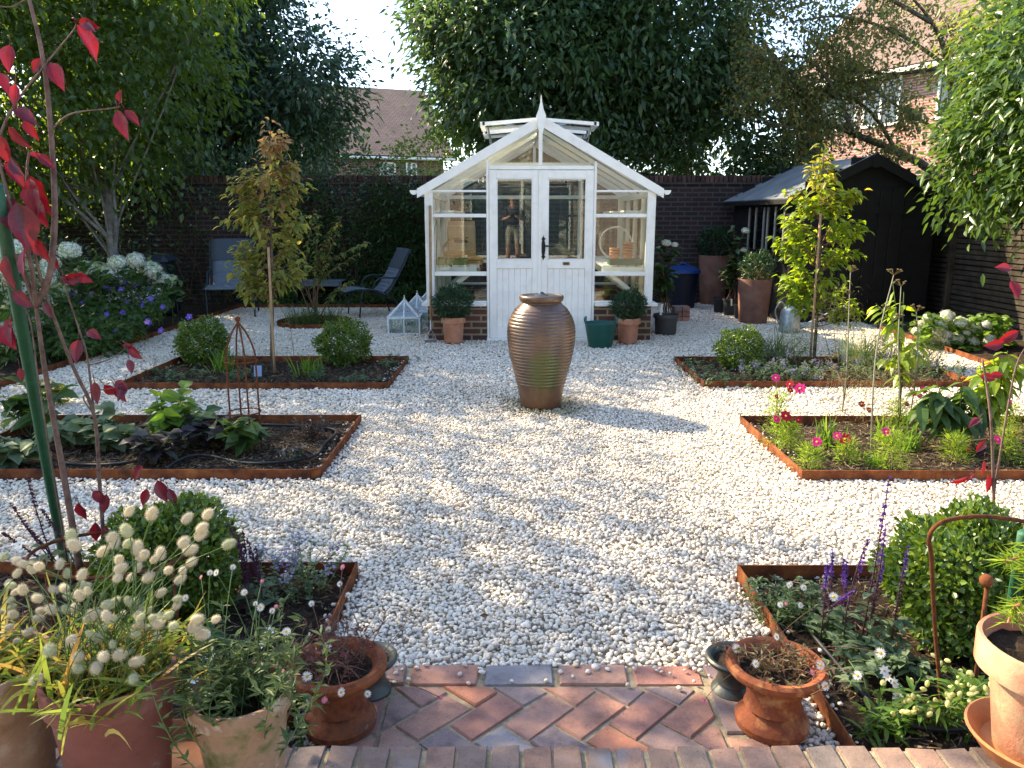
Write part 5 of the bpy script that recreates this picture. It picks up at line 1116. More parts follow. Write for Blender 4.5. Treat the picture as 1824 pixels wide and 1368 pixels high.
# ---------------------------------------------------------------- left border: hydrangeas, geranium, filler
hb_ = np.array([-4.95, 9.2, 0]); heads = [(20, 447, 26), (75, 492, 27), (28, 520, 34), (100, 512, 24), (55, 560, 38), (0, 478, 30), (124, 447, 21), (150, 478, 17), (175, 480, 16), (208, 468, 17), (241, 464, 17), (268, 482, 21), (287, 502, 20), (306, 498, 11), (8, 590, 28), (90, 470, 18), (190, 490, 15), (282, 520, 13), (38, 480, 22), (70, 540, 24)]
r = thing('white_hydrangea', 'large white mophead hydrangea massed along the left border', 'hydrangea', hb_); q = MB(); it = [[], [], []]; sb = MB()
for i, (x, y, rp) in enumerate(heads):
    Yh = 7.6+ (x/300.)*2.4; c = Q(x, y, Yh); rad = rp*S(Yh, 1.0); it[2 if i % 5 == 3 else i % 2].append((c, unit(np.array([.15, -.55, .8])+rng.normal(size=3)*.15), rad)); b = np.array([c[0]-.15, Yh+.25, 0]); sb.tube(curve(b, c-[0, 0, rad*.5], (0, 0, .05), 6), .006, 5, cap=False)
    n = 26; p = c+rng.normal(size=(n, 3))*[rad*1.0, rad*.8, rad*.5]-[0, -.06, rad*1.1]; leaves(q, p, np.c_[rng.normal(size=n), -.5-rng.random(n), rng.normal(size=n)*.4], rng.uniform(.09, .15, n), rng.uniform(.06, .09, n), .25, .2, 1, np.tile([0, 0, 1.], (n, 1)))
n = 900; p = np.c_[rng.uniform(-6.3, -4.55, n), rng.uniform(7.0, 10.6, n), rng.uniform(.1, .95, n)]; leaves(q, p, np.c_[rng.normal(size=n), -.5-rng.random(n), rng.normal(size=n)*.4], rng.uniform(.09, .15, n), .075, .25, .2, 1, np.tile([0, 0, 1.], (n, 1)))
q.build('foliage', GR1, r); sb.build('stem', GSTEM, r, True)
for k_ in range(3): scatter(r, HYD[k_], 'flower_head', it[k_])
def in_px(x0, x1, y0, y1, n, Yf): 
    out = []
    for _ in range(n): x, y = rng.uniform(x0, x1), rng.uniform(y0, y1); out.append(Q(x, y, Yf(x, y)))
    return np.array(out)
gY = lambda x, y: 10.4-(y-470)*.016-(290-x)*.004+rng.normal()*.08
g0 = np.array([-4.6, 8.6, 0]); r = thing('purple_geranium', 'sprawling geranium mound dotted with purple flowers in the left border', 'geranium', g0); q = MB()
pts = in_px(105, 300, 505, 625, 3400, gY); k = (pts[:, 0] < -4.10) & (pts[:, 2] > .01); pts = pts[k]; n = len(pts); leaves(q, pts, rng.normal(size=(n, 3))+[.2, -.6, .2], rng.uniform(.05, .10, n), rng.uniform(.035, .06, n), .2, .2, 0, np.tile([0, -.3, 1.], (n, 1))); q.build('foliage', GR1, r)
fl = [(150, 485), (163, 480), (195, 486), (205, 497), (215, 515), (235, 497), (250, 525), (192, 560), (218, 548), (252, 549), (185, 552), (262, 570), (263, 575), (218, 578), (205, 590), (290, 588), (270, 535), (172, 512), (240, 510), (226, 500), (160, 500), (180, 498), (210, 508), (265, 515), (130, 520), (145, 535), (220, 555), (228, 540), (335, 562), (190, 515), (258, 545), (292, 545)]
scatter(r, GERA.copy(), 'flower', [(Q(x+rng.normal()*2, y+rng.normal()*2, gY(x, y)-.10), unit(np.array([.1, -.75, .5])+rng.normal(size=3)*.25), rng.uniform(.036, .050)) for (x, y) in fl])
scatter(r, GERP, 'pink_flower', [(Q(x, y, gY(x, y)-.12), unit(np.array([.1, -.8, .4])), .036) for (x, y) in ((164, 523), (134, 521), (136, 530), (262, 574), (128, 512))])
# tiny white flowers between geranium and hydrangea: too many to count
q = MB(); pts = in_px(175, 288, 478, 535, 1500, lambda x, y: gY(x, y)+.05); k = rng.random(len(pts)) < .8; pts = pts[k]; n = len(pts); leaves(q, np.repeat(pts, 3, 0), rng.normal(size=(n*3, 3)), .022, .016, 0, .1, 0)
o = q.build('white_flower_spray', WHP, None, origin=(-4.5, 9.8, 0)); tag(o, 'frothy spray of tiny white flowers above the purple geranium', 'flowers')
for (px, py, rx, rz_, lb, mt) in ((235, 612, .30, .16, 'low yellow-green feathery plant at the front of the left border', FEA), (150, 632, .35, .20, 'leafy green perennial by the left border edging', GR1), (40, 640, .5, .30, 'dark green foliage clump at the near end of the left border', GR1), (345, 530, .40, .42, 'dark glossy-leaved shrub beside the left reclining chair', SHR), (60, 600, .6, .5, 'leafy shrub under the white hydrangea heads', GR1)):
    c = P(px, py); c[0] = min(c[0], BL-.15); shrub(lb, c, [(c[0], c[1], rz_*.8, rx, rx, rz_)], mt, 60, 18, .09, .09 if mt is not FEA else .05, .04 if mt is not FEA else .006, 'shrubs in the left border', cat='plant', name='border_plant')
shrub('dark shrub behind the hydrangeas at the far left', (-6.8, 10.4, 0), [(-6.9, 10.4, .75, 1.0, .8, .8)], DARKL, 90, 24, .16, .10, .045, None)
for i, (x0, lb) in enumerate(((-3.7, 'low green edging plants behind the left reclining chair'), (-2.4, 'low green edging plants behind the side table'), (-1.5, 'low green edging plants behind the right reclining chair'))): shrub(lb, (x0, 12.45, 0), [(x0, 12.45, .12, .6, .18, .17)], GR1, 40, 20, .06, .07, .03, 'low plants along the wall', cat='plant', name='border_plant')
hw = P(313, 568); r = tag(MB().tube(spline([Q(x, y, 9.9) for (x, y) in ((288, 566), (290, 535), (300, 519), (314, 535), (318, 566))], 20), .006, 5).build('wire_hoop', CHM, None, True, origin=hw), 'thin wire hoop at the end of the left border', 'plant support')
# right border hydrangea by the fence
hr_ = np.array([5.15, 8.6, 0]); r = thing('white_hydrangea', 'low hydrangea with cream-white heads by the slatted fence', 'hydrangea', hr_); q = MB(); it = [[], []]
for i, (x, y, rp) in enumerate(((1653, 566, 10), (1642, 576, 8), (1688, 563, 14), (1675, 580, 13), (1672, 592, 12), (1687, 594, 11), (1711, 574, 14), (1739, 585, 11), (1758, 578, 11), (1685, 607, 10), (1705, 603, 14), (1733, 607, 12), (1764, 605, 12), (1665, 607, 9), (1632, 590, 9), (1722, 592, 8))):
    c = Q(x, y, 8.35); rad = rp*S(8.35, .4); it[i % 3 == 1].append((c, unit(np.array([-.1, -.6, .8])+rng.normal(size=3)*.2), rad))
n = 620; p = in_px(1628, 1790, 562, 640, n, lambda x, y: 8.5+rng.normal()*.12); p[:, 2] = np.maximum(p[:, 2], .03); leaves(q, p, np.c_[rng.normal(size=n), -.4-rng.random(n), rng.normal(size=n)*.4+.2], rng.uniform(.09, .14, n), .085, .25, .2, 1, np.tile([0, 0, 1.], (n, 1))); q.build('foliage', GR2, r)
for k_ in range(2): scatter(r, HYDW[k_], 'flower_head', it[k_])
# potted hydrangeas by greenhouse and shed
def tall_hyd(label, base, tops, heads, n, spread):
    sts = [spline([base+[rng.normal()*.04, 0, .0], base+(np.array(t_)-base)*.5+[rng.normal()*.05, 0, 0], np.array(t_)], 12) for t_ in tops]
    return plant('potted_hydrangea', label, 'hydrangea', base, 'tall potted hydrangeas', sts, [(SHR, n, .13, .085, .1, 1, .3, .4)], TWIG, .009, [('flower_head', HYDW[0], [(np.array(h_), unit(np.array([0, -.4, 1.])), sc_) for h_, sc_ in heads])])
b = P(1185, 590); b[2] = .22; tall_hyd('tall white-flowered hydrangea in the pot at the greenhouse corner', b, [Q(x, y, b[1]+dy) for (x, y, dy) in ((1172, 440, 0), (1187, 438, .05), (1202, 440, 0), (1178, 470, -.1), (1195, 490, .1), (1170, 500, 0), (1182, 420, .1))], [(Q(1187, 433, b[1]), .065), (Q(1202, 436, b[1]), .05), (Q(1174, 442, b[1]+.1), .04)], 26, .1)
b = P(1303, 560); b[2] = .2; tall_hyd('leggy hydrangea with one white head in front of the shed', b, [Q(x, y, b[1]+dy) for (x, y, dy) in ((1308, 400, .1), (1325, 415, 0), (1300, 445, 0), (1335, 440, 0), (1315, 455, -.1), (1290, 480, 0))], [(Q(1328, 411, b[1]), .065), (Q(1325, 445, b[1]), .06)], 24, .1)
b = P(1345, 577)+[0, 0, .55]; tuft('wispy straw-coloured grass spilling from the paler terracotta pot', b, 140, .42, .005, DRY, .9, .9)
# ---------------------------------------------------------------- bed 2: vegetables and dahlias
def leafy(label, px, py, h, n, L, W, mat, spread=.7, lod=1, group='leafy plants in the vegetable bed', name='leafy_plant', per=7, frm=.35, outw=.25, cat='plant', droop=.35):
    b = P(px, py); return plant(name, label, cat, b, group, stems(b, n, h, spread, br=.02), [(mat, per, L, W, outw, lod, droop, frm)], GSTEM, .0035)
leafy('tallest broad-leaved green plant in the vegetable bed', 302, 790, 0.460, 10, 0.150, 0.106, GR2, .45, per=8)
leafy('low broad-leaved plant in the middle of the vegetable bed', 190, 800, 0.253, 11, 0.144, 0.094, SAGE, 1.1)
leafy('purple-leaved plant at the front of the vegetable bed', 275, 822, 0.253, 11, 0.132, 0.075, DPUR, 1.0)
leafy('dark-veined leafy plant left of the obelisk', 378, 795, 0.276, 10, 0.138, 0.081, DPUR, .9)
leafy('green leafy plant growing inside the obelisk', 440, 802, 0.299, 10, 0.132, 0.075, GR1, .7)
leafy('leafy plant right behind the tall green one', 335, 770, 0.230, 9, 0.132, 0.081, GR1, 1.0)
leafy('sprawling sage-coloured plant beside the red tree trunk', 135, 795, 0.299, 11, 0.144, 0.088, SAGE, 1.0)
leafy('large-leaved plant at the far left of the vegetable bed', 55, 775, 0.437, 10, 0.168, 0.106, GR1, .7)
leafy('small dark seedling near the right front corner of the vegetable bed', 520, 822, 0.138, 7, 0.060, 0.022, DPUR, 1.0)
leafy('small broad-leaved plant at the left front of the vegetable bed', 20, 830, 0.230, 9, 0.144, 0.088, SAGE, 1.0)
b = P(560, 782); plant('dark_foliage_plant', 'fine dark-leaved plant at the right back of the vegetable bed', 'plant', b, None, stems(b, 14, .22, .8), [(DPUR, 22, .045, .008, .2, 0, .3, .2)], TWIG, .003)
leafy('yellowing large-leaved plant beside the left path', 105, 722, .30, 6, .12, .10, OLV, .5)
# bed 1 fillers
for (px, py, lb) in ((290, 668, 'low catmint at the left corner of the far left bed'), (325, 674, 'low pale green catmint in front of the left box ball'), (420, 672, 'low green catmint beneath the bronze pear'), (560, 672, 'low catmint in the middle of the far left bed'), (695, 650, 'low catmint spilling over the right back corner of the far left bed'), (640, 680, 'small catmint at the front of the right box ball')):
    b = P(px, py); plant('catmint', lb, 'plant', b, 'catmint plants in the left beds', stems(b, 16, .12, 1.4, br=.08), [(SAGE, 20, .03, .018, .3, 0, .2, .1)], GSTEM, .002)
for (px, py, L_, lb) in ((548, 668, .3, 'bright green strappy leaves between the pear and the right ball'), (400, 660, .35, 'strappy green leaves beside the left box ball')): tuft(lb, P(px, py), 60, L_, .014, GR2, .5, .6, br=.05, name='strappy_plant', cat='plant')
for (px, py, tp, lb) in ((432, 655, (428, 570), 'thin feathery stem beside the obelisk'), (525, 650, (512, 560), 'bare thin stem right of the pear tree')):
    b = P(px, py); plant('wispy_stem', lb, 'plant', b, None, [spline([b, b+(Q(*tp, b[1])-b)*.5+[.01, 0, 0], Q(*tp, b[1])], 12)]*1, [(DRY, 26, .06, .006, .5, 0, .2, .5)], TWIG, .003)
# ---------------------------------------------------------------- bed 4: catmint, fennel, grasses
def catmint(label, px, py, h, n, spread=.8, br=.10, fl=True, mat=SAGE, group='catmint plants in the right bed'):
    b = P(px, py); st = stems(b, n, h, spread, br=br); r = plant('catmint', label, 'plant', b, group, st, [(mat, 22, .026, .016, .3, 0, .2, .1)], GSTEM, .002)
    if fl:
        for s in st:
            if rng.random() < .27: q = MB(); m_ = 30; u = rng.integers(len(s)-3, len(s), m_); leaves(q, s[u]+rng.normal(size=(m_, 3))*.012, rng.normal(size=(m_, 3)), .013, .010, 0, .2, 0); q.build('flower_spike', NEP, r)
    return r
for (px, py, h, lb) in ((1240, 655, .12, 'low catmint at the outer corner of the far right bed'), (1272, 680, .16, 'pale catmint spilling over the front left edging'), (1350, 672, .26, 'flowering lavender-blue catmint in front of the box ball'), (1395, 678, .24, 'flowering catmint at the front middle of the far right bed'), (1385, 650, .30, 'taller flowering catmint behind the front clump'), (1450, 676, .20, 'green catmint beneath the lime pear tree'), (1505, 672, .22, 'catmint right of the lime pear tree'), (1560, 660, .24, 'catmint behind the fennel stems'), (1630, 670, .22, 'catmint at the right end of the far right bed'), (1680, 668, .2, 'last catmint clump at the right end')): catmint(lb, px, py, h, 30, 1.0, .13, fl=px not in (1240, 1272))
for (px, py, L_, lb) in ((1375, 640, .45, 'arching green grass behind the box ball'), (1530, 650, .5, 'bushy green grass right of the pear tree'), (1600, 655, .42, 'arching grass clump toward the right of the far bed')): tuft(lb, P(px, py), 170, L_, .009, GRS, .7, .8, br=.09)
def fennel(label, base, tops, n=900, mat=DRY, fea=.10, umb=True, r_=.006, lo=.1, hi=.6):
    sts = [spline(np.array(t_), 22) for t_ in tops]; r = plant('bronze_fennel', label, 'plant', base, 'fennel plants', sts, [], mottled('fennel_stem', [(.16, .16, .11), (.26, .25, .19)], 25, .7, .2, 0), r_); q = MB()
    for s in sts:
        m_ = n//len(sts); u = (lo+(hi-lo)*rng.random(m_))*21; i = u.astype(int); c = s[i]; cl = rng.normal(size=(24, 3))*[fea, fea, fea*.6]; p = c+cl[rng.integers(0, 24, m_)]+rng.normal(size=(m_, 3))*fea*.3; blades(q, p, rng.normal(size=(m_, 3))+[0, 0, .2], rng.uniform(.03, .08, m_), .0022, .3, 2)
    q.build('feathery_foliage', mat, r)
    if umb:
        q = MB()
        for s in sts:
            for (k_, sc_) in ((21, 1), (17, .7)):
                b_ = s[min(k_, 21)]
                for j in range(9): e = b_+unit(np.array([rng.normal()*.7, rng.normal()*.7, .8]))*.05*sc_; q.tube([b_, e], .0012, 3); q.ellipsoid(e, (.008, .008, .004), 5, 4)
        q.build('umbel', DRY, r)
    return r
b5 = P(1500, 828); Yf = b5[1]
fennel('tall leaning bronze fennel stalk topped with a flat umbel', P(1552, 800), [[P(1552, 800), Q(1555, 700, 4.55), Q(1565, 600, 4.6), Q(1592, 490, 4.7)]], 500, lo=.15, hi=.5)
fennel('bronze fennel stalk standing left in the cosmos bed', P(1500, 735), [[P(1500, 735), Q(1507, 680, 5.25), Q(1512, 560, 5.3), Q(1515, 485, 5.35)], [P(1500, 735), Q(1502, 690, 5.25), Q(1480, 640, 5.3)]], 600, lo=.1, hi=.75)
fennel('slender bronze fennel stalks at the right of the cosmos bed', P(1620, 745), [[P(1620, 745), Q(1632, 670, 5.0), Q(1635, 600, 5.0), Q(1632, 555, 5.0)], [P(1603, 760), Q(1603, 690, 4.9), Q(1600, 610, 4.9), Q(1605, 510, 5)]], 600, lo=.1, hi=.7)
fennel('hazy dry fennel behind the pear tree in the far right bed', P(1490, 640), [[P(1490, 640), Q(1485, 560, 7.6), Q(1495, 500, 7.6)], [P(1480, 640), Q(1462, 560, 7.7), Q(1470, 510, 7.7)]], 700, lo=.2, hi=1, umb=False, r_=.004)
for (px, py, tp, lb) in ((1420, 652, 590, 'soft green fennel plume left of the lime pear trunk'), (1530, 665, 600, 'soft green fennel plume right of the lime pear trunk'), (1585, 650, 585, 'hazy green fennel plume in the middle right of the far bed'), (1650, 662, 605, 'hazy green fennel plume near the right end of the far bed')):
    b = P(px, py); fennel(lb, b, [[b, Q(px+rng.normal()*6, (py+tp)/2, b[1]), Q(px+rng.normal()*14, tp, b[1])] for _ in range(4)], 1500, GRS, .09, False, .0025, .15, 1)
# bed 5: cosmos
def cosmos(label, px, py, tpy, flowers, n=420, mat=FEA, w=.042, h=None):
    n = int(n*1.7); b = P(px, py); Yc = b[1]; top = Q(px, tpy, Yc); hgt = top[2]; r = thing('cosmos', label, 'flower', b, 'cosmos plants in the right-hand bed'); q = MB(); s = MB()
    s.tube(curve(b-[0, 0, .02], top, (rng.normal()*.01, 0, 0), 8), .004, 5); fi = {0: [], 1: []}
    for (x, y, c_, sz) in flowers: e = Q(x, y, Yc+rng.normal()*.05); s.tube(curve(b+(top-b)*.6, e, (0, 0, .02), 8), .0018, 4); fi[c_].append((e, unit(np.array([rng.normal()*.3, -.75, .55])), sz*S(Yc, .3)))
    u = rng.random(n)**.8; c = b+(top-b)*u[:, None]; cl = rng.normal(size=(n, 3))*[w, w, .02]*(1.05-u[:, None]*.45); blades(q, c+cl, unit(cl+[0, 0, .03])+rng.normal(size=(n, 3))*.4, rng.uniform(.02, .055, n), .0040, .15, 2)
    s.build('stem', mottled('red_stem', [(.16, .07, .04), (.14, .16, .05)], 30, .6, .3, 0), r, True); q.build('feathery_foliage', mat, r); scatter(r, COSM, 'flower', fi[0]); scatter(r, COSC, 'flower', fi[1])
cosmos('tall cosmos with salmon and magenta flowers at the left end of the bed', 1385, 800, 700, [(1382, 673, 0, 8), (1407, 684, 1, 8), (1425, 692, 0, 11), (1408, 695, 1, 6), (1383, 706, 1, 4)], 500)
cosmos('cosmos with crimson flowers at the left corner of the bed', 1407, 805, 755, [(1400, 741, 1, 11), (1383, 746, 0, 8), (1422, 748, 1, 7)], 420)
cosmos('small cosmos with a pink flower at the bed front', 1443, 838, 795, [(1455, 787, 0, 10)], 380)
cosmos('cosmos with one dark crimson flower in the front row', 1508, 826, 785, [(1505, 782, 1, 12), (1491, 776, 0, 8)], 380)
cosmos('bushy lime cosmos in the middle of the front row', 1588, 836, 770, [(1579, 769, 0, 9)], 620, w=.055)
cosmos('cosmos clump at the right of the front row', 1703, 826, 775, [(1725, 800, 1, 6), (1777, 783, 0, 9)], 420)
cosmos('cosmos at the far right edge of the bed', 1795, 822, 765, [(1808, 770, 1, 7)], 480)
cosmos('cosmos with small crimson flowers in the middle back', 1600, 765, 715, [(1535, 720, 1, 7), (1548, 730, 1, 6), (1615, 720, 1, 5)], 420)
cosmos('tall back row cosmos with magenta flowers on the right', 1660, 760, 710, [(1645, 695, 0, 8), (1627, 700, 1, 7), (1638, 705, 0, 6)], 380)
cosmos('back row cosmos with a magenta flower at the right', 1800, 770, 720, [(1794, 716, 0, 9)], 380)
for (px, py, L_, lb) in ((1470, 795, .30, 'strappy pale green leaves in the left of the cosmos bed'), (1575, 785, .26, 'strappy bright green leaves behind the lime cosmos'), (1620, 800, .24, 'strappy green leaves at the middle of the cosmos bed'), (1555, 826, .12, 'small strappy tuft at the front of the cosmos bed')): tuft(lb, P(px, py), 46, L_, .012, GR2, .45, .6, br=.035, name='strappy_plant', cat='plant')
# drooping-leaved plants in bed 5
def droopy(label, base_px, sts_px, k, L, Yb=None, mat=GR2, name='drooping_shrub'):
    b = P(*base_px); Y_ = Yb or b[1]; sts = [spline([b]+[Q(x, y, Y_) for x, y in s], 16) for s in sts_px]
    return plant(name, label, 'plant', b, 'drooping leafy plants', sts, [(mat, k, L, L*.42, -.25, 1, .55, .35)], GSTEM, .005)
droopy('wilting broad-leaved plant with large dark leaves in the cosmos bed', (1705, 800), [[(1690, 740), (1668, 680)], [(1710, 730), (1715, 680)], [(1700, 740), (1650, 690)], [(1715, 740), (1740, 700)], [(1690, 745), (1640, 715)], [(1720, 745), (1750, 730)]], 20, .17, mat=GR1)
droopy('yellow-green drooping plant at the right end of the bed', (1765, 800), [[(1760, 720), (1745, 650)], [(1780, 700), (1795, 625)], [(1775, 710), (1790, 650)], [(1765, 720), (1760, 690)], [(1790, 690), (1815, 650)], [(1775, 680), (1770, 640)]], 20, .13, mat=LIM)
droopy('tall climbing plant with hanging lime leaves on the fennel stalk', (1600, 765), [[(1605, 640), (1610, 520)], [(1612, 650), (1640, 600)], [(1605, 660), (1575, 640)], [(1600, 600), (1560, 540)], [(1605, 640), (1590, 500)], [(1610, 650), (1650, 640)]], 14, .11, mat=LIM)
# ================================================================ bottom-left bed and right bed flowers
def salvia(label, base_px, tops, Y=None, leafn=10, group='purple salvias', fl=SALV):
    b = P(*base_px); r = thing('salvia', label, 'flower', b, group); st = MB(); lf = MB()
    for (x, y) in tops:
        Y_ = (Y or b[1])+rng.normal()*.03; e = Q(x, y, Y_); b_ = b+np.r_[rng.normal(size=2)*.03, -.02]; b_[0] = b_[0]*.4+e[0]*.6; s = curve(b_, e, (rng.normal()*.01, 0, 0), 12); st.tube(s, np.linspace(.0032, .0015, 12), 5, cap=False); L = np.linalg.norm(e-b_)
        q = MB(); n = 190; u = rng.random(n); p = s[-1]+(s[4]-s[-1])*u[:, None]; tier = np.round(u*17)/17; p = s[-1]+(s[4]-s[-1])*(tier+rng.normal(size=n)*.006)[:, None]
        d = np.c_[rng.normal(size=(n, 2)), .5+rng.normal(size=n)*.3]; top = u < .42
        leaves(q, p[top], d[top], .013*(.55+u[top]), .008, 0, .2, 0); q.build('flower_spike', fl, r); q = MB(); leaves(q, p[~top], d[~top], .011, .005, 0, .2, 0); q.build('calyx_spike', SALD, r)
        for k_ in range(leafn): i = rng.integers(0, 5); a = rng.uniform(0, 6.28); leaves(lf, s[i:i+1], [[math.cos(a), math.sin(a), .35]], rng.uniform(.05, .085), .03, .35, .2, 1, [[0, 0, 1.]])
    st.build('stem', mottled('salvia_stem', [(.05, .03, .035), (.10, .06, .06)], 30, .6, .3, 0), r, True)
    if lf.n: lf.build('foliage', SAGE, r)
    return r
salvia('tallest violet salvia spike in front of the sunlit box ball', (1592, 1150), [(1584, 852), (1618, 975)], 2.25)
salvia('violet salvia spikes in the middle of the right-hand bed', (1560, 1160), [(1546, 962), (1574, 998), (1578, 935)], 2.2)
salvia('short dark violet salvia spikes near the left of the right-hand bed', (1500, 1140), [(1483, 980), (1503, 998), (1472, 1008), (1508, 1002)], 2.3)
salvia('lowest violet salvia spike beside the pink daisy', (1522, 1120), [(1520, 1052)], 2.2)
salvia('dark salvia seed spikes at the left edge of the photo', (40, 1010), [(22, 900), (48, 850), (75, 908), (5, 950), (44, 935)], 2.6, 6, fl=SALD)
salvia('dark salvia spikes right of the left box ball', (450, 1075), [(408, 935), (432, 945), (440, 960), (455, 975), (424, 955)], 2.5, 8, fl=SALD)
catmint('lavender-flowered catmint in the bottom left bed', 520, 1062, .26, 22, .7, .06, group='catmint plants in the bottom beds'); catmint('low catmint at the back corner of the salvia bed', 1405, 1078, .17, 26, .8, .06, fl=False, group='catmint plants in the bottom beds')
leafy('sage-green salvia leaves spreading in the middle of the right-hand bed', 1560, 1180, .17, 14, .052, .024, SAGE, 1.3, group='low foliage in the bottom right bed', per=12)
leafy('sage-green foliage clump at the front of the salvias', 1500, 1215, .14, 9, .048, .020, SAGE, 1.3, group='low foliage in the bottom right bed', per=12)
leafy('grey-green foliage clump under the sunlit box ball', 1610, 1195, .14, 9, .055, .024, SAGE, 1.2, group='low foliage in the bottom right bed', per=8)
leafy('green foliage clump at the back left of the salvias', 1490, 1150, .13, 9, .045, .020, GR1, 1.2, group='low foliage in the bottom right bed', per=8)
BUD = multi('campion_bud', [(MB().lathe([(.02, -1), (.45, -.6), (.62, 0), (.45, .6), (.15, .95), (.02, 1)], n=10), leafmat('pale_bud', [(.40, .44, .16), (.55, .52, .28)], .3))], True)
for (px, py, h, lb) in ((1640, 1290, .17, 'narrow-leaved green campion clump by the kerb'), (1700, 1290, .26, 'taller narrow-leaved campion with pale buds beside the big pot'), (1745, 1270, .22, 'campion with yellow buds right against the big pot'), (1570, 1300, .10, 'small narrow-leaved seedling by the kerb')):
    b = P(px, py); st = stems(b, 9, h, .6, br=.02); r = plant('campion', lb, 'plant', b, 'campion plants by the kerb', st, [(GR2, 10, .075, .014, .35, 1, .35, .0)], GSTEM, .003)
    if h > .15:
        scatter(r, BUD, 'bud', [(s[-1-k_]+rng.normal(size=3)*.012, rand_dirs(1)[0]+[0, 0, .6], .011) for s in st for k_ in range(3)])
r = thing('white_snapdragon', 'white snapdragon with fading blooms in the right-hand bed', 'flower', P(1590, 1210)); b = P(1590, 1215); st = [curve(b, Q(x, y, 2.0), (0, 0, .02), 8) for (x, y) in ((1575, 1195), (1592, 1216), (1590, 1260), (1600, 1240))]; q = MB(); [q.tube(s, .002, 4) for s in st]; q.build('stem', GSTEM, r, True)
scatter(r, LILY, 'bloom', [(s[-1], unit(np.array([rng.normal()*.4, -.7, .5])), .017) for s in st]+[(s[-1]+[.012, 0, -.02], unit(np.array([rng.normal()*.6, -.7, .2])), .014) for s in st])
# rusty hoops and stakes
def hoop(label, pts, rad=.006): pts = np.array(pts); o = MB().tube(spline(pts, 40), rad, 7).build('plant_hoop', RUSTWIRE, None, True, origin=pts[0]); tag(o, label, 'plant support', 'rusty wire plant hoops')
Yh = 1.98
hoop('rusty wire hoop arching over the sunlit box ball', [P(1678, 1262), Q(1668, 1150, 2.02), Q(1662, 1060, 2.0), Q(1659, 990, 1.98), Q(1655, 965, 1.97), Q(1662, 942, 1.96), Q(1690, 926, 1.98), Q(1750, 920, 2.02), Q(1830, 930, 2.1), Q(1900, 950, 2.2), Q(1960, 1000, 2.2), P(1990, 1220)])
c3 = Q(200, 985, 2.4); zr = c3[2]; an = np.linspace(0, 2*math.pi, 41); hoop('rusty wire ring supporting the red-leaved tree at bottom left', [Q(195, 985, 2.4)+np.array([.262*math.cos(a), .16*math.sin(a), .012*math.sin(a)]) for a in an], .006)
q = MB(); 
for dx in (-.2, .22): q.tube([c3+[dx, -.05, -zr-.05], c3+[dx, -.05, 0]], .005, 6)
tag(q.build('ring_leg', RUSTWIRE, None, True, origin=c3), 'pair of thin rusty rods carrying the wire ring at bottom left', 'plant support')
fb_ = Q(1757, 1034, 1.95); r = thing('garden_pin', 'rusty steel rod with a ball finial behind the big right-hand pot', 'plant support', (fb_[0], fb_[1], 0)); MB().ellipsoid(fb_, (.018, .018, .018), 16, 12).build('ball_finial', RUST, r, True); MB().tube([(fb_[0]+.012, fb_[1], -.05), fb_+[.004, 0, -.01]], .006, 6).build('rod', RUSTWIRE, r, True)
def stake(label, a, b, rad=.016): q = MB(); q.tube(curve(a, b, (0, 0, 0), 8), rad, 8); o = q.build('plant_stake', mottled('green_stake', [(.012, .065, .032), (.02, .10, .045)], 30, .5, .4, .3, 150), None, True, origin=a); tag(o, label, 'stake', 'green plastic stakes')
stake('green ribbed plastic stake leaning beside the red-leaved tree', P(116, 1003), Q(-8, 330, 2.2), .019); stake('green plastic stake behind the big right-hand pot', P(1785, 1190), Q(1824, 950, 1.95), .016)
q = MB(); a_, b_ = P(1775, 1170), Q(1830, 940, 2.1); q.tube(curve(a_, b_, (0, 0, 0), 6), .010, 7); tag(q.build('wooden_cane', BARK, None, True, origin=a_), 'grey wooden cane leaning left of the green stake at right', 'stake')
# ---------------------------------------------------------------- red-leaved young trees
m, t, o = new_mat('red_leaf'); pb = N(t, 'ShaderNodeBsdfPrincipled'); g = N(t, 'ShaderNodeNewGeometry'); col = ramp(t, g.outputs['Random Per Island'], [(0, (.035, .018, .032)), (.35, (.055, .020, .035)), (.6, (.11, .012, .022)), (1, (.20, .014, .022))]).outputs[0]
col = mixc(t, .7, col, ramp(t, noise(t, 70, 4), [(.35, (.55, .5, .6)), (.65, (1.3, 1.2, 1.2))]).outputs[0], 'MULTIPLY'); t.links.new(bump(t, noise(t, 110, 3), .35, .004), pb.inputs['Normal'])
t.links.new(col, pb.inputs[0]); setin(pb, Roughness=.38); pb.inputs['Specular IOR Level'].default_value = .5; tr = N(t, 'ShaderNodeBsdfTranslucent'); tr.inputs[0].default_value = (.42, .010, .022, 1); mx = N(t, 'ShaderNodeMixShader'); mx.inputs[0].default_value = .30
t.links.new(pb.outputs[0], mx.inputs[1]); t.links.new(tr.outputs[0], mx.inputs[2]); t.links.new(mx.outputs[0], o.inputs[0]); REDL = m
def broad(mb, p, d, nrm, L, W, fold=.25, droop=.25):
    """one broad leaf with seven ribs of detail, cupped and drooping"""
    d = unit(np.asarray(d, float)); s = unit(np.cross(d, nrm)); n = np.cross(s, d); ts = np.linspace(0, 1, 9); ws = np.array([0, .55, .86, 1, .97, .82, .58, .27, 0])*W/2; v = []; cv = rng.normal()*.25
    for t_, w_ in zip(ts, ws):
        c = p+d*L*t_+np.array([0, 0, -1.])*L*droop*t_*t_+s*cv*L*.25*t_*t_
        for k_ in (-1, -.5, 0, .5, 1): v.append(c+s*w_*k_+n*abs(k_)**1.3*w_*fold*2*(1+.2*rng.normal()*(abs(k_) == 1)))
    f = []
    for i in range(8):
        for j in range(4): a = i*5+j; f.append([a, a+1, a+6, a+5])
    mb.add(v, f)
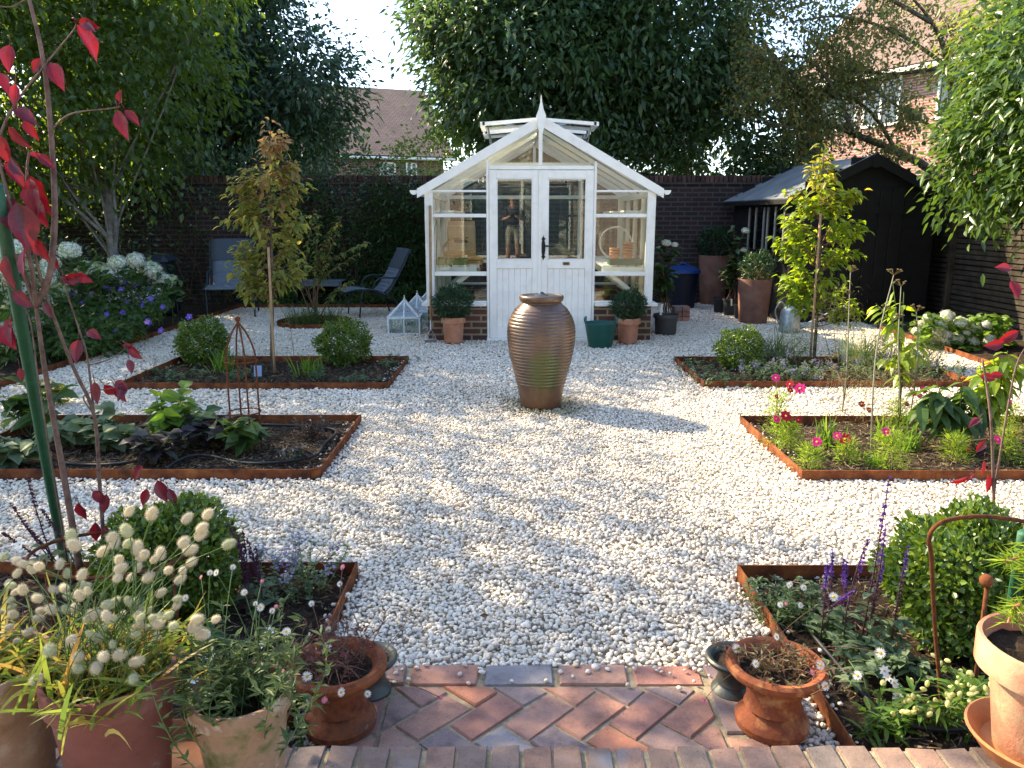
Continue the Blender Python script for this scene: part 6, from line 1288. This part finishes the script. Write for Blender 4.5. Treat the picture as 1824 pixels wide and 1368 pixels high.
def redtree(label, base, stems_px, Y, leaves_px, cat='tree', sr=.009, group='young red-leaved trees', Ls=.84, drop=.12):
    r = thing('red_leaved_tree', label, cat, base, group); q = MB()
    for (rad, pl) in stems_px: q.tube(spline([Q(x, y, Y+dy) for (x, y, dy) in pl], 30), np.linspace(rad, rad*.45, 30), 7)
    q.build('stem', mottled('red_bark', [(.075, .045, .038), (.15, .095, .075), (.20, .14, .11)], 30, .75, .25, .4, 90), r, True); q = MB()
    for (x, y, L, ang, dy) in leaves_px:
        if rng.random() < drop: continue
        p = Q(x, y, Y+dy); s = S(Y+dy, p[2]); a = R(ang); d = np.array([math.cos(a), rng.normal()*.25, -math.sin(a)]); nr = np.array([rng.normal()*.5, -1, .35+rng.normal()*.4]); Lm = L*s*Ls
        broad(q, p, d, nr, Lm, Lm*rng.uniform(.46, .60), .22+.12*rng.random(), .10); q.tube(curve(p-d*.02-[0, 0, -.008], p, (0, 0, .004), 4), .0012, 4)
    q.build('foliage', REDL, r, True); return r
Yr = 2.35; B0 = P(140, 1010)
redtree('red and purple leaved young tree tied to the green stake', B0, [(.0125, [(142, 1012, .15), (116, 860, .1), (82, 670, .05), (64, 545, 0)]), (.011, [(64, 545, 0), (88, 490, 0), (97, 400, 0), (95, 300, 0), (84, 160, 0), (72, 80, 0), (50, -10, 0)]),
    (.008, [(64, 545, 0), (40, 480, -.03), (15, 440, -.05), (-20, 410, -.05)]), (.008, [(64, 545, 0), (55, 470, -.05), (30, 400, -.1), (12, 340, -.1), (-10, 250, -.1)]), (.007, [(187, 990, .2), (177, 856, .2), (168, 740, .15), (133, 660, .1), (103, 583, .05), (77, 510, 0), (52, 400, -.05), (48, 310, -.05), (52, 270, -.05)]),
    (.004, [(168, 740, .15), (156, 640, .15), (142, 590, .15), (122, 530, .12), (110, 480, .1)]), (.0035, [(0, 240, -.1), (25, 187, -.05), (83, 112, 0), (128, 58, .05), (136, 42, .05)]), (.003, [(90, 232, 0), (127, 203, 0), (197, 193, .02), (214, 190, .02)]), (.0025, [(160, 650, .15), (195, 640, .15), (228, 618, .15)]), (.0025, [(50, -5, 0), (20, 12, 0), (-20, 8, 0)]), (.003, [(120, 1000, .2), (72, 700, .0), (50, 560, -.05), (8, 500, -.1)]), (.0025, [(168, 740, .15), (150, 705, .12), (205, 690, .12), (225, 682, .12)])], Yr,
    [(136, 44, 72, 68, .05), (140, 40, 50, 12, .05), (150, 36, 40, 35, .05), (210, 196, 62, 74, .02), (196, 194, 55, 98, .02), (222, 196, 38, 55, .02), (214, 184, 36, -60, .02), (88, 112, 62, 55, 0), (72, 104, 34, 125, 0), (18, 80, 55, 95, -.05), (0, 130, 48, 60, -.08), (28, 150, 45, 100, -.05), (2, 190, 70, 40, -.08), (25, 195, 60, 30, -.08), (15, 225, 60, 50, -.08), (40, 215, 45, 60, -.05), (0, 240, 60, 80, -.1), (5, 290, 60, 60, -.1), (48, 275, 42, 25, -.05), (18, 280, 50, 50, -.1), (68, 278, 42, 30, -.04), (50, 312, 90, 55, -.05), (52, 318, 80, 75, -.06), (12, 320, 70, 95, -.1), (8, 350, 85, 70, -.1), (28, 360, 100, 85, -.12), (52, 350, 75, 48, -.05), (46, 390, 45, 70, -.08), (82, 340, 45, 15, -.02), (0, 410, 60, 70, -.1), (10, 455, 70, 85, -.1), (45, 440, 65, 85, -.1), (22, 520, 50, 30, -.1), (20, 565, 60, 80, -.1), (0, 580, 60, 50, -.1), (55, 420, 60, 60, -.06), (85, 450, 40, 80, .05), (110, 490, 32, 50, .1), (118, 500, 40, -20, .1), (130, 490, 40, 20, .1), (78, 538, 34, 75, .0), (140, 605, 48, 95, .15), (155, 590, 38, 20, .15), (218, 615, 25, 15, .15), (228, 618, 42, 28, .15), (230, 640, 30, 80, .15), (168, 680, 45, 80, .12), (185, 685, 40, 55, .12), (205, 680, 36, 25, .12), (222, 682, 40, 105, .12), (35, 655, 28, 90, -.05), (205, 690, 36, 60, .12), (190, 880, 38, 100, .2), (165, 875, 40, 40, .2), (170, 930, 50, 105, .2), (185, 935, 45, 60, .2), (140, 895, 42, 85, .15), (280, 855, 50, 70, .2), (255, 830, 40, 130, .2), (300, 870, 40, 65, .2), (290, 940, 40, 30, .2), (320, 960, 45, 70, .2), (300, 950, 50, 110, .2), (345, 905, 35, 60, .2), (262, 870, 36, 110, .2)])
redtree('slim red-leaved tree at the right edge of the photo', P(1772, 1110), [(.007, [(1772, 1130, .0), (1774, 1000, 0), (1770, 880, 0), (1766, 760, 0), (1758, 690, .02), (1750, 640, .03)]), (.004, [(1770, 880, 0), (1800, 700, 0), (1815, 640, 0), (1840, 600, 0)])], 2.5,
    [(1745, 670, 40, 5, .05), (1762, 668, 36, -3, .05), (1755, 785, 36, 115, 0), (1752, 820, 40, 95, 0), (1735, 840, 40, 120, 0), (1760, 845, 50, 85, 0), (1725, 848, 46, 160, 0), (1800, 480, 45, 190, -.1), (1800, 500, 50, 80, -.1), (1812, 545, 45, 160, -.1), (1815, 590, 60, 150, -.1), (1790, 610, 50, 170, -.1), (1745, 745, 40, 150, 0), (1775, 930, 36, 60, 0), (1765, 905, 30, 120, 0), (1760, 950, 30, 100, 0)], Ls=.7, drop=.15)
# ---------------------------------------------------------------- bottom-left pots
def at_rim(px, py, zr, base): c = P(px, py, zr); return np.array([c[0], c[1], base])
K = .183
pA = at_rim(195, 1195, .49, K); pB = at_rim(-28, 1180, .49, K); pC = at_rim(427, 1230, .435, K)
r = thing('pot_saucer', 'orange terracotta saucer under the plum bunny-tail pot', 'saucer', pA, 'terracotta saucers'); sl_ = pA+[.045, .05, 0]
MB().lathe([(0, .0), (.125, .0), (.150, .040), (.155, .046), (.148, .050), (.142, .045), (.122, .012), (0, .010)], sl_, 44).build('saucer_body', mottled('dull_saucer', [(.16, .07, .04), (.24, .11, .06), (.28, .16, .10)], 9, .9, .15, .25), r, 'auto')
pot('terracotta_pot', 'large plum-red pot of bunny-tail grass with lime streaks', pA+[0, 0, .013], .132, .094, .30, PLUM, .007, .055, .92, 'large pots along the terrace edge')
pot('terracotta_pot', 'brown terracotta pot cut off at the left edge of the photo', pB, .130, .10, .31, OLDT, .006, .045, .92, 'large pots along the terrace edge')
pot('terracotta_pot', 'weathered pot with green algae holding fleabane foliage', pC, .107, .074, .255, MOSSY, .006, .04, .80, 'large pots along the terrace edge')
# bunny tails
HAIR = leafmat('bunny_hair', [(.52, .47, .36), (.66, .60, .47), (.58, .56, .42)], .45, .9, .1, (.7, .62, .45)); HG = leafmat('bunny_hair_green', [(.36, .40, .24), (.50, .52, .36)], .45, .9, .1, (.6, .6, .4))
def bunny(mat):
    q = MB(); q.ellipsoid((0, 0, .62), (.38, .38, .60), 14, 11, .03); k_ = q; d = rand_dirs(1000); p = d*[.36, .36, .58]+[0, 0, .62]; h = MB(); blades(h, p, unit(d*[1, 1, .6]+[0, 0, .55])+rng.normal(size=p.shape)*.12, rng.uniform(.18, .34, len(p)), .019, .0, 1); return multi('bunny_tail', [(k_, mat), (h, mat)], True)
BT = [bunny(HAIR), bunny(HG)]
STRAW = leafmat('straw_leaf', [(.10, .16, .035), (.16, .21, .04), (.26, .24, .06), (.36, .23, .07)], .40, .5, .3)
def bunnyplant(label, pc, zs, heads, nb, greens=.25):
    r = thing('bunny_tail_grass', label, 'grass', pc+[0, 0, zs], 'bunny-tail grasses in pots'); b = pc+[0, 0, zs]; st = MB(); it = [[], []]
    for (e, sc_, gi) in heads:
        o_ = b+np.r_[rng.normal(size=2)*.045, -.01]; s = curve(o_, e, np.r_[rng.normal(size=2)*.02, .025], 9); st.tube(s, .0011, 4, cap=False); it[gi].append((e, unit((s[-1]-s[-2])*1.0+rng.normal(size=3)*.004), sc_))
    st.build('stem', GSTEM, r, True); q = MB(); o_ = b+np.c_[rng.normal(size=(nb, 2))*.06, np.full(nb, -.01)]; blades(q, o_, up_dirs(nb, 1.5), rng.uniform(.08, .23, nb), rng.uniform(.006, .012, nb), rng.uniform(.1, .6, nb), 5); q.build('blade', STRAW, r)
    for gi in (0, 1): scatter(r, BT[gi], 'flower_head', it[gi][:98])
hp = [(225, 919), (268, 926), (325, 933), (365, 924), (194, 963), (232, 957), (221, 976), (203, 978), (352, 948), (348, 962), (396, 975), (322, 973), (325, 984), (142, 980), (176, 991), (129, 968), (212, 1001), (243, 990), (247, 997), (258, 993), (285, 999), (270, 1004), (204, 1019), (242, 1020), (297, 1020), (333, 1009), (325, 1024), (254, 1036), (228, 1037), (205, 1034), (311, 1040), (120, 1031), (143, 1033), (105, 1015), (62, 1022), (76, 1013), (52, 1005), (35, 1003), (28, 1045), (118, 1052), (105, 1055), (148, 1070), (24, 1070), (76, 1071), (80, 1087), (104, 1090), (126, 1090), (180, 1080), (196, 1078), (238, 1070), (234, 1078), (340, 1105), (379, 1106), (335, 1122), (350, 1132), (85, 1152), (183, 1163), (205, 1166), (138, 1170), (172, 1180), (228, 1183), (131, 1187), (237, 1204), (78, 1202), (170, 1105), (195, 1105), (220, 1095), (160, 1095)]
heads = []
for (x, y) in hp:
    Yh = pA[1]+rng.uniform(-.10, .16) if y < 1100 else pA[1]-rng.uniform(.06, .16)
    heads.append((Q(x, y, Yh), rng.uniform(.019, .026)*(.85 if 1000 < y < 1110 else 1), int(rng.random() < .15)))
for _ in range(48): x, y = rng.uniform(110, 320), rng.uniform(1050, 1165); heads.append((Q(x, y, pA[1]+rng.uniform(-.10, .08)), rng.uniform(.014, .020), int(rng.random() < .7)))
bunnyplant('bunny-tail grass with fluffy cream heads in the plum pot', pA, .29, heads, 380)
hp2 = [(2, 998), (10, 1045), (25, 1030), (15, 1085), (30, 1100), (45, 1060), (8, 1120), (28, 1140), (-20, 1020), (-35, 1060), (60, 1100), (-10, 1090), (20, 1060), (40, 1130)]
bunnyplant('second bunny-tail grass with green foliage at the left edge', pB, .29, [(Q(x, y, pB[1]+rng.uniform(-.05, .12)), rng.uniform(.014, .020), int(rng.random() < .4)) for x, y in hp2], 230)
# fleabane in the weathered pot and in the two urns
ERI = leafmat('fleabane_leaf', [(.05, .085, .03), (.085, .13, .045), (.12, .16, .05)], .35, .5, .3); ERR = leafmat('red_fleabane', [(.09, .03, .03), (.13, .045, .04), (.10, .07, .04)], .3, .5, .3)
ERM = leafmat('mixed_fleabane', [(.08, .10, .035), (.13, .10, .05), (.15, .07, .045), (.11, .14, .05)], .35, .5, .3)
def fleabane(label, b, ns, h, spread, mat, daisies, n=16, stemmat=GSTEM, br=.04, L=.034, per=20, buds=()):
    st = stems(b, ns, h, spread, br=br, bend=.04)
    fs = []
    for (x, y, Y_, sz) in daisies: e = Q(x, y, Y_); st2 = curve(b+np.r_[rng.normal(size=2)*br, 0], e, (0, 0, .03), 9); fs.append((st2, e, sz*S(Y_, e[2])))
    r = plant('fleabane', label, 'flower', b, 'Mexican fleabane plants', st, [(mat, per, L, L*.26, .5, 0, .2, .05)], stemmat, .0014)
    if fs:
        q = MB(); [q.tube(s, .0010, 4, cap=False) for s, _, _ in fs]; q.build('flower_stalk', stemmat, r, True)
        scatter(r, DAISY, 'flower', [(e, unit(np.array([rng.normal()*.3, -.75, .6])), sz) for k_, (s, e, sz) in enumerate(fs) if k_ % 4 != 3]); scatter(r, DAISYP, 'pink_flower', [(e, unit(np.array([rng.normal()*.4, -.6, .6])), sz*.75) for k_, (s, e, sz) in enumerate(fs) if k_ % 4 == 3])
    return r
bC = pC+[0, 0, .20]; Yd = pC[1]
fleabane('bushy green fleabane with small daisies in the weathered pot', bC, 46, .26, .75, ERI, [(367, 1130, Yd, 9), (330, 1065, Yd+.1, 7), (385, 1020, Yd+.15, 7), (358, 1028, Yd+.15, 6), (374, 1020, Yd+.15, 6), (435, 1055, Yd+.12, 7), (464, 1082, Yd+.1, 8), (492, 1080, Yd+.1, 6), (485, 1088, Yd+.1, 6), (510, 1125, Yd+.05, 8), (455, 1075, Yd+.1, 5), (467, 1035, Yd+.2, 6), (415, 1010, Yd+.2, 6)], br=.055, per=26)
LU = np.array([-.487, 1.93, .014]); RU = np.array([.737, 1.93, .014])
URNR = mottled('rusted_iron', [(.06, .020, .012), (.17, .048, .018), (.24, .08, .028), (.15, .05, .03), (.42, .27, .16)], 17, .8, .25, .35, 70, lo=.3, hi=.78); BRON = mottled('bronze_pot', [(.028, .034, .032), (.055, .06, .05), (.10, .09, .065)], 9, .42, .5, .15, metal=.35); URNT = mottled('rusted_iron_sunny', [(.15, .042, .018), (.27, .085, .032), (.20, .06, .03), (.33, .13, .05), (.40, .24, .12)], 17, .85, .2, .3, 70)  # sunny copy of the rust: sunlight is put into its lighter oranges
def urn(label, c, mat, s=1.0, group=None, name='garden_urn', sc=1.0):
    r = thing(name, label, 'urn', c, group); p = [(0, 0), (.098, 0), (.100, .018), (.088, .034), (.074, .044), (.070, .052), (.079, .060), (.075, .070), (.072, .085), (.074, .115), (.084, .140), (.104, .155), (.126, .162), (.134, .172), (.134, .184), (.126, .192), (.112, .190), (.102, .180), (.085, .155), (0, .150)]
    MB().lathe([(a*s, b*s) for a, b in p], c, 48).build('urn_body', mat, r, 'auto')
    q = MB(); q.lathe([(k_*.1*s, (.166+.008*math.sin(k_*7))*s) for k_ in np.linspace(0, 1, 7)], c, 24); q.build('compost', SOIL, r, True); return r
urn('rust-streaked iron urn on the left side of the brick landing', LU, URNR, 1.02, 'small rusted urns flanking the landing'); urn('rusted urn coloured sunlit orange on the right side of the brick landing', RU, URNT, 1.02, 'small rusted urns flanking the landing')
urn('dark bronze urn tucked behind the left rusted urn', LU+[.055, .165, -.012], BRON, .64, 'dark bronze urns behind the rusted ones', 'bronze_urn'); urn('dark bronze urn tucked behind the right rusted urn', RU+[-.065, .165, -.012], BRON, .64, 'dark bronze urns behind the rusted ones', 'bronze_urn')
fleabane('wiry red-stemmed fleabane with daisies in the left rusted urn', LU+[0, 0, .165], 60, .19, 1.2, ERR, [(583, 1152, 1.9, 9), (547, 1205, 1.80, 10), (608, 1233, 1.78, 9), (578, 1247, 1.77, 9), (655, 1236, 1.82, 7), (583, 1198, 1.82, 6), (585, 1121, 2.0, 6), (610, 1010, 2.1, 8), (605, 1040, 2.1, 6), (555, 1075, 2.0, 6), (620, 1060, 2.1, 6), (785, 1243, 1.90, 7)], stemmat=TWIG, br=.05, per=15, L=.024)
fleabane('sparse fleabane with white daisies in the right orange urn', RU+[0, 0, .165], 46, .13, 1.5, ERM, [(1346, 1182, 1.85, 8), (1312, 1155, 1.95, 9), (1383, 1134, 1.95, 7), (1447, 1197, 1.82, 9), (1461, 1185, 1.85, 9), (1470, 1222, 1.80, 9), (1527, 1203, 1.80, 9), (1253, 1249, 1.9, 8), (1568, 1163, 1.85, 10), (1485, 1063, 2.1, 9)], br=.05, per=16, L=.024, stemmat=TWIG)
fleabane('fleabane with pale daisies spilling over the right bed edging', P(1400, 1105), 22, .16, .9, ERI, [(1405, 1042, 2.3, 6), (1431, 1046, 2.3, 7), (1390, 1077, 2.3, 6), (1400, 1075, 2.3, 6), (1426, 1078, 2.3, 6), (1408, 1040, 2.3, 5)], br=.05)
leafy('white-flowering leafy plant between the bunny-tail and weathered pots', 360, 1190, .20, 10, .06, .02, GR1, .8, group=None)
r = thing('white_petunia', 'white flowers peeping between the pots at bottom left', 'flower', P(355, 1195)); scatter(r, LILY, 'bloom', [(Q(x, y, 1.95), unit(np.array([rng.normal()*.4, -.7, .5])), .017) for (x, y) in ((375, 1170), (362, 1165), (480, 1125), (470, 1145), (345, 1210), (35, 970))]); q = MB(); b = P(355, 1195); [q.tube(curve(b, Q(x, y, 1.95), (0, 0, .02), 6), .0015, 4) for (x, y) in ((375, 1170), (362, 1165), (480, 1125), (470, 1145), (345, 1210))]; q.build('stem', GSTEM, r, True)
catmint('green leafy filler behind the pots at bottom left', 240, 1130, .2, 26, 1.0, .12, fl=False, mat=GR1, group='catmint plants in the bottom beds'); catmint('low foliage between the weathered pot and the left urn', 500, 1290, .12, 14, 1.0, .05, fl=False, mat=GR1, group='catmint plants in the bottom beds')
# right pot
pD = np.array([1.235, 1.585, K]); r = thing('pot_saucer', 'bright orange saucer under the big pot at bottom right', 'saucer', pD, 'terracotta saucers'); MB().lathe([(0, .0), (.118, .0), (.148, .042), (.153, .048), (.147, .052), (.140, .046), (.115, .012), (0, .010)], pD, 44).build('saucer_body', ORT, r, 'auto')
pot('terracotta_pot', 'big sunlit pot with a wide rim at the bottom right corner', pD+[0, 0, .013], .152, .092, .272, mottled('limey_terracotta', [(.34, .13, .075), (.42, .20, .12), (.44, .33, .19), (.46, .40, .24)], 5, .9, .15, .3, 80), .016, .075, .86, 'large pots along the terrace edge')
b = pD+[.01, -.02, .25]; plant('feathery_pot_plant', 'lime feathery plant with a red stem in the big right-hand pot', 'plant', b, None, [spline([b, b+[.02, .02, .10], Q(1815, 985, 1.6)], 10), spline([b+[.02, 0, 0], Q(1830, 1010, 1.6), Q(1790, 1000, 1.55)], 10), spline([b, Q(1835, 1060, 1.6), Q(1830, 960, 1.6)], 10), spline([b, Q(1820, 1080, 1.58), Q(1795, 1110, 1.56)], 10)], [(FEA, 90, .05, .004, .2, 0, .2, .45)], mottled('pink_stem', [(.40, .10, .07), (.50, .16, .10)], 20, .5, .3, 0), .006)

# ================================================================ the photographer, standing on the terrace (seen mirrored in the door glass)
def person():
    z0 = .175; r = thing('person', 'person in a dark top and pale shorts raising a phone with both hands', 'person', (.02, -.42, z0))
    J = [((0, 0, .98), .135), ((0, .01, 1.10), .125), ((0, .015, 1.27), .15), ((0, .0, 1.42), .12), ((0, .01, 1.49), .052), ((0, .03, 1.55), .055), ((0, .035, 1.62), .085), ((0, .03, 1.70), .088), ((0, .02, 1.755), .06)]
    E = [(i, i+1) for i in range(8)]
    def add(p, q, rad): J.append((q, rad)); E.append((p, len(J)-1)); return len(J)-1
    for s in (-1, 1):
        h = add(0, (s*.10, 0, .90), .088); k = add(h, (s*.11, .03, .50), .060); k2 = add(k, (s*.112, .01, .33), .054); a = add(k2, (s*.115, -.02, .09), .036); f = add(a, (s*.12, .04, .035), .036); add(f, (s*.13, .16, .028), .026)
        sh = add(3, (s*.17, .0, 1.40), .062); el = add(sh, (s*.24, .13, 1.17), .044); wr = add(el, (s*.115, .325, 1.215), .029); pm = add(wr, (s*.088, .365, 1.245), .026)
        for k_, (dx, dz, L) in enumerate(((-.004, .022, .052), (.0, .008, .056), (.002, -.006, .052), (.004, -.02, .042))):
            m_ = add(pm, (s*(.086+dx), .385, 1.248+dz), .0095); n_ = add(m_, (s*(.078+dx), .405, 1.250+dz), .0085); add(n_, (s*(.052+dx), .408, 1.250+dz), .0075)
        t_ = add(pm, (s*.080, .372, 1.222), .0105); add(t_, (s*.058, .372, 1.232), .009)
    me = bpy.data.meshes.new('body'); me.from_pydata([j[0] for j in J], E, []); o = bpy.data.objects.new('body', me); C.objects.link(o); o.parent = r
    md = o.modifiers.new('skin', 'SKIN'); md.use_smooth_shade = True
    for v, (_, rad) in zip(me.skin_vertices[0].data, J): v.radius = (rad, rad*(.78 if rad > .1 else 1)); v.use_root = False
    me.skin_vertices[0].data[0].use_root = True; o.modifiers.new('sub', 'SUBSURF').levels = 2; o.modifiers['sub'].render_levels = 2
    m, t, ou = new_mat('person_skin_clothes'); pb = N(t, 'ShaderNodeBsdfPrincipled'); sx = N(t, 'ShaderNodeSeparateXYZ'); t.links.new(obj_co(t), sx.inputs[0])
    skin, top, shorts, shoe = (.50, .28, .20), (.03, .035, .05), (.28, .26, .22), (.05, .05, .05)
    rz = ramp(t, sx.outputs[2], [(0, shoe), (.085, skin), (.56, shorts), (1.0, top)]); rz.color_ramp.interpolation = 'CONSTANT'; el = rz.color_ramp.elements
    ay = N(t, 'ShaderNodeMath', operation='GREATER_THAN'); t.links.new(sx.outputs[1], ay.inputs[0]); ay.inputs[1].default_value = .155
    az = N(t, 'ShaderNodeMath', operation='GREATER_THAN'); t.links.new(sx.outputs[2], az.inputs[0]); az.inputs[1].default_value = 1.47
    mxm = N(t, 'ShaderNodeMath', operation='MAXIMUM'); t.links.new(ay.outputs[0], mxm.inputs[0]); t.links.new(az.outputs[0], mxm.inputs[1])
    low = N(t, 'ShaderNodeMath', operation='GREATER_THAN'); t.links.new(sx.outputs[2], low.inputs[0]); low.inputs[1].default_value = .3
    ml = N(t, 'ShaderNodeMath', operation='MULTIPLY'); t.links.new(mxm.outputs[0], ml.inputs[0]); t.links.new(low.outputs[0], ml.inputs[1])
    t.links.new(mixc(t, ml.outputs[0], rz.outputs[0], skin), pb.inputs['Base Color']); setin(pb, Roughness=.7); t.links.new(pb.outputs[0], ou.inputs[0]); me.materials.append(m)
    b = np.array(r.location); q = MB(); q.ellipsoid(b+[0, .015, 1.715], (.098, .105, .085), 20, 12, .02); q.ellipsoid(b+[0, -.045, 1.63], (.09, .06, .11), 16, 10, .02); q.build('hair', plain('brown_hair', (.05, .03, .02), .6), r, True)
    q = MB(); q.lathe([(.002, -.03), (.014, -.02), (.017, 0), (.008, .03), (.002, .04)], b+[0, .128, 1.635], 10); q.build('nose', plain('skin_plain', (.50, .28, .20), .6), r, True)
    for s in (-1, 1):
        q = MB(); q.ellipsoid(b+[s*.033, .108, 1.665], (.014, .010, .010), 10, 8); q.build('eye', plain('eye_dark', (.05, .04, .04), .2), r, True)
        q = MB(); q.ellipsoid(b+[s*.094, .03, 1.645], (.014, .022, .034), 10, 8); q.build('ear', MATS['skin_plain'], r, True)
    q = MB(); q.ellipsoid(b+[0, .112, 1.592], (.026, .010, .008), 12, 6); q.build('mouth', plain('lip', (.32, .10, .09), .5), r, True)
    ph = (0, -.014, H+.0); p_ = thing('phone', 'black phone held up by the person', 'phone', ph); q = MB(); q.box(ph, (.150, .008, .074), bev=.003); q.build('phone_body', plain('phone_black', (.01, .01, .012), .2, .6), p_)
person()
